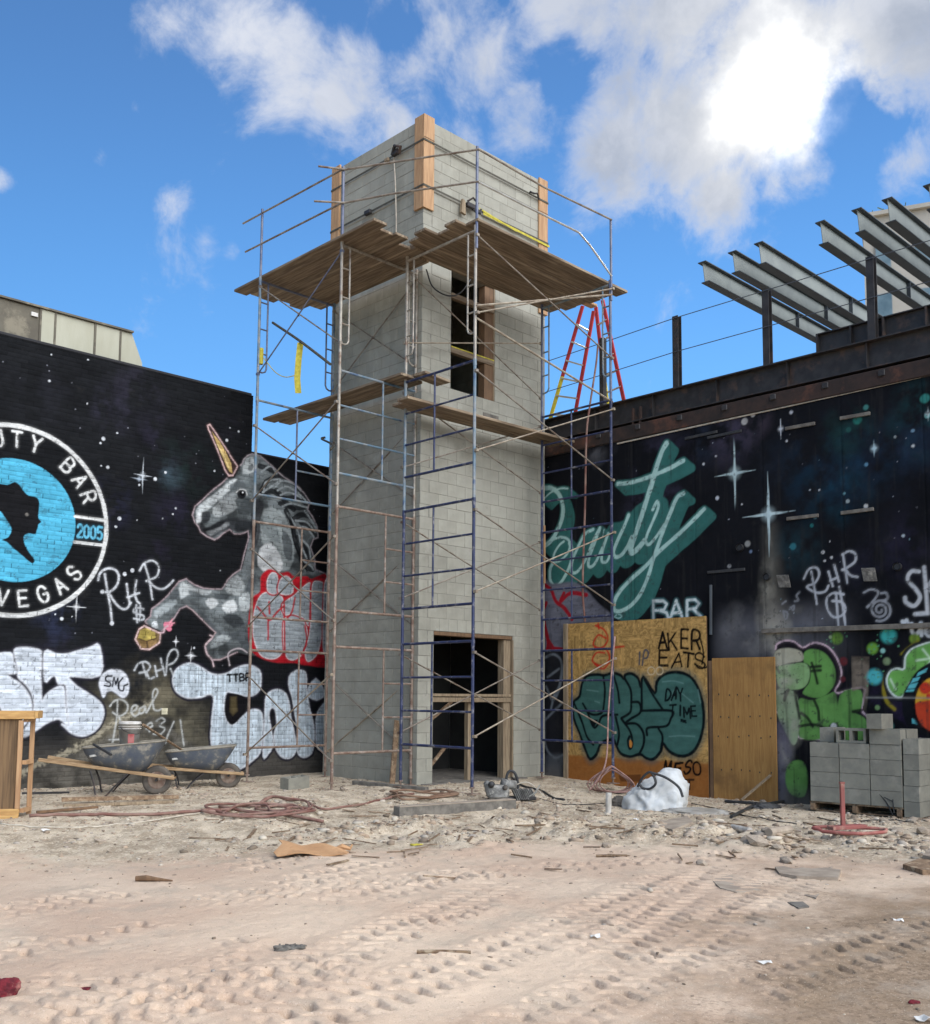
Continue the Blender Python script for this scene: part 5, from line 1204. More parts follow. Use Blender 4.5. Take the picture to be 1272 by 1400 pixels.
    for nm, c, sz in [('header', ((d0+d1)/2, .10, dz-.035), (d1-d0-.01, .20, .06)), ('jamb', (d1-.10, .10, (dz-.07)/2), (.19, .14, dz-.075)), ('jamb', (d1-.018, .05, (dz-.07)/2), (.03, .16, dz-.075)), ('cross_rail', ((d0+d1)/2-.01, .05, 1.335), (d1-d0-.02, .09, .075)), ('cross_rail', ((d0+d1)/2-.01, .03, 1.41), (d1-d0-.02, .04, .045)), ('stud', (d0+.93, .14, .65), (.09, .09, 1.29))]:
        MB().box(c, sz, None, .004).build(nm, MAT['lumber_pale'] if nm != 'header' else MAT['brown_wood'], bk)
    MB().beam((d0+.05, .3, .1), (d0+.55, .3, .55), .03, .05).build('brace', MAT['plank'], bk)
    MB().beam((d0+.1, .35, .9), (d0+.75, .35, 1.3), .03, .05).build('brace', MAT['plank'], bk)
    wf = empty('window_frame', (0, 0, 0)); wf.parent = root
    w0, w1, wz0, wz1 = WIN
    for nm, c, sz, mm in [('jamb', (w1-.12, .10, (wz0+wz1)/2), (.23, .15, wz1-wz0-.01), 'brown_wood'), ('jamb', (w1-.013, .045, (wz0+wz1)/2), (.022, .08, wz1-wz0-.01), 'lumber_pale'), ('cross_rail', ((w0+w1)/2, .05, wz0+.68), (w1-w0-.02, .09, .10), 'plank_x'), ('cross_rail', ((w0+w1)/2, .05, wz0+1.62), (w1-w0-.02, .09, .09), 'plank_x')]:
        MB().box(c, sz, None, .004).build(nm, MAT[mm], wf)
    MB().box(((w0+w1)/2, .004, wz0+.728), (w1-w0-.03, .006, .02)).build('chalk_line', MAT['yellow_strap'], wf)
    return root
tower()

# corner boards strapped round the top of the tower
def zcorner(y):  # height on the front edge for a photo row
    lo, hi = 0, 14
    for _ in range(40):
        mid = (lo+hi)/2; d = np.array([0, 0, mid])-CAM_POS; yy = PX_CY-PX_F*(d@CAM_U)/(d@CAM_F)
        if yy > y: lo = mid
        else: hi = mid
    return lo
ZB = zcorner(284)
def corner_boards(name, cx, cy, sx, sy, z0, z1, label):
    r = empty(name, (cx, cy, z0)); tag(r, label, 'boards', 'corner boards round the tower top')
    h = z1-z0
    MB().box((sx*.10-(sx*.02), -sy*.021, h/2), (.24, .036, h), None, .004).build('board', MAT['wood_form'], r)
    MB().box((-sx*.021, sy*.10, h/2), (.036, .20, h), None, .004).build('board', MAT['wood_form'], r)
    MB().box((sx*.10-(sx*.02), -sy*.0415, h*.75), (.235, .003, .012)).build('strap_mark', MAT['brown_wood'], r)
corner_boards('corner_boards', 0, 0, 1, 1, ZB, TTOP+.05, 'pair of orange boards capping the near top corner of the tower')
corner_boards('corner_boards', TU, 0, -1, 1, ZB-1.0, TTOP+.03, 'pair of orange boards down the right top corner of the tower')
corner_boards('corner_boards', 0, TV, 1, -1, ZB-1.0, TTOP+.03, 'pair of orange boards down the left top corner of the tower')
def strap(name, z, label, yellow=False):
    r = empty(name, (0, 0, z)); tag(r, label, 'strap')
    e = .046
    m = MB()
    for a, b in [((-e, -e), (TU+e, -e)), ((TU+e, -e), (TU+e, TV+e)), ((TU+e, TV+e), (-e, TV+e)), ((-e, TV+e), (-e, -e))]:
        m.beam((a[0], a[1], 0), (b[0], b[1], 0), .005, .034)
    m.build('webbing', MAT['grey_strap'], r)
    if yellow:
        m = MB(); m.beam((1.35, -e-.012, -.02), (TU+.06, -e-.012, -.05), .004, .040); m.beam((1.25, -e-.018, .03), (2.2, -e-.018, -.06), .004, .028); m.build('loose_end', MAT['yellow_strap'], r)
        m = MB(); m.box((1.02, -.09, -.02), (.22, .07, .09), None, .012); m.tube([(.92, -.10, .03), (1.0, -.16, .10), (1.14, -.14, .05)], .018, 6); m.tube([(1.05, -.1, -.07), (1.2, -.13, -.1), (1.25, -.1, 0)], .02, 6); m.build('ratchet', MAT['steel_dark'], r)
        MB().prism([(-.06, -.12), (.05, -.14), (.03, .10), (-.03, .12)], (0, -.05, 0), (.84, -.05, -.08), (1, 0, 0), (0, 0, 1)).build('wedge', MAT['lumber_pale'], r)
        MB().box((-.08, 1.35, -.02), (.07, .16, .08), None, .01).build('buckle', MAT['steel_dark'], r)
    else:
        m = MB(); m.box((-.09, .62, 0), (.08, .16, .10), None, .015); m.tube([(-.1, .70, -.02), (-.15, .58, .08), (-.13, .45, .02), (-.1, .52, -.06)], .03, 6); m.build('ratchet', MAT['steel_dark'], r)
        MB().box((-.08, .86, -.04), (.06, .10, .07), None, .012).build('block', MAT['lumber_pale'], r)
        MB().tube([(2.55, -.06, .03), (2.62, -.11, .0), (2.72, -.1, .04), (2.80, -.07, -.03)], .018, 6).build('hook', MAT['steel_dark'], r)
Z1 = zcorner(192); Z2 = zcorner(254)
strap('ratchet_strap', Z1, 'upper grey ratchet strap tied round the tower top')
strap('ratchet_strap', Z2, 'lower ratchet strap with loose yellow end round the tower top', True)
o = MB().tube([(-.06, .70, Z1-.05), (-.055, .66, Z1-.5), (-.06, .62, Z1-1.1), (-.06, .60, Z1-1.75)], .012, 6).build('hanging_rope', MAT['cord_pale']); tag(o, 'pale rope hanging down the shaded top of the tower', 'rope')

# ------------------------------------------------------------------ scaffolds
def frame(root, axis, fixed, s_out, s_in, z0, z1, rails, mats, center=None, half=None, arch=False, jack=0.0):
    """one frame in a scaffold tier. axis 'u': posts spread along X at y=fixed; axis 'v': along Y at x=fixed"""
    fr = empty('frame', (0, 0, 0)); fr.parent = root
    def P(s, z): return (s, fixed, z) if axis == 'u' else (fixed, s, z)
    mp, mr, mc = mats
    for s in (s_out, s_in):
        b = MB(); b.tube([P(s, z0), P(s, z1)], .0235, 8); b.tube([P(s, z1-.08), P(s, z1+.02)], .028, 8)
        b.build('leg', mp, fr)
        if jack: 
            b = MB(); b.tube([P(s, z0-jack), P(s, z0+.05)], .016, 6); c = P(s, z0-jack+.006); b.box(c, (.15, .15, .012)); b.tube([P(s, z0-.02), P(s, z0+.0)], .04, 6)
            b.build('base_jack', MAT['pipe_rust'], fr)
    for k, z in enumerate(rails):
        MB().tube([P(s_out, z), P(s_in, z)], .0205 if k in (0, len(rails)-1) else .0165, 8).build('rung', mr, fr)
    if center is not None:
        sc, za, zb = center
        MB().tube([P(sc, za), P(sc, zb)], .016, 6).build('upright', mc, fr)
        for z in (half or []):
            MB().tube([P(sc, z), P(s_in, z)], .0155, 6).build('rung', mr if half else mc, fr)
    if arch:
        MB().tube([P(s_out, z1-.06), P(s_in, z1-.06)], .021, 8).build('header', mr, fr)
        for s, d in ((s_out, 1), (s_in, -1)):
            dd = d*.16*(1 if s_in > s_out else -1)
            zlo = z1-1.62
            pts = [P(s+dd, z1-.07), P(s+dd, zlo+.08), P(s+dd*.85, zlo+.025), P(s+dd*.5, zlo), P(s, zlo+.01)]
            MB().tube(pts, .015, 6).build('ladder_stile', mr, fr)
            for z in (z1-.42, z1-.88, z1-1.30): MB().tube([P(s, z), P(s+dd, z-.0)], .013, 6).build('rung', mr, fr)
    return fr
def brace(root, p0, p1, m, sag=0.0):
    b = MB(); mid = ((p0[0]+p1[0])/2, (p0[1]+p1[1])/2, (p0[2]+p1[2])/2-sag); b.tube([p0, mid, p1], .012, 6)
    for q in (p0, p1, mid): b.box(q, (.05, .05, .04)) if q is not mid else b.tube([(q[0]-.03, q[1]-.03, q[2]), (q[0]+.03, q[1]+.03, q[2])], .012, 6)
    b.build('cross_brace', m, root)

# left scaffold: frames stand off the left face
def left_scaffold():
    r = empty('scaffold', (-.8, 1.1, 0)); tag(r, 'rusty and grey tube scaffold standing along the left face of the tower', 'scaffold')
    r.location = (0, 0, 0)
    ru, tl, gv = MAT['pipe_rust'], MAT['pipe_teal'], MAT['pipe_galv']
    F = [(.12, -1.565, -.02), (2.2, -1.675, -.13)]
    for k, (v, so, si) in enumerate(F):
        mid = so+(si-so)*.62
        frame(r, 'u', v, so, si, .12, 2.13, [.54, 2.11], (ru, ru, ru), (mid, .54, 2.11), [1.06, 1.58], jack=.12)
        frame(r, 'u', v, so, si, 2.14, 4.23, [2.65, 4.22], (ru, ru, ru), (mid, 2.65, 4.22), [3.16, 3.68])
        if k == 0: frame(r, 'u', v, so, si, 4.24, 6.34, [4.73, 5.26, 5.78, 6.32], (gv, tl, tl), (so+(si-so)*.56, 4.73, 6.32))
        else: frame(r, 'u', v, so, si, 4.24, 6.30, [4.68, 6.26], (tl, tl, MAT['post_grey']), (mid-.15, 4.68, 6.26), [5.2])
        frame(r, 'u', v, so, si, 6.36 if k == 0 else 6.31, 8.36, [], (gv if k == 0 else tl, gv if k == 0 else MAT['post_grey'], gv), arch=True)
    (va, soa, sia), (vb, sob, sib) = F
    for t in range(3):
        z = 2.06*t+.08
        for k, (a, b) in enumerate(((soa, sob), (sia, sib))):
            m1 = MAT['brace'] if k == 0 else MAT['steel_dark']
            brace(r, (a-.03*(1-2*k), va, z+.36), (b-.03*(1-2*k), vb, z+1.62), MAT['brace'])
            brace(r, (a-.05*(1-2*k), va, z+1.62), (b-.05*(1-2*k), vb, z+.36), MAT['brace'] if t else MAT['brace_pale'])
    brace(r, (soa, va, 8.2), (sob, vb, 6.7), MAT['post_grey']); brace(r, (soa, va, 6.75), (sob, vb, 8.2), MAT['brace']); brace(r, (sia-.02, va, 6.75), (sib, vb, 8.2), MAT['brace']); brace(r, (sia-.02, va, 8.2), (sib, vb, 6.75), MAT['brace'])
    # guard rail posts and rails
    for (v, so) in ((va, soa), (vb, sob)):
        MB().tube([(so, v, 8.36), (so, v, 9.56)], .0215, 8).build('guard_post', MAT['post_grey'], r)
    for z, e in ((9.50, .55), (8.96, .45)):
        MB().tube([(soa-.03, va-.02, z), (sob-.03, vb+e, z-.02)], .0155, 6).build('guard_rail', MAT['rail'], r)
    # front rails across to the right scaffold
    MB().tube([(-1.95, .25, 9.47), (soa, va-.04, 9.50), (-1.1, -.7, 9.52), (-.5, -1.78, 9.52)], .0155, 6).build('guard_rail', MAT['brace'], r)
    MB().tube([(-2.0, .27, 8.90), (soa, va-.05, 8.96), (-1.15, -.6, 9.02), (-.5, -1.78, 9.02)], .0155, 6).build('guard_rail', MAT['brace'], r)
    return r
left_scaffold()
def right_scaffold():
    r = empty('scaffold', (0, 0, 0)); tag(r, 'blue tube scaffold standing in front of the doorway face of the tower', 'scaffold')
    bl, tl, gv = MAT['pipe_blue'], MAT['pipe_teal'], MAT['pipe_galv']
    G = [(-.5, -1.725, -.19), (2.5, -1.92, -.41)]
    for k, (u, so, si) in enumerate(G):
        mid = so+(si-so)*.56
        for t in range(3):
            z = .02+2.06*t
            rails = [z+.64, z+1.15, z+1.65, z+2.16]
            frame(r, 'v', u, so, si, z+.10, z+2.16, rails, (bl if (t < 2 or k) else tl, bl, bl), (mid, rails[0], rails[3]), jack=.10 if t == 0 else 0)
        frame(r, 'v', u, so, si, 6.31, 8.34, [], (gv if k == 0 else MAT['post_grey'], gv if k == 0 else MAT['pipe_teal'], gv), arch=True)
    (ua, soa, sia), (ub, sob, sib) = G
    for t in range(4):
        z = .02+2.06*t
        for k, (a, b) in enumerate(((soa, sob), (sia, sib))):
            s = -.03 if k == 0 else .03
            if t == 3 and k == 1: brace(r, (ua, a+s, z+1.95), (ub, b+s, z+.45), MAT['brace']); brace(r, (ua, a+s, z+.75), (ub, b+s, z+1.45), MAT['brace_pale']); continue
            brace(r, (ua, a+s, z+2.0), (ub, b+s, z+.81), MAT['brace'])
            brace(r, (ua, a+s*1.6, z+.81), (ub, b+s*1.6, z+2.0), MAT['brace_pale'] if k == 0 else MAT['brace'])
    MB().tube([(ua, soa-.03, 7.12), (ub, sob-.03, 8.10)], .016, 6).build('guard_rail', MAT['brace_pale'], r)
    MB().tube([(ua, soa, 6.95), (ub+.05, sob, 6.28)], .016, 6).build('guard_rail', MAT['brace_pale'], r)
    for (u, so, h) in ((ua, soa, 9.58), (ub, sob, 9.42)):
        MB().tube([(u, so-.02, 8.0), (u, so-.02, h)], .0215, 8).build('guard_post', MAT['post_grey'], r)
    MB().tube([(ua, soa-.04, 9.53), (.9, soa-.1, 9.44), (ub, sob-.04, 9.40)], .0155, 6).build('guard_rail', MAT['rail'], r)
    MB().tube([(ua, soa-.04, 9.02), (.5, soa-.08, 8.99), (1.7, sob+.02, 8.93), (2.0, sob+.02, 8.80), (ub, sob-.03, 8.42)], .016, 6).build('guard_rail', MAT['alu'], r)
    return r
right_scaffold()

def planks():
    def plank(p0, p1, w_, m, label, grp, th=.045, cat='plank', roll=0.0):
        X = Vector(p1)-Vector(p0); mid = (Vector(p0)+Vector(p1))/2
        o = MB().box((0, 0, 0), ((X.length, w_, th) if abs(X.x) > abs(X.y) else (w_, X.length, th)), None, .006).build('scaffold_plank', m)
        o.location = mid
        if abs(X.x) > abs(X.y): o.rotation_euler = (roll, -math.atan2(X.z, X.x), math.atan2(X.y, X.x))
        else: o.rotation_euler = (math.atan2(X.z, X.y), roll, -math.atan2(X.x, X.y))
        tag(o, label, cat, grp); return o
    R = random.Random(4)
    zt = 8.375
    names = ['outermost', 'second from outside', 'third from outside', 'fourth from outside', 'fifth from outside', 'innermost, against the wall']
    starts = [-.78, -.60, -.66, -.42, -.50, -.28]; ends = [3.02, 2.92, 2.96, 2.80, 2.88, 2.62]
    for k in range(6):
        u = -1.545+k*.262
        plank((u, starts[k], zt-.0), (u+R.uniform(-.01, .01), ends[k], zt+R.uniform(-.006, .006)), .255, MAT['plank_y'], 'top deck plank on the left scaffold, '+names[k], 'planks of the left top deck')
    st = [-.62, -.80, -.98, -.70, -.55, -.40]; st = [-.52, -.72, -.60, -.86, -.74, -.62]
    en = [3.10, 3.02, 3.05, 2.96, 3.0, 2.88]
    for k in range(6):
        v = -1.66+k*.262
        plank((st[k], v, zt+.055), (en[k], v+R.uniform(-.02, .01)-.04, zt+R.uniform(-.01, .004)-.01), .255, MAT['plank_x'], 'top deck plank on the right scaffold, '+names[k], 'planks of the right top deck')
    plank((-.58, -.32, 6.37), (-.60, 3.48, 6.37), .26, MAT['plank_y'], 'outer plank of the middle deck on the left scaffold', 'planks of the left middle deck')
    plank((-.30, -.22, 6.37), (-.31, 3.40, 6.37), .26, MAT['plank_y'], 'inner plank of the middle deck on the left scaffold', 'planks of the left middle deck')
    plank((-.42, -.40, 6.415), (.16, -.36, 6.40), .30, MAT['plank_x'], 'short plank end laid over the left middle deck at the tower corner', None)
    plank((-.85, -.52, 5.90), (3.02, -.60, 5.905), .255, MAT['plank_x'], 'outer plank of the middle deck on the right scaffold', 'planks of the right middle deck')
    plank((-.72, -.25, 5.90), (2.96, -.32, 5.905), .255, MAT['plank_x'], 'inner plank of the middle deck on the right scaffold', 'planks of the right middle deck')
    o = MB().box((-.26, -.42, 5.90+.022+.097), (.39, .19, .19), None, .006).build('spare_block', MAT['pallet_block']); tag(o, 'single grey block lying on the right middle deck by the tower corner', 'block')
planks()

def straps_hanging():
    def ribbon(pts, w_, m, name, label):
        P = [Vector(q) for q in pts]; b = MB()
        n = len(P); vs = []; 
        side = Vector((.70, -.71, 0))*w_/2
        for q in P: vs += [q-side, q+side, q+side+Vector((0.003, .003, 0)), q-side+Vector((0.003, .003, 0))]
        fs = []
        for i in range(n-1):
            for k in range(4): fs.append((i*4+k, i*4+(k+1) % 4, (i+1)*4+(k+1) % 4, (i+1)*4+k))
        fs.append((0, 1, 2, 3)); fs.append(tuple((n-1)*4+k for k in range(4)))
        o = b.add(vs, fs).build(name, m); tag(o, label, 'strap'); return o
    v = 1.2; zt = at(411, 468, 1, v)
    ribbon([zt, zt+np.array([-.03, 0, -.3]), zt+np.array([-.04, .01, -.6]), zt+np.array([-.02, 0, -.84])], .10, MAT['yellow_strap'], 'yellow_strap', 'yellow strap hanging in the gap between the left scaffold frames')
    pts = [at(373, 441, 1, 2.1), at(410, 466, 1, 1.2), at(452, 498, 1, .3)]
    o = MB().tube(catmull(pts, 8), .022, 6).build('lashing_rope', MAT['grey_strap']); tag(o, 'dark lashing rope slung between the left scaffold frames with the yellow strap', 'rope')
    p = np.array([-1.63, 2.2, 6.9]); m = MB(); m.tube([p+np.array([0, 0, -.02]), p+np.array([0, 0, .25])], .045, 10); m.tube(catmull([p+np.array([.06, 0, .1]), p+np.array([.22, -.1, -.12]), p+np.array([.36, -.2, -.2]), p+np.array([.5, -.3, -.16])], 5), .008, 5)
    o = m.build('yellow_wrap', MAT['yellow_strap']); tag(o, 'yellow strap wound round the outer left scaffold post', 'strap')
    o = MB().tube(catmull([at(445, 598, 1, 1.9), at(440, 600, 1, 1.9), at(455, 608, 1, 1.2), at(452, 615, 1, 1.)], 4), .02, 6).build('grey_strap', MAT['grey_strap']); tag(o, 'grey green strap tied behind the left scaffold brace', 'strap')
    a = [at(583, 368, 1, -.1), at(592, 392, 1, -.1), at(612, 404, 1, -.1), at(630, 400, 1, -.1), at(645, 380, 1, -.1)]
    o = MB().tube(catmull(a, 6), .012, 6).build('black_hose', MAT['black']); tag(o, 'black hose looping under the right top deck', 'hose')
    a = [at(818, 470, 1, -1.2), at(815, 500, 1, -1.2), at(806, 560, 1, -1.25), at(802, 600, 1, -1.3), at(800, 700, 1, -1.3), at(797, 800, 1, -1.3), at(800, 850, 1, -1.3)]
    o = MB().tube(catmull(a, 6), .018, 6).build('hanging_hose', MAT['hose_red']); tag(o, 'dusty red hose hanging down inside the right scaffold', 'hose')
straps_hanging()

# ------------------------------------------------------------------ roof steel, ladder, plant, far building
def ibeam(m, p0, p1, h, w_, tf=.014, tw=.01, flange=None):
    """adds web to m and flanges to flange (or m)"""
    fl = flange or m; p0, p1 = Vector(p0), Vector(p1)
    m.beam(p0, p1, tw, h-2*tf); z = Vector((0, 0, (h-tf)/2))
    fl.beam(p0+z, p1+z, w_, tf); fl.beam(p0-z, p1-z, w_, tf)
def roof_edge():
    r = empty('roof_beam', (RW, -4, 5.76)); tag(r, 'long dark steel beam along the top of the mural wall', 'beam')
    Y0, Y1 = -10.1, .30; O = Vector((RW, -4, 5.76))
    a = MB(); ibeam(a, Vector((.10, Y0, 6.27))-O, Vector((.10, Y1, 6.27))-O, .44, .24) if False else None
    w_, f = MB(), MB()
    ibeam(w_, Vector((RW+.10, Y0, 6.27))-O, Vector((RW+.10, Y1, 6.27))-O, .42, .26, .02, .014, f)
    w_.build('web', MAT['steel_dark'], r); f.build('flange', MAT['steel_dark'], r)
    for y in np.arange(-9.6, .2, 1.22): MB().box(Vector((RW+.055, y, 6.27))-O, (.08, .012, .375)).build('stiffener', MAT['steel_dark'], r)
    for y in (-1.9, -2.05): MB().box(Vector((RW+.0, y, 6.15))-O, (.05, .03, .30)).build('clip', MAT['steel_rust'], r)
    r2 = empty('timber_ledge', (RW, -4, 5.76)); tag(r2, 'rusty brown ledger board between the mural and the steel beam', 'ledger')
    MB().box((.06, -.9, .13), (.22, 10.4, .24), None, .01).build('ledger', MAT['steel_rust'], r2)
    MB().box((-.015, -.9, .055), (.05, 10.4, .10), None, .008).build('angle', MAT['steel_dark'], r2)
    for y in np.arange(-5.5, 4.0, .83): MB().box((-.06, y, .18), (.03, .10, .09), None, .01).build('bracket', MAT['steel_dark'], r2)
    # raised kerb beam further right
    r3 = empty('kerb_beam', (RW, -5, 6.5)); tag(r3, 'raised dark steel kerb beam on the right end of the roof edge', 'beam')
    w_, f = MB(), MB(); ibeam(w_, (.32, -5.0, .18), (.32, -.08, .18), .36, .16, .015, .012, f); w_.build('web', MAT['steel_dark'], r3); f.build('flange', MAT['steel_dark'], r3)
    for y in (-.1, -.62, -1.1, -1.7, -2.3, -2.9): MB().box((.26, y, .18), (.08, .02, .325)).build('stiffener', MAT['steel_dark'], r3)
    o = MB().box((8.3, -3.4, 3.2), (9.6, 13.0, 6.35)).build('roof_block', MAT['roof']); tag(o, 'flat roofed building mass behind the starry mural wall', 'building')
roof_edge()
POSTS = []
for i, (x, yt, yb, nm) in enumerate([(925.5, 433, 536, 'leftmost'), (1048.5, 397, 507, 'middle'), (1191, 352, 470, 'rightmost')]):
    q = at(x, yt, 0, RW+.16); POSTS.append(q); h = q[2]-6.48
    m = MB(); m.box((0, 0, h/2), (.11, .022, h)); m.box((-.05, 0, h/2), (.012, .11, h)); m.box((.05, 0, h/2), (.012, .11, h)); m.box((0, 0, .008), (.2, .18, .016))
    o = m.build('guard_post', MAT['steel_dark']); o.location = (q[0], q[1], 6.481)
    tag(o, f'{nm} short dark steel post of the roof edge cable rail', 'post', 'roof edge guard posts')
q = at(828, 468, 0, RW+.2)
o = MB().box((0, 0, .65), (.10, .10, 1.30), None, .008).build('guard_post', MAT['steel_dark']); o.location = (RW+.2, at(825, 560, 0, RW+.2)[1], 6.481); tag(o, 'dark steel roof post standing behind the stepladder and scaffold', 'post', 'roof edge guard posts')
for zz, nm in ((-.04, 'upper'), (-.62, 'lower')):
    a = POSTS[0]; b = POSTS[2]; y_end = 0.6; 
    pts = [(a[0]-.065, y_end, a[2]+zz-.10), (a[0]-.065, -1.2, a[2]+zz-.05), (a[0]-.065, a[1], a[2]+zz), (a[0]-.065, POSTS[1][1], a[2]+zz), (a[0]-.065, b[1], b[2]+zz), (a[0]-.065, -9.0, b[2]+zz)]
    o = MB().tube(pts, .0075, 5).build('guard_cable', MAT['cable']); tag(o, f'{nm} thin steel cable strung along the roof edge posts', 'cable')
def canopy_beams():
    nm = ['first', 'second', 'third', 'fourth', 'fifth', 'sixth', 'seventh']
    for k, v in enumerate([-3.245, -3.80, -4.262, -5.277, -5.838, -6.283, -6.86]):
        r = empty('canopy_beam', (RW+.06, v, 8.5)); tag(r, f'{nm[k]} pale steel canopy beam from the left, jutting over the roof edge', 'beam', 'row of steel canopy beams')
        w_, f = MB(), MB(); ibeam(w_, (.10, 0, -.16), (6.8, 0, -.16), .32, .15, .014, .010, f)
        # tapered nose
        w_.prism([(0.02, -.005), (.10, -.015), (.10, -.305), (.085, -.315)], (0, .010, 0), (0, -.005, 0), (1, 0, 0), (0, 0, 1))
        f.beam((0, 0, -.007), (.10, 0, -.007), .15, .014)
        w_.build('web', MAT['steel_grey'], r); f.build('flange', MAT['steel_flange'], r)
        for x in (3.15, 4.6): MB().box((x, 0, -.16), (.012, .14, .288)).build('stiffener', MAT['steel_flange'], r)
    r = empty('support_beam', (RW+5.2, -5, 6.4)); tag(r, 'dark steel girder on columns carrying the canopy beams behind the roof edge', 'girder')
    w_, f = MB(), MB(); ibeam(w_, (0, -3.4, 1.58), (0, 2.4, 1.58), .36, .2, .016, .012, f); w_.build('web', MAT['steel_dark'], r); f.build('flange', MAT['steel_dark'], r)
    for y in (-2.8, 1.9): MB().box((0, y, .69), (.16, .16, 1.40)).build('column', MAT['steel_dark'], r)
canopy_beams()

def stepladder():
    """A-frame ladder on the roof, seen from its side edge on: red rails, yellow feet"""
    X = RW+.62; ZR = 6.40
    L = lambda x, y: at(x, y, 0, X)
    r = empty('stepladder', (X, -1.0, ZR)); tag(r, 'red stepladder with yellow feet standing on the roof behind the scaffold', 'ladder')
    O = Vector((X, -1.0, ZR))
    def V3(x, y, dx=0): p = at(x, y, 0, X+dx); return Vector((float(p[0]), float(p[1]), float(p[2])))-O
    top = 8.63
    # front section rails (left pair)
    def rail(a, b, dx, cut, mats):
        pa, pb = V3(*a, dx), V3(*b, dx); ext = (pb-pa); 
        c = pa+ext*cut
        MB().beam(pa, c, .075, .032, (1, 0, 0), .004).build('rail', MAT['ladder_red'], r); MB().beam(c, pb, .078, .034, (1, 0, 0), .004).build('rail_foot', mats, r)
    rail((797, 418), (751, 578), 0, .60, MAT['ladder_yel']); rail((812, 425), (785, 575), .0, .97, MAT['ladder_yel'])
    rail((815, 420), (833, 572), .55, .55, MAT['ladder_yel']); rail((824, 410), (856, 560), .55, .97, MAT['ladder_yel'])
    def lerp(a, b, t): return (a[0]+(b[0]-a[0])*t, a[1]+(b[1]-a[1])*t)
    for t in (.16, .31, .47, .62, .77, .93):
        a = lerp((797, 418), (751, 578), t); b = lerp((812, 425), (785, 575), t+.03)
        MB().beam(V3(*a), V3(*b), .075, .028, (0, 0, 1), .003).build('tread', MAT['alu'], r)
        a = lerp((815, 420), (833, 572), t); b = lerp((824, 410), (856, 560), t+.02)
        MB().beam(V3(*a, .55), V3(*b, .55), .04, .025, (0, 0, 1), .003).build('cross_bar', MAT['alu'], r)
    c = V3(806, 416, .2); MB().box(c, (.30, .16, .05), None, .01).build('top_cap', MAT['wood_form'], r)
    return r
stepladder()

def hvac():
    V = 3.62; zt, zb = 7.36, 6.30
    u0, u1 = -5.9, -3.25
    r = empty('rooftop_unit', (u0, V, zb)); tag(r, 'olive grey and cream sheet metal air handler on the roof of the mural wall building', 'air handler')
    def bx(nm, a, b, m, pro=0.0, z0=zb, z1=zt): MB().box(((a+b)/2-u0, .6-pro/2, (z0+z1)/2-zb), (b-a, 1.2+pro, z1-z0), None, .012).build(nm, m, r)
    bx('panel', u0, -4.73, MAT['hvac_dark']); bx('panel', -4.725, -4.50, MAT['hvac_lite'], .01); bx('panel', -4.495, -3.85, MAT['hvac_lite']); bx('panel', -3.845, -3.42, MAT['hvac_lite'], .006)
    m = MB(); m.prism([(-3.415, zb), (-2.98, zb), (-3.02, 6.9), (-3.22, zt), (-3.415, zt)], (0, 1.19, 0), (-u0, .005, -zb), (1, 0, 0), (0, 0, 1)); m.build('sloped_end', MAT['hvac_lite'], r)
    for u in (-4.73, -4.5, -3.85, -3.42): MB().box((u-u0, -.012, (zt-zb)/2), (.03, .02, zt-zb)).build('seam', MAT['hvac_dark'], r)
    MB().box((-4.66-u0, -.02, zt-zb+.012), (2.9, .06, .03)).build('top_rail', MAT['hvac_dark'], r)
    MB().box((-4.83-u0, -.02, .93), (.10, .03, .06)).build('label_plate', MAT['paper'], r)
hvac()

def far_building():
    # apartment block well behind the canopy
    d = ray(1180, 300); t = 62.0; B = CAM_POS+d*t/np.linalg.norm(d)
    r = empty('apartment_block', (float(B[0]), float(B[1]), 0)); tag(r, 'pale apartment block far behind the steel canopy beams', 'building')
    X = Vector((float(VRT[0]), float(VRT[1]), 0)); Y = Vector((float(VAX[0]), float(VAX[1]), 0)); Z = Vector((0, 0, 1))
    # facade turned a little so that its roof line climbs to the right
    c, s = math.cos(-.42), math.sin(-.42); X, Y = X*c+Y*s, Y*c-X*s
    H = float(B[2])
    MB().box(X*9+Y*6+Z*(H/2), (18, 12, H), (X, Y, Z)).build('wall', MAT['far_wall'], r)
    MB().box(X*12+Y*5+Z*(H+.9), (11, 8, 1.8), (X, Y, Z)).build('penthouse', MAT['far_wall'], r)
    MB().box(X*9+Y*5.9+Z*(H+.12), (18.3, 12.3, .22), (X, Y, Z)).build('parapet', MAT['far_wall'], r)
    for fl in range(5):
        z = H-2.3-fl*2.9
        for col, (xc, w_) in enumerate([(.95, .8), (3.55, 2.2), (7.2, 2.2), (10.9, 2.2), (14.6, 2.2)]):
            f = MB().box(X*xc+Y*(-.03)+Z*z, (w_, .10, 1.9), (X, Y, Z)).build('window', MAT['far_frame'], r)
            for k in range(max(1, int(round(w_/.9)))):
                n_ = max(1, int(round(w_/.9))); pw = w_/n_
                MB().box(X*(xc-w_/2+pw*(k+.5))+Y*(-.085)+Z*z, (pw-.09, .03, 1.78), (X, Y, Z)).build('pane', MAT['glass'], f)
    m = MB()
    R = random.Random(2)
    for k in range(60):
        p = X*(1.3+R.uniform(-.9, .9))+Y*(1+R.uniform(-.5, .5))+Z*(H+.25+R.uniform(0, .6)); m.box(p, (.25, .03, .12), (Vector((R.uniform(-1, 1), R.uniform(-1, 1), .3)).normalized(), Vector((0, .6, .8)), Vector((.7, 0, .7))))
    m.build('roof_plant', simple('roof_shrub', (.05, .08, .03, 1), .8), r)
far_building()

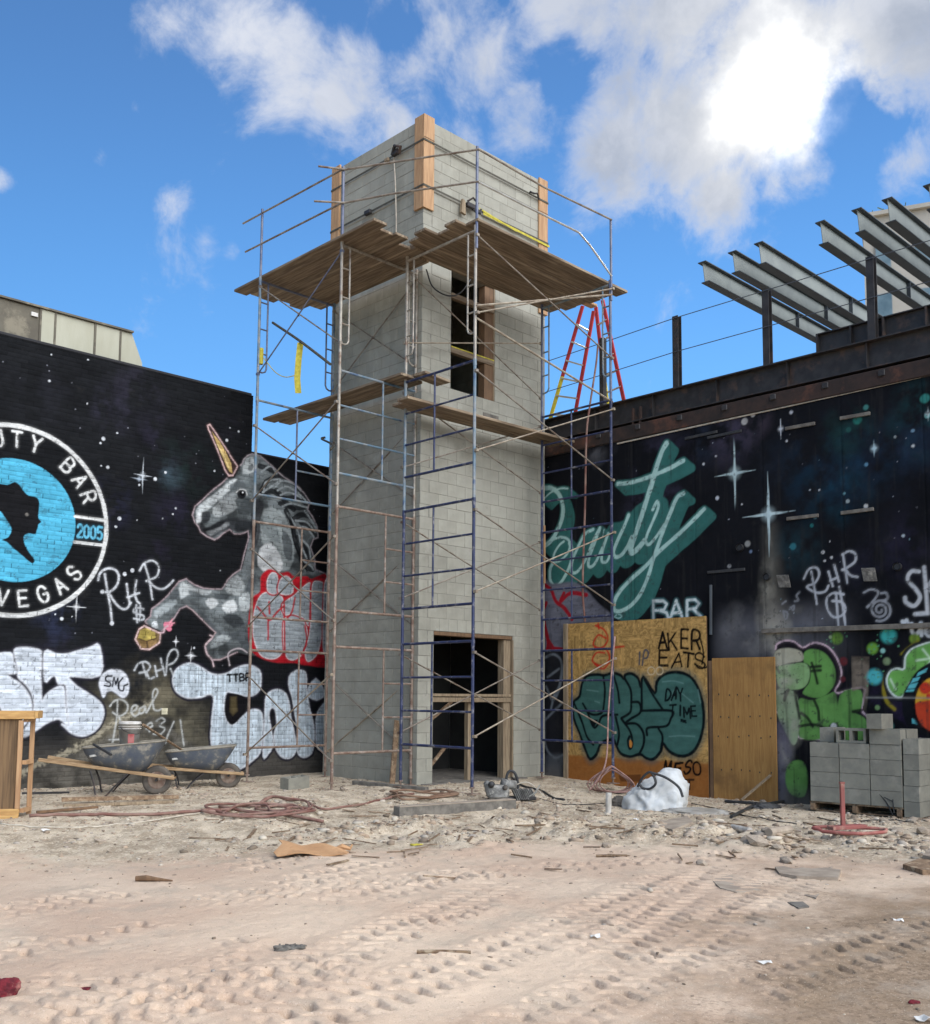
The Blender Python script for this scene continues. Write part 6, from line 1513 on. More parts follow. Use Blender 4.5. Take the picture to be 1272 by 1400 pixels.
# ------------------------------------------------------------------ loose things on the site
def G(x, y):
    """photo point -> point on the finished ground"""
    z = -.1
    for _ in range(6):
        p = at(x, y, 2, z); z = float(gbase(p[0], p[1]))
    p = at(x, y, 2, z)
    return Vector((float(p[0]), float(p[1]), gz(p[0], p[1])))
RTV = Vector((float(VRT[0]), float(VRT[1]), 0)); FWV = Vector((float(VAX[0]), float(VAX[1]), 0)); UPV = Vector((0, 0, 1))
ANG_R = math.atan2(VRT[1], VRT[0])

def rrect(a, b, n=28, e=4.0):
    out = []
    for k in range(n):
        t = 2*math.pi*k/n; c, s = math.cos(t), math.sin(t)
        out.append((a*abs(c)**(2/e)*(1 if c >= 0 else -1), b*abs(s)**(2/e)*(1 if s >= 0 else -1)))
    return out
def wheelbarrow(loc, rz, hz, label, scale=1.0, tub_len=.56):
    r = empty('wheelbarrow', loc, rz); r.scale = (scale,)*3; tag(r, label, 'wheelbarrow', 'wheelbarrows by the mural wall')
    ax = .21
    def rail_z(x): return ax+.03+(hz-ax-.03)*(-x+.25)/1.8
    for sy in (-1, 1):
        MB().beam((.25, sy*.10, rail_z(.25)), (-1.55, sy*.29, rail_z(-1.55)), .042, .048, (0, 0, 1), .006).build('handle', MAT['handle_wood'], r)
        m = MB(); xl = -.72
        zt = rail_z(xl); m.tube(catmull([(xl-.16, sy*.22, zt-.03), (xl-.10, sy*.235, zt*.5), (xl-.06, sy*.245, .02), (xl+.06, sy*.245, .012), (xl+.16, sy*.235, .12), (xl+.34, sy*.2, rail_z(xl+.34)-.03)], 5), .013, 6); m.build('leg', MAT['steel_dark'], r)
    w_ = empty('wheel', (0, 0, ax)); w_.parent = r
    axes = (Vector((1, 0, 0)), Vector((0, 0, 1)), Vector((0, -1, 0)))
    MB().lathe([(.125, -.035), (.17, -.05), (.20, -.035), (.208, 0), (.20, .035), (.17, .05), (.125, .035)], 24, (0, 0, 0), axes).build('tyre', MAT['tyre'], w_, True)
    MB().lathe([(.02, -.05), (.03, -.035), (.10, -.015), (.13, -.034), (.13, .034), (.10, .015), (.03, .035), (.02, .05)], 20, (0, 0, 0), axes).build('rim', MAT['pipe_rust'], w_, True)
    MB().tube([(0, -.13, 0), (0, .13, 0)], .012, 6).build('axle', MAT['steel_dark'], w_)
    m = MB()
    for sy in (-1, 1): m.tube([(0, sy*.115, ax), (.02, sy*.125, rail_z(.02)-.02)], .014, 6); m.tube([(.25, sy*.10, rail_z(.25)+.03), (.25, -sy*.10, rail_z(.25)+.03)], .012, 6)
    m.build('bracket', MAT['steel_dark'], r)
    # tray
    cx = -.52; zb = rail_z(cx-.25)+.02; n = 28
    T = .30; lean = .10
    prof = [(.62, .36, 0.0, .0), (.78, .50, .10, .25), (.90, .585, .20, .6), (1.0, .64, T, 1.0)]
    vs, fs = [], []
    def ring(k, inset, dz):
        a, b, z, f = prof[k]
        tilt = 0.16
        return [(cx+.07*f+(tub_len*a-inset)*p[0], (.34*b/.62-inset)*p[1], zb+z+dz+tilt*(p[0]*tub_len)*f*.55+(rail_z(cx+p[0]*tub_len*a)-rail_z(cx-.25))*(1-f)*.9) for p in rrect(1, 1, n)]
    rings = [ring(k, 0, 0) for k in range(4)]
    for g in rings: vs += g
    for k in range(3):
        for i in range(n): fs.append((k*n+i, k*n+(i+1) % n, (k+1)*n+(i+1) % n, (k+1)*n+i))
    fs.append(tuple(reversed(range(n))))
    tb = MB().add(vs, fs).build('tub', MAT['barrow'], r, True)
    vs, fs = [], []
    ins = [ring(3, .014, .0), ring(2, .016, .05), ring(2, .05, .02)]
    for g in ins: vs += g
    for k in range(2):
        for i in range(n): fs.append((k*n+i, (k+1)*n+i, (k+1)*n+(i+1) % n, k*n+(i+1) % n))
    fs.append(tuple(2*n+i for i in range(n)))
    MB().add(vs, fs).build('crusted_inside', MAT['barrow_in'], tb, True)
    MB().tube(ring(3, .004, .004), .014, 6, closed=True).build('rolled_rim', MAT['barrow_in'], tb)
    m = MB()
    a, b, z, f = prof[2]
    for (px_, w2) in ((-.30, .12), (-.18, .07), (-.05, .10)):
        m.box((cx+px_, -.34*.555/.62+.018, zb+.17+px_*.05), (w2, .012, .028), (Vector((.98, 0, .18)), Vector((0, .95, .3)), Vector((-.18, -.3, .93))))
    m.build('paint_scrape', MAT['barrow_pale'], tb)
    return r
def place_barrow(x, y, hz, label, da, sc):
    p = G(x, y); p.z -= .012
    return wheelbarrow(p, ANG_R+da, hz, label, sc)
WB1 = place_barrow(214, 1086, .52, 'scuffed blue wheelbarrow with a white bucket in its tub, nearer the wooden crate', math.radians(10), .98)
WB2 = place_barrow(312, 1075, .40, 'scuffed blue wheelbarrow with an empty crusted tub, behind the bucket barrow', math.radians(12), .93)

def bucket():
    Mx = WB1.matrix_basis
    p = Matrix.Translation(WB1.location) @ Matrix.Rotation(WB1.rotation_euler.z, 4, 'Z') @ Matrix.Scale(WB1.scale.x, 4)
    b = p @ Vector((-.40, .02, .66))
    r = empty('bucket', b); tag(r, 'white plastic bucket with a red label standing in the wheelbarrow tub', 'bucket')
    MB().lathe([(0, 0), (.125, 0), (.148, .33), (.156, .33), (.156, .35), (.148, .35), (.150, .37), (.140, .37), (.12, .04), (0, .03)], 24).build('pail', MAT['plastic_white'], r, True)
    for z in (.27, .30): MB().lathe([(.145, z-.006), (.156, z-.004), (.156, z+.004), (.145, z+.006)], 24).build('rib', MAT['plastic_white'], r, True)
    m = MB(); vs = []; fs = []; n = 8
    a0 = math.atan2(-VAX[1], -VAX[0])
    for k in range(n+1):
        a = a0+.15+k/n*.62
        for z in (.06, .20): rr = .1265+.0225*z/.33*1.0+.0035; vs.append((rr*math.cos(a), rr*math.sin(a), z))
    for k in range(n): fs.append((2*k, 2*k+2, 2*k+3, 2*k+1))
    m.add(vs, fs); m.build('label', MAT['label_red'], r)
    MB().tube(catmull([(.15, 0, .3), (.13, -.12, .24), (0, -.19, .20), (-.13, -.12, .24), (-.15, 0, .3)], 5), .004, 5).build('bail', MAT['steel_dark'], r)
bucket()
def sticks():
    # shovel lying from the bucket across to the second tub, hoe handle on the first tub
    a = at(196, 991, 0, WB1.location.x-.35); b = at(254, 1029, 0, WB2.location.x-.45)
    d = (CAM_POS-a)
    r = MB(); r.tube([a, b], .018, 8); o = r.build('shovel_handle', MAT['plank']); tag(o, 'grey shovel handle leaning from the bucket across to the second wheelbarrow', 'handle')
    a = at(128, 1018, 0, WB1.location.x-.9); b = at(152, 1032, 0, WB1.location.x-.85)
    o = MB().tube([a, b], .018, 8).build('tool_handle', MAT['black']); tag(o, 'short black tool handle poking over the rim of the bucket wheelbarrow', 'handle')
sticks()

def crate():
    p = G(36, 1119)
    r = empty('wooden_crate', (p.x, p.y, p.z-.03), ANG_R+math.radians(14)); tag(r, 'open wooden form crate of yellow lumber at the left edge', 'crate')
    # local: x to the right, y away, origin at the near right foot of the front face
    Hc, W, Dp = 1.22, 1.5, .30
    y = MAT['wood_formx']; z = MAT['wood_form']
    MB().box((-W/2-.08, .015, Hc/2), (W-.02, .018, Hc-.1)).build('plywood_face', MAT['crate_ply'], r)
    for nm, c, s in [('top_rail', (-W/2+.02, -.01, Hc-.045), (W+.06, .06, .09)), ('bottom_rail', (-W/2-.08, -.012, .075), (W, .055, .10)), ('bottom_rail', (-W/2-.08, -.045, .03), (W, .05, .055)), ('top_rail', (-W/2+.02, Dp, Hc-.045), (W+.06, .05, .09))]: MB().box(c, s, None, .005).build(nm, y, r)
    for nm, c, s in [('stud', (-.10, -.012, Hc/2+.01), (.05, .05, Hc-.23)), ('stud', (-.02, Dp-.03, Hc/2-.03), (.05, .05, Hc-.14)), ('stud', (-W, -.012, Hc/2+.01), (.05, .05, Hc-.23))]: MB().box(c, s, None, .004).build(nm, z, r)
    for zz in (.10, .64, Hc-.10): MB().beam((-.06, .02, zz), (-.01, Dp-.05, zz), .05, .045).build('rung', z, r)
    MB().box((.055, Dp/2-.01, Hc-.04), (.045, Dp+.06, .085), None, .004).build('end_cap', y, r)
crate()

def boards():
    def brd(a, b, w_, th, m, name, label, lift=0.0, grp=None, cat='board'):
        p, q = G(*a), G(*b); p.z += th/2+lift; q.z += th/2+lift
        o = MB().beam((0, 0, 0), q-p, w_, th, (0, 0, 1), .004).build(name, m); o.location = p; tag(o, label, cat, grp); return o
    brd((84, 1100), (244, 1095), .10, .05, MAT['plank'], 'loose_board', 'upper of two brown boards lying before the bucket wheelbarrow', .03)
    brd((86, 1104), (238, 1099), .10, .04, MAT['lumber_pale'], 'loose_board', 'lower of two brown boards lying before the bucket wheelbarrow')
    brd((50, 1112), (134, 1107), .05, .03, MAT['brown_wood'], 'loose_stick', 'thin dark stick on the gravel beside the wooden crate', 0, None, 'stick')
    brd((30, 1086), (95, 1085), .03, .03, MAT['steel_dark'], 'metal_rod', 'thin dark rod on the ground behind the wooden crate', 0, None, 'rod')
    brd((484, 1073), (584, 1082), .09, .06, MAT['concrete_dark'], 'loose_board', 'grey cement crusted board along the foot of the shaded tower face')
    # long form beam in front of the doorway
    p, q = G(546, 1116), G(706, 1106)
    X = (q-p); X.z = 0; ln = X.length; X.normalize()
    r = empty('form_beam', p+Vector((0, 0, -.02)), math.atan2(X.y, X.x)); tag(r, 'heavy grey form beam lying on the rubble before the doorway', 'beam')
    MB().box((ln/2, .07, .07), (ln, .15, .13), None, .008).build('timber', MAT['concrete_dark'], r); MB().box((ln/2, .07, .1385), (ln-.01, .155, .012), None, .003).build('top_skin', MAT['slab'], r)
    brd((1018, 1096), (1056, 1060), .05, .03, MAT['lumber_pale'], 'leaning_slat', 'pale slat leaning on the plain plywood sheet', 0, None, 'slat')
    o = bpy.data.objects['leaning_slat']; p = at(1014, 1094, 0, RW-.5); q = at(1054, 1060, 0, RW-.09)
    me = MB().beam((0, 0, 0), Vector(q)-Vector(p), .05, .022).mesh('leaning_slat', MAT['lumber_pale']); o.data = me; o.location = p
    # stakes leaning on the shaded face, plank end by the door
    for (a, b, lab) in [((536, 1074), (543, 985), 'brown stake leaning on the shaded tower face behind the blue post'), ]:
        p = Vector(at(a[0], a[1], 0, -.22)); q = Vector(at(b[0], b[1], 0, -.03)); o = MB().beam((0, 0, 0), q-p, .10, .03, (0, 1, 0), .003).build('wooden_stake', MAT['plank']); o.location = p; tag(o, lab, 'stake')
    p = Vector((TU+.04, -.05, 3.2)); o = MB().box((0, 0, 0), (.03, .05, 1.05)).build('wooden_stake', MAT['wood_form']); o.location = (TU-.06, -.03, 3.95); tag(o, 'orange strip standing against the right edge of the tower face', 'strip')
boards()

def hollow_block():
    L, D, H, t = .397, .194, .194, .032
    m = MB(); xs = [-L/2, -L/2+t, -t*.6, t*.6, L/2-t, L/2]; ys = [-D/2, -D/2+t, D/2-t, D/2]
    vs = []; idx = {}
    for kz, z in enumerate((-H/2, H/2)):
        for i, x in enumerate(xs):
            for j, y in enumerate(ys): idx[(i, j, kz)] = len(vs); vs.append((x, y, z))
    fs = []
    for i in range(5):
        for j in range(3):
            if j == 1 and i in (1, 3):
                fs += [(idx[(i, 1, 0)], idx[(i+1, 1, 0)], idx[(i+1, 1, 1)], idx[(i, 1, 1)])[::-1], (idx[(i+1, 2, 0)], idx[(i, 2, 0)], idx[(i, 2, 1)], idx[(i+1, 2, 1)])[::-1], (idx[(i, 2, 0)], idx[(i, 1, 0)], idx[(i, 1, 1)], idx[(i, 2, 1)])[::-1], (idx[(i+1, 1, 0)], idx[(i+1, 2, 0)], idx[(i+1, 2, 1)], idx[(i+1, 1, 1)])[::-1]]
                continue
            fs.append((idx[(i, j, 1)], idx[(i+1, j, 1)], idx[(i+1, j+1, 1)], idx[(i, j+1, 1)])); fs.append((idx[(i, j, 0)], idx[(i, j+1, 0)], idx[(i+1, j+1, 0)], idx[(i+1, j, 0)]))
    for i in range(5): fs.append((idx[(i, 0, 0)], idx[(i+1, 0, 0)], idx[(i+1, 0, 1)], idx[(i, 0, 1)])); fs.append((idx[(i+1, 3, 0)], idx[(i, 3, 0)], idx[(i, 3, 1)], idx[(i+1, 3, 1)]))
    for j in range(3): fs.append((idx[(0, j+1, 0)], idx[(0, j, 0)], idx[(0, j, 1)], idx[(0, j+1, 1)])); fs.append((idx[(5, j, 0)], idx[(5, j+1, 0)], idx[(5, j+1, 1)], idx[(5, j, 1)]))
    return m.add(vs, fs).mesh('concrete_block', MAT['pallet_block'])
HB = hollow_block()
def block(loc, rot, label, grp=None):
    o = link('concrete_block', HB); o.location = loc; o.rotation_euler = rot; tag(o, label, 'block', grp); return o
p = G(402, 1079); block((p.x+.05, p.y+.05, p.z+.085), (math.radians(2), math.radians(-3), math.radians(4)), 'single grey hollow block lying on the gravel beside the left scaffold foot')

def pallet():
    c = at(1236, 1128, 2, -.20); c = Vector((float(c[0]), float(c[1]), gz(c[0], c[1])))
    ang = math.radians(3.0)
    zb = c.z-.005
    r = empty('pallet', (c.x, c.y, zb), ang); tag(r, 'dark wooden pallet under the stack of grey blocks', 'pallet')
    # local: x = away from camera along the wall normal (u), y = along the wall (v)
    for k in range(5): MB().box((.07+k*.23, .62, .115), (.10, 1.26, .02)).build('deck_board', MAT['plank'], r)
    for k in range(3): MB().box((.55, .05+k*.575, .058), (1.1, .06, .09)).build('runner', MAT['plank'], r)
    for k in range(3): MB().box((.1+k*.45, .62, .007), (.10, 1.26, .014)).build('deck_board', MAT['plank'], r)
    R = random.Random(8); Mt = Matrix.Translation((c.x, c.y, zb)) @ Matrix.Rotation(ang, 4, 'Z')
    lay = ['bottom', 'second', 'third', 'fourth', 'fifth']; col = ['right', 'middle', 'left']
    def put(x, y, z, rz, label, rx=0.0, grp='blocks stacked on the pallet'):
        q = Mt @ Vector((x, y, z)); block(q, (rx, 0, ang+rz+R.uniform(-.012, .012)), label, grp)
    for l in range(5):
        z = .128+.099+l*.199
        for k in range(3):
            if l == 4 and k == 1: continue
            if l == 4 and k == 2: put(.30, .205+k*.408, z, 0, 'block set endwise at the left of the top course on the pallet', 0); continue
            put(.10+R.uniform(-.006, .006), .205+k*.408, z, math.pi/2, f'{col[k]} front block in the {lay[l]} course of the pallet stack')
        for k in range(2):
            put(.41+k*.408+R.uniform(-.006, .006), .10+.0, z, 0, f'{["nearer", "farther"][k]} end block in the {lay[l]} course on the right side of the pallet stack')
        if l < 4:
            for k in range(2): put(.41+k*.408, 1.12, z, 0, f'{["nearer", "farther"][k]} end block in the {lay[l]} course on the left side of the pallet stack')
    z = .128+.099+4*.199
    q = Mt @ Vector((.12, .66, z)); o = link('concrete_block', HB); o.location = q; o.rotation_euler = (0, -math.pi/2, 0); o.rotation_mode = 'XYZ'
    o.matrix_basis = Matrix.Translation(q) @ Matrix.Rotation(ang, 4, 'Z') @ Matrix(((0, 0, 1, 0), (1, 0, 0, 0), (0, 1, 0, 0), (0, 0, 0, 1))); tag(o, 'block tipped on its side showing two hollow cells, on top of the pallet stack', 'block', 'blocks stacked on the pallet')
    put(.10, .30, z+.199, 0, 'topmost block standing on the right end of the pallet stack')
    # second, half hidden stack at the picture edge
    for l in range(5):
        for k in range(2):
            q = Mt @ Vector((.21+k*.41, -.106-.004*l, .11+l*.199)); block(q, (0, 0, ang+R.uniform(-.03, .03)), f'{["nearer", "farther"][k]} block in the {lay[l]} course of the pile right of the pallet', 'blocks piled right of the pallet')
    # black scribble on the stack
    m = MB()
    for a, b in [((1197, 1080), (1212, 1096)), ((1212, 1096), (1221, 1114)), ((1209, 1090), (1221, 1096)), ((1221, 1093), (1223, 1112)), ((1205, 1088), (1217, 1104))]:
        pa = Mt.inverted() @ Vector(at(a[0], a[1], 0, c.x-.012)); pb = Mt.inverted() @ Vector(at(b[0], b[1], 0, c.x-.012)); m.tube([pa, pb], .006, 5)
    o = m.build('wire_tangle', MAT['black']); o.matrix_basis = Mt; tag(o, 'bent black wire hanging on the front of the pallet stack', 'wire')
pallet()

def hoses():
    def lay(pts, r_, m, name, label, cat='hose', lift=0.0, smooth=6):
        P = [G(*q[:2]) for q in pts]
        for k, q in enumerate(pts): P[k].z += r_+lift+(q[2] if len(q) > 2 else 0)
        C = catmull([tuple(q) for q in P], smooth)
        for q in C:
            g = gz(q[0], q[1])+r_*.8
            if q[2] < g: q[2] = g
        o = MB().tube(C, r_, 7).build(name, m, None, True); tag(o, label, cat); return o
    R = random.Random(3)
    def coil(cx, cy, rx, ry, turns, seed, spread=.25):
        R = random.Random(seed); out = []
        for k in range(int(turns*9)):
            t = k/9*2*math.pi; a = 1+R.uniform(-spread, spread); out.append((cx+rx*a*math.cos(t)+R.uniform(-3, 3), cy+ry*a*math.sin(t)+R.uniform(-.6, .6), R.uniform(0, .05)))
        return out
    lay([(40, 1119), (95, 1117), (150, 1116.5), (210, 1117), (262, 1114), (300, 1112)], .020, MAT['hose_red'], 'hose', 'dusty red hose running from the coil to the wooden crate')
    lay(coil(350, 1111, 62, 8, 3.2, 1, .4), .016, MAT['hose_red'], 'hose_coil', 'coil of dusty red hose on the gravel left of the tower')
    lay(coil(390, 1106, 34, 9, 2.0, 5)+[(440, 1110), (470, 1107), (500, 1100), (540, 1092), (566, 1088)], .015, MAT['hose_red'], 'hose_coil', 'smaller knot of red hose with a tail towards the tower corner')
    lay([(300, 1104), (345, 1112), (390, 1118), (442, 1124)], .020, MAT['hose_red'], 'hose', 'short straight end of red hose crossing the coil')
    lay(coil(575, 1090, 42, 5, 2.6, 9, .4), .015, MAT['hose_tan'], 'hose_coil', 'tan hose coiled on the gravel at the tower corner')
    lay([(0, 1128), (40, 1131), (80, 1133), (130, 1132), (190, 1127), (250, 1119), (285, 1112)], .009, MAT['cord_pale'], 'extension_cord', 'pale cord snaking across the gravel at the left', 'cord')
    lay([(730, 1090), (770, 1100), (830, 1098), (900, 1092), (960, 1102), (1030, 1120), (1090, 1128)], .007, MAT['steel_dark'], 'wire', 'thin dark wire trailing over the rubble', 'wire')
    lay([(1118, 1118), (1150, 1126), (1200, 1124), (1250, 1128)], .007, MAT['steel_dark'], 'wire', 'thin wire along the foot of the block pallet', 'wire')
    lay([(700, 1066), (716, 1076), (740, 1084), (757, 1092), (772, 1095)], .017, MAT['black'], 'cable', 'black cable curling away from the doorway machine', 'cable')
    # coil hung at the foot of the right scaffold
    base = G(828, 1086); r = empty('hose_bundle', base); tag(r, 'pink hose bundle hung in loops at the foot of the right scaffold', 'hose')
    RR = random.Random(14)
    for k in range(6):
        w2 = .30+RR.uniform(-.08, .06); h2 = .40+RR.uniform(-.07, .03); dx = RR.uniform(-.10, .12); sk = RR.uniform(-.10, .10)
        pts = []
        for t in np.linspace(0, 2*math.pi, 26)[:-1]:
            x_ = w2*math.sin(t)*(1-.62*math.cos(t)); z_ = h2*(1+math.cos(t))/2+.015
            pts.append(RTV*(x_+dx*(1-z_/h2)+.10+sk*(1-z_/h2))+FWV*(.02*k+.12*(1-z_/h2)-.05)+UPV*z_)
        MB().tube(pts, .0105, 6, closed=True).build('loop', MAT['rope_pink'], r, True)
    top = Vector(at(841, 870, 0, 2.42))-base
    MB().tube(catmull([tuple(RTV*(-.25)+UPV*.05), tuple(RTV*(-.1)+UPV*.25), tuple(RTV*.02+UPV*.55), tuple(top*.55+RTV*(-.03)), tuple(top)], 8), .014, 6).build('tail', MAT['rope_pink'], r, True)
hoses()

def machine():
    p = G(694, 1096); r = empty('power_tool', p, ANG_R+.15); tag(r, 'dusty grey motor tool with two black caps before the doorway', 'machine')
    MB().box((-.13, .03, .12), (.30, .20, .20), None, .035).build('crankcase', MAT['machine'], r)
    MB().box((-.27, .0, .17), (.10, .16, .22), (Vector((.96, 0, .28)), Vector((0, 1, 0)), Vector((-.28, 0, .96))), .03).build('shroud', MAT['machine'], r)
    ax3 = (Vector((1, 0, 0)), Vector((0, .35, .94)), Vector((0, -.94, .35)))
    MB().lathe([(0, .05), (.03, .05), (.042, .03), (.046, -.02), (0, -.02)], 14, (-.25, -.10, .235), ax3).build('cap', MAT['black'], r, True)
    MB().lathe([(0, .03), (.03, .03), (.036, .015), (.036, -.02), (0, -.02)], 14, (-.05, -.085, .19), ax3).build('cap', MAT['tyre'], r, True)
    MB().tube([(-.08, .03, .24), (.13, .05, .21)], [.07, .065], 14).build('tank', MAT['machine'], r, True)
    m = MB()
    for k in range(11): m.box((.10+k*.028, -.02+.008*k, .085+.004*(k % 3)), (.009, .17, .16), (Vector((.9, 0, .42)), Vector((0, 1, 0)), Vector((-.42, 0, .9))))
    m.build('fins', MAT['machine'], r)
    MB().box((.10, .05, .03), (.62, .20, .05), None, .012).build('base_plate', MAT['steel_dark'], r)
    m = MB(); m.tube([(.36, .0, .05), (.42, -.05, .16), (.46, -.06, .22)], .012, 6); m.tube([(.30, -.06, .06), (.40, -.12, .13)], .010, 6); m.build('lever', MAT['alu'], r)
    MB().tube(catmull([(.03, .16, .08), (.02, .18, .30), (.07, .19, .40), (.15, .18, .36), (.19, .17, .2), (.17, .14, .08)], 6), .020, 8).build('hoop_handle', MAT['black'], r, True)
    MB().tube(catmull([(.10, .1, .2), (.3, .06, .25), (.45, 0, .14), (.56, -.05, .02)], 6), .008, 5).build('cord', MAT['cord_pale'], r, True)
machine()

def soft_heap(name, label, cat, cx, cy, rx, ry, h, m, seed, parent=None, lobes=()):
    """crumpled cloth-like heap: squashed sphere with ridges"""
    p = G(cx, cy); bm = bmesh.new(); bmesh.ops.create_icosphere(bm, subdivisions=5, radius=1.0)
    for v in bm.verts:
        d = v.co.normalized(); q = d*1.9+Vector((seed, seed*.7, 0))
        rid = 1-abs(mnoise.noise(q*1.1))*1.2; cr = mnoise.noise(q*2.6+Vector((5, 1, 2)))
        fold = (1-abs(mnoise.noise(q*2.1+Vector((9, 4, 7)))))**5; fold2 = (1-abs(mnoise.noise(q*4.3+Vector((2, 8, 1)))))**6
        k = .80+.16*rid+.06*cr+.10*fold+.02*fold2
        for (lx, lz, amp) in lobes: k += amp*max(0, d.dot(Vector((lx, 0, lz)).normalized()))**6
        z = d.z*k; z = z if z > 0 else z*.12
        v.co = RTV*(d.x*k*rx)+FWV*(d.y*k*ry)+UPV*(z*h)
    me = bpy.data.meshes.new(name); bm.to_mesh(me); bm.free(); me.polygons.foreach_set('use_smooth', [True]*len(me.polygons)); me.materials.append(m)
    o = link(name, me, None, parent)
    if parent is None: o.location = p; tag(o, label, cat)
    return o, p
def bulk_bag():
    p = G(900, 1106); r = empty('bulk_bag', p); tag(r, 'slumped white bulk bag with black lifting straps beside the chipboard panel', 'bag')
    o, _ = soft_heap('sack', '', '', 898, 1105, .40, .30, .44, MAT['bag'], 3.3, r, ((.55, .8, .55), (-.8, .15, .25)))
    o.location = (0, 0, -.02)
    for pts in [[(872, 1076), (880, 1062), (890, 1056), (897, 1070), (890, 1078), (880, 1078), (874, 1072)], [(890, 1056), (910, 1063), (928, 1076), (934, 1090)]]:
        P = [Vector(at(x, y, 0, p.x-.30+.2*(x-870)/60))-p for x, y in pts]
        MB().tube(catmull([tuple(q) for q in P], 5), .018, 6).build('strap', MAT['black'], r)
bulk_bag()
soft_heap('plastic_sheet', 'crumpled translucent plastic sheet on the rubble before the white bag', 'sheet', 950, 1112, .50, .20, .08, MAT['sheet'], 7.1)
soft_heap('tar_lump', 'dark crumpled tarpaulin lump left of the white bag', 'tarp', 848, 1102, .16, .16, .14, MAT['tyre'], 9.4)
soft_heap('black_sheet', 'small black plastic scrap before the plain plywood sheet', 'scrap', 1048, 1106, .22, .1, .09, MAT['black'], 2.2)

def odds():
    p = G(832, 1112); o = MB().tube([(0, 0, -.05), (.01, 0, .27)], .04, 12, False).build('pvc_pipe', MAT['plastic_white']); o.location = p; tag(o, 'white plastic pipe stub standing in the rubble', 'pipe')
    o.data.materials[0] = MAT['plastic_white']; mo = o.modifiers.new('shell', 'SOLIDIFY'); mo.thickness = .005
    for k, (a, b, lab) in enumerate([((992, 1098), (1040, 1102), 'black pipe offcut before the plain plywood sheet'), ((1035, 1106), (1094, 1094), 'long black pipe running to the block pallet'), ((1000, 1120), (1032, 1104), 'thin black pipe lying towards the camera before the plywood')]):
        q, w_ = G(*a), G(*b); q.z += .03; w_.z += .03; o = MB().tube([(0, 0, 0), tuple(w_-q)], .022, 8).build('black_pipe', MAT['black']); o.location = q; tag(o, lab, 'pipe')
    q, w_ = G(1002, 1134), G(1026, 1143); q.z += .03; w_.z += .03; o = MB().tube([(0, 0, 0), tuple(w_-q)], .035, 10).build('pipe_offcut', MAT['plastic_white']); o.location = q; tag(o, 'short pale pipe offcut lying in the rubble', 'pipe')
    q, w_ = G(1052, 1153), G(1080, 1148); q.z += .04; w_.z += .04; o = MB().tube([(0, 0, 0), tuple(w_-q)], .045, 10).build('concrete_core', MAT['slab']); o.location = q; tag(o, 'greenish grey concrete core lying in the rubble', 'core')
    # red stand
    p = G(1160, 1150); r = empty('red_stand', p, math.radians(-18)); tag(r, 'dusty red steel stand with a loop base and short upright', 'stand')
    def L(x, y): v = RTV*x+FWV*y; return (v.x, v.y)
    r.rotation_euler = (0, 0, 0)
    loop = [(-.34, .10), (-.28, -.02), (-.10, -.16), (.12, -.17), (.40, -.02), (.36, .08), (.10, .18), (-.2, .20)]
    MB().tube([(L(*q)[0], L(*q)[1], .035+.02*(q[1] > 0)) for q in catmull(loop, 4, True)[:, :2]], .02, 8, closed=True).build('loop_base', MAT['red_steel'], r, True)
    a, b = L(-.20, -.02), L(.20, .06); MB().beam((a[0], a[1], .07), (b[0], b[1], .085), .13, .04, (0, 0, 1), .006).build('cross_plate', MAT['red_steel'], r)
    a = L(-.04, .03); MB().box((a[0], a[1], .32), (.045, .045, .48), (RTV, FWV, UPV), .006).build('upright', MAT['red_steel'], r)
    m = MB(); m.box((a[0], a[1], .55), (.051, .051, .02), (RTV, FWV, UPV)); m.build('cap', MAT['red_steel'], r)
    def slab(pts, th, m, name, label, cat='slab', tilt=0.0, lift=0.0):
        P = [G(*q) for q in pts]; c = sum(P, Vector())/len(P); n = len(P)
        R = random.Random(len(label)); top = []; bot = []
        for q in P: top.append(Vector((q.x-c.x, q.y-c.y, th+lift+tilt*(q-c).dot(RTV))));
        bot = [t-Vector((0, 0, th)) for t in top]
        vs = top+bot; fs = [tuple(range(n)), tuple(reversed(range(n, 2*n)))]+[(i, n+i, n+(i+1) % n, (i+1) % n) for i in range(n)]
        o = MB().add(vs, fs).build(name, m); o.location = (c.x, c.y, c.z-.01); tag(o, label, cat); return o
    slab([(898, 1139), (920, 1146), (948, 1137), (940, 1129), (915, 1132)], .04, MAT['slab'], 'slab', 'flat square paving slab lying right of the plastic pipe', tilt=.06, lift=.03)
    slab([(1060, 1189), (1066, 1198), (1090, 1202), (1146, 1204), (1150, 1193), (1130, 1190), (1110, 1191.5), (1096, 1190), (1085, 1191.5), (1072, 1188)], .03, MAT['slab'], 'slab', 'long crooked slab in the sand below the red stand', lift=.008)
    slab([(972, 1203), (985, 1216), (1008, 1222), (1042, 1219), (1040, 1208), (1000, 1198)], .02, MAT['slab'], 'slab', 'thin curved slab half buried in the sand', lift=-.006)
    slab([(1077, 1236), (1092, 1244), (1107, 1242), (1098, 1235)], .02, MAT['concrete_dark'], 'slab', 'small dark tile below the long crooked slab')
    slab([(1100, 1226), (1116, 1230), (1121, 1224), (1108, 1222)], .014, MAT['slab'], 'slab', 'small pale chip beside the dark tile')
    slab([(1235, 1188), (1262, 1196), (1290, 1196), (1300, 1184), (1262, 1178)], .045, MAT['plank'], 'plank_end', 'brown plank end at the right edge of the sand', 'plank', lift=.01)
    slab([(1262, 1180), (1300, 1186), (1310, 1176), (1270, 1172)], .03, MAT['slab'], 'plank_end', 'paler board lying on the brown plank end at the right edge', 'plank', lift=.05)
    # bent cardboard
    p = G(428, 1170); r = MB(); n = 14; vs = []; fs = []
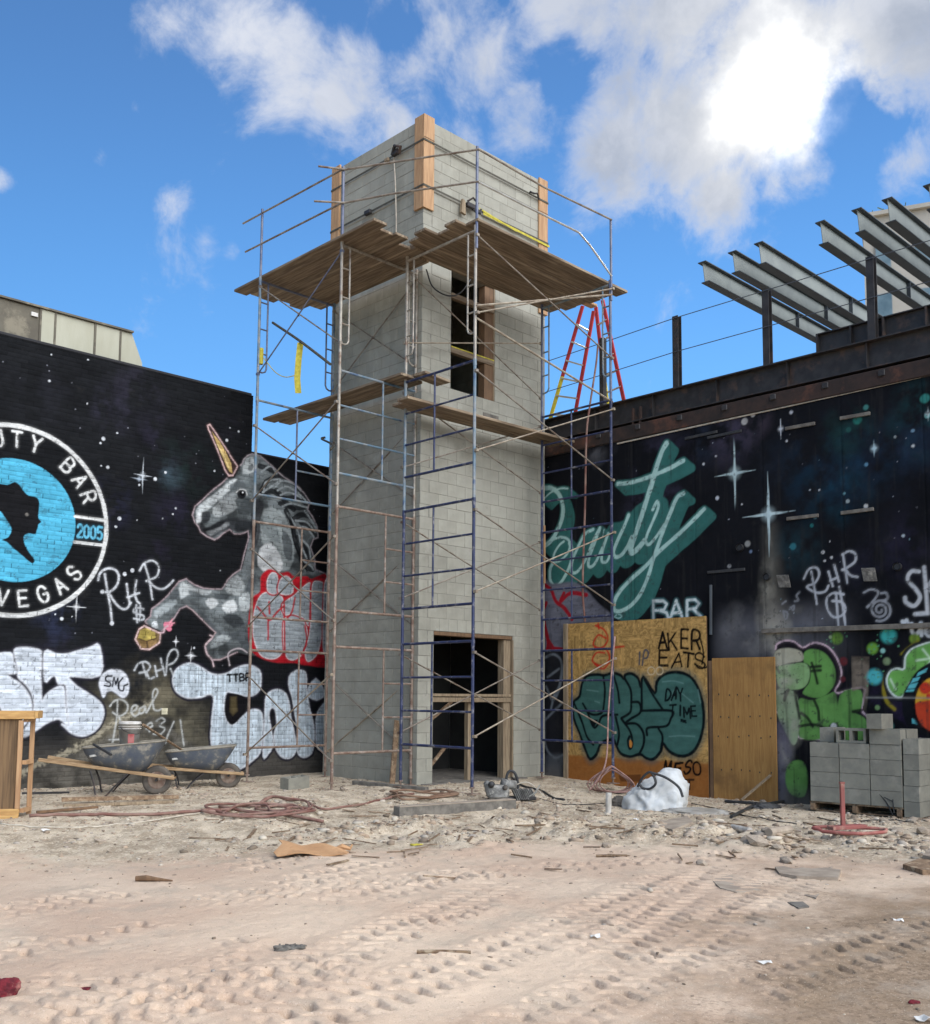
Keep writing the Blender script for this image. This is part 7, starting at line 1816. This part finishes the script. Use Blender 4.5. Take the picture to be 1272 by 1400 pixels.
    for i in range(n+1):
        t = i/n; x = -.34+.66*t
        for j in range(5):
            s = j/4-.5; z = .015+.09*max(0, .35-t)*2.2*(.6+s)+.10*math.sin(t*math.pi)*(.35+s*.5)+.015*math.sin(9*t+3*s); v = RTV*(x+.03*math.sin(s*9))+FWV*(s*(.40-.12*t))+UPV*z; vs.append(v)
    for i in range(n):
        for j in range(4): fs.append((i*5+j, (i+1)*5+j, (i+1)*5+j+1, i*5+j+1))
    o = r.add(vs, fs).build('cardboard_sheet', MAT['cardboard']); o.location = p; mo = o.modifiers.new('thick', 'SOLIDIFY'); mo.thickness = .008; tag(o, 'bent piece of brown cardboard lying on the sand', 'cardboard')
    q = G(465, 1166); o = MB().tube([(tuple(RTV*a+UPV*b)) for a, b in [(-.05, .02), (.02, .05), (.10, .03), (.12, .07)]], [.02, .03, .02, .01], 6).build('cardboard_scrap', MAT['cardboard']); o.location = q; tag(o, 'curled scrap of cardboard at the end of the brown sheet', 'cardboard')
    q = G(210, 1206); o = MB().tube([tuple(RTV*a+UPV*b) for a, b in [(-.15, .025), (-.06, .03), (.04, .02), (.16, .01)]], [.022, .026, .016, .006], 7).build('dead_twig', MAT['brown_wood']); o.location = q; tag(o, 'brown stubby twig lying alone on the pale sand', 'twig')
    for (a, b, lab) in [((570, 1305), (644, 1305), 'long thin stick half buried in the foreground sand'), ((815, 1171), (858, 1172), 'thin straight stick at the edge of the sand and rubble')]:
        q, w_ = G(*a), G(*b); o = MB().tube([(0, 0, .012), tuple((w_-q)*.5+UPV*.014), tuple(w_-q+UPV*.01)], .014, 6).build('dead_twig', MAT['plank']); o.location = q; tag(o, lab, 'stick')
    # rags and litter
    def rag(x, y, s, m, name, label, seed, flat=.5):
        R = random.Random(seed); b = MB(); p = G(x, y)
        for k in range(16):
            a = R.uniform(0, 6.3); pts = [RTV*(s*R.uniform(-.5, .5))+FWV*(s*R.uniform(-.3, .3))+UPV*(s*flat*R.uniform(.05, .4)) for _ in range(4)]
            b.tube(catmull([tuple(q) for q in pts], 4), [s*.012+s*.035*R.random() for _ in range(13)], 5)
        o = b.build(name, m, None, True); o.location = p; tag(o, label, 'rag' if 'rag' in name else 'litter')
    soft_heap('red_rag', 'dark red frayed rag at the lower left corner', 'rag', 2, 1360, .075, .04, .055, MAT['rag_red'], 5.5, None, ((.7, .9, .9), (-.3, .9, .5)))
    soft_heap('red_rag', 'small red shred of rag on the foreground sand', 'rag', 118, 1347, .07, .035, .025, MAT['rag_red'], 1.7, None, ((1, .1, .6),))
    soft_heap('red_rag', 'tiny red scrap at the lower right', 'rag', 1248, 1372, .022, .015, .018, MAT['rag_red'], 8.2, None, ((1, .1, .9),))
    rag(396, 1297, .20, MAT['concrete_dark'], 'netting_scrap', 'tangle of grey netting on the foreground sand', 4, .25)
    rag(572, 1156, .16, MAT['yellow_strap'], 'yellow_scrap', 'yellow tape scrap on the rubble before the form beam', 5, .15)
    for k, (x, y, s, lab) in enumerate([(1045, 1317, .13, 'white crumpled paper on the sand right of centre'), (1228, 1259, .11, 'white paper scrap near the right edge'), (63, 1138, .14, 'white paper scrap on the gravel near the wooden crate'), (814, 1284, .10, 'pale foil scrap in the middle of the sand'), (1264, 1397, .12, 'white scrap at the bottom right corner'), (870, 1123, .10, 'bluish plastic scrap in the rubble')]):
        p = G(x, y); vs = []; R = random.Random(k)
        s *= .62
        for i in range(4):
            for j in range(3): vs.append(RTV*(s*(i/3-.5))+FWV*(s*.8*(j/2-.5))+UPV*(.008+R.uniform(0, .025)))
        fs = [(i*3+j, (i+1)*3+j, (i+1)*3+j+1, i*3+j+1) for i in range(3) for j in range(2)]
        o = MB().add(vs, fs).build('paper_scrap', MAT['paper']); o.location = p; mo = o.modifiers.new('thick', 'SOLIDIFY'); mo.thickness = .002; tag(o, lab, 'litter')
odds()

# ------------------------------------------------------------------ gravel and rubble
def rock_base(seed):
    R = random.Random(seed); bm = bmesh.new(); bmesh.ops.create_icosphere(bm, subdivisions=1, radius=1.0)
    for v in bm.verts: v.co *= R.uniform(.72, 1.15)
    v = np.array([list(q.co) for q in bm.verts]); f = np.array([[a.index for a in q.verts] for q in bm.faces]); bm.free()
    return v, f
def ico12(seed):
    R = np.random.RandomState(seed); bm = bmesh.new(); bmesh.ops.create_icosphere(bm, subdivisions=1, radius=1.0)
    bm.free(); t = (1+5**.5)/2
    v = np.array([(-1, t, 0), (1, t, 0), (-1, -t, 0), (1, -t, 0), (0, -1, t), (0, 1, t), (0, -1, -t), (0, 1, -t), (t, 0, -1), (t, 0, 1), (-t, 0, -1), (-t, 0, 1)], float)
    v /= np.linalg.norm(v[0]); v *= R.uniform(.65, 1.2, (12, 1))
    f = np.array([(0, 11, 5), (0, 5, 1), (0, 1, 7), (0, 7, 10), (0, 10, 11), (1, 5, 9), (5, 11, 4), (11, 10, 2), (10, 7, 6), (7, 1, 8), (3, 9, 4), (3, 4, 2), (3, 2, 6), (3, 6, 8), (3, 8, 9), (4, 9, 5), (2, 4, 11), (6, 2, 10), (8, 6, 7), (9, 8, 1)])
    return v, f
def gravel():
    R = np.random.RandomState(17); bases = [ico12(k) for k in range(12)]
    V, F, n = [], [], 0; count = 0
    def drop(x, y, s, flat):
        nonlocal n, count
        b, f = bases[R.randint(12)]
        a = R.uniform(0, 6.28); c, sn = math.cos(a), math.sin(a)
        q = b*np.array([s*R.uniform(.7, 1.5), s*R.uniform(.6, 1.1), s*flat*R.uniform(.6, 1.2)])
        q = np.stack([q[:, 0]*c-q[:, 1]*sn, q[:, 0]*sn+q[:, 1]*c, q[:, 2]], 1)
        V.append(q+np.array([x, y, drop.z+s*flat*.12])); F.append(f+n); n += 12; count += 1
    A = R.uniform(5.2, 17.3, 60000); B = R.uniform(-8, 8, 60000)
    X = CAM_POS[0]+A*VAX[0]+B*VRT[0]; Y = CAM_POS[1]+A*VAX[1]+B*VRT[1]
    g = gravel_mask(X, Y); Zs = gbase(X, Y)+gfine(X, Y)
    ok = (Y < LW-.05) & (X < RW-.1) & ~((X > -.02) & (Y > -.02) & (Y < TV+.1))
    band = np.exp(-((A-11.9)/1.5)**2)*sstep(-4.5, -.5, B)+1.0*np.exp(-((A-11.0)/1.4)**2)*sstep(2.0, 4.0, B)+.35*np.exp(-((A-14.5)/1.2)**2)
    clus = sstep(.40, .70, fbm(X*1.7+31, Y*1.7, 3))
    pr = (.04+g*(.16+.5*clus)+.7*band*g*clus)*ok; u = R.rand(len(A))
    for k in np.nonzero(u < pr*.62)[0]:
        drop.z = Zs[k]; big = R.rand()
        s = .010+.022*big**2.5
        if g[k] < .4: s *= .65
        if R.rand() < .16*band[k]: s = R.uniform(.025, .07)
        if s > .04 and g[k] < .5: s = .02
        drop(X[k], Y[k], s, .6)
    me = grid_mesh('gravel', np.concatenate(V), np.concatenate(F))
    m, b, p = new_mat('gravel_stones'); gi = b.n('ShaderNodeNewGeometry').outputs['Random Per Island']
    rp = b.n('ShaderNodeValToRGB'); e = rp.color_ramp.elements; e[0].color = L4(104, 92, 78); e[1].color = L4(196, 184, 164)
    for pos, c in ((.3, L4(146, 128, 108)), (.55, L4(168, 148, 126)), (.8, L4(150, 140, 128))): q = rp.color_ramp.elements.new(pos); q.color = c
    b.set(rp, 0, gi); b.set(p, 'Base Color', rp.outputs[0]); b.set(p, 'Roughness', .95)
    me.materials.append(m); o = link('gravel', me); tag(o, 'loose gravel and small rubble scattered towards the walls', 'gravel', None, 'stuff')
    # splinters and twigs
    b2 = MB(); R2 = random.Random(6)
    for k in range(150):
        a = R2.gauss(11.6, 1.3); bb = R2.uniform(-3.0, 7.0)
        if a > 15 or a < 8.8: continue
        x = CAM_POS[0]+a*VAX[0]+bb*VRT[0]; y = CAM_POS[1]+a*VAX[1]+bb*VRT[1]
        if x > RW-.2 or (x > -.1 and y > -.1): continue
        t = R2.uniform(0, 6.3); ln = R2.uniform(.08, .42); z = gz(x, y); z2 = gz(x+ln*math.cos(t), y+ln*math.sin(t))
        b2.beam((x, y, z+.012), (x+ln*math.cos(t), y+ln*math.sin(t), z2+R2.uniform(.01, .035)), R2.uniform(.008, .03), R2.uniform(.006, .014))
    o = b2.build('splinters', MAT['plank']); tag(o, 'wood splinters and twigs strewn through the rubble', 'debris', None, 'stuff')
    return count
gravel()
def chunks():
    R = random.Random(12); meshes = []
    for k in range(6):
        v, f = rock_base(k+30); b = MB(); b.add([tuple(q) for q in v], [tuple(int(i) for i in q) for q in f]); meshes.append(b.mesh('rubble_chunk', MAT['slab']))
    spots = [(1036, 1160), (1052, 1150), (1020, 1158), (1062, 1164), (1088, 1160), (985, 1152), (962, 1130), (1008, 1166), (1075, 1178), (1100, 1172), (1210, 1128), (1225, 1136), (1262, 1140), (1250, 1126), (938, 1120), (905, 1128), (975, 1118), (1068, 1140), (1110, 1142), (770, 1138), (735, 1130), (690, 1124), (640, 1134), (560, 1132), (610, 1142), (800, 1122), (856, 1140), (500, 1086), (470, 1082), (600, 1126), (520, 1128), (136, 1152), (323, 1151), (960, 1182), (830, 1158), (720, 1148), (775, 1154)]
    sizes = [.11, .10, .07, .06, .05, .08, .07, .06, .07, .05, .08, .09, .10, .07, .06, .07, .05, .08, .05, .05, .06, .05, .04, .05, .05, .05, .05, .05, .06, .04, .05, .05, .04, .06, .06, .05, .04]
    for k, (x, y) in enumerate(spots):
        p = G(x, y); s = sizes[k]
        o = link('rubble_chunk', meshes[k % 6]); o.location = (p.x, p.y, p.z+s*.25); o.scale = (s*R.uniform(.9, 1.5), s*R.uniform(.8, 1.1), s*R.uniform(.45, .75)); o.rotation_euler = (R.uniform(-.3, .3), R.uniform(-.3, .3), R.uniform(0, 6))
        tag(o, 'lone fist sized chunk of broken concrete among the gravel', 'rubble', 'chunks of rubble on the gravel')
chunks()
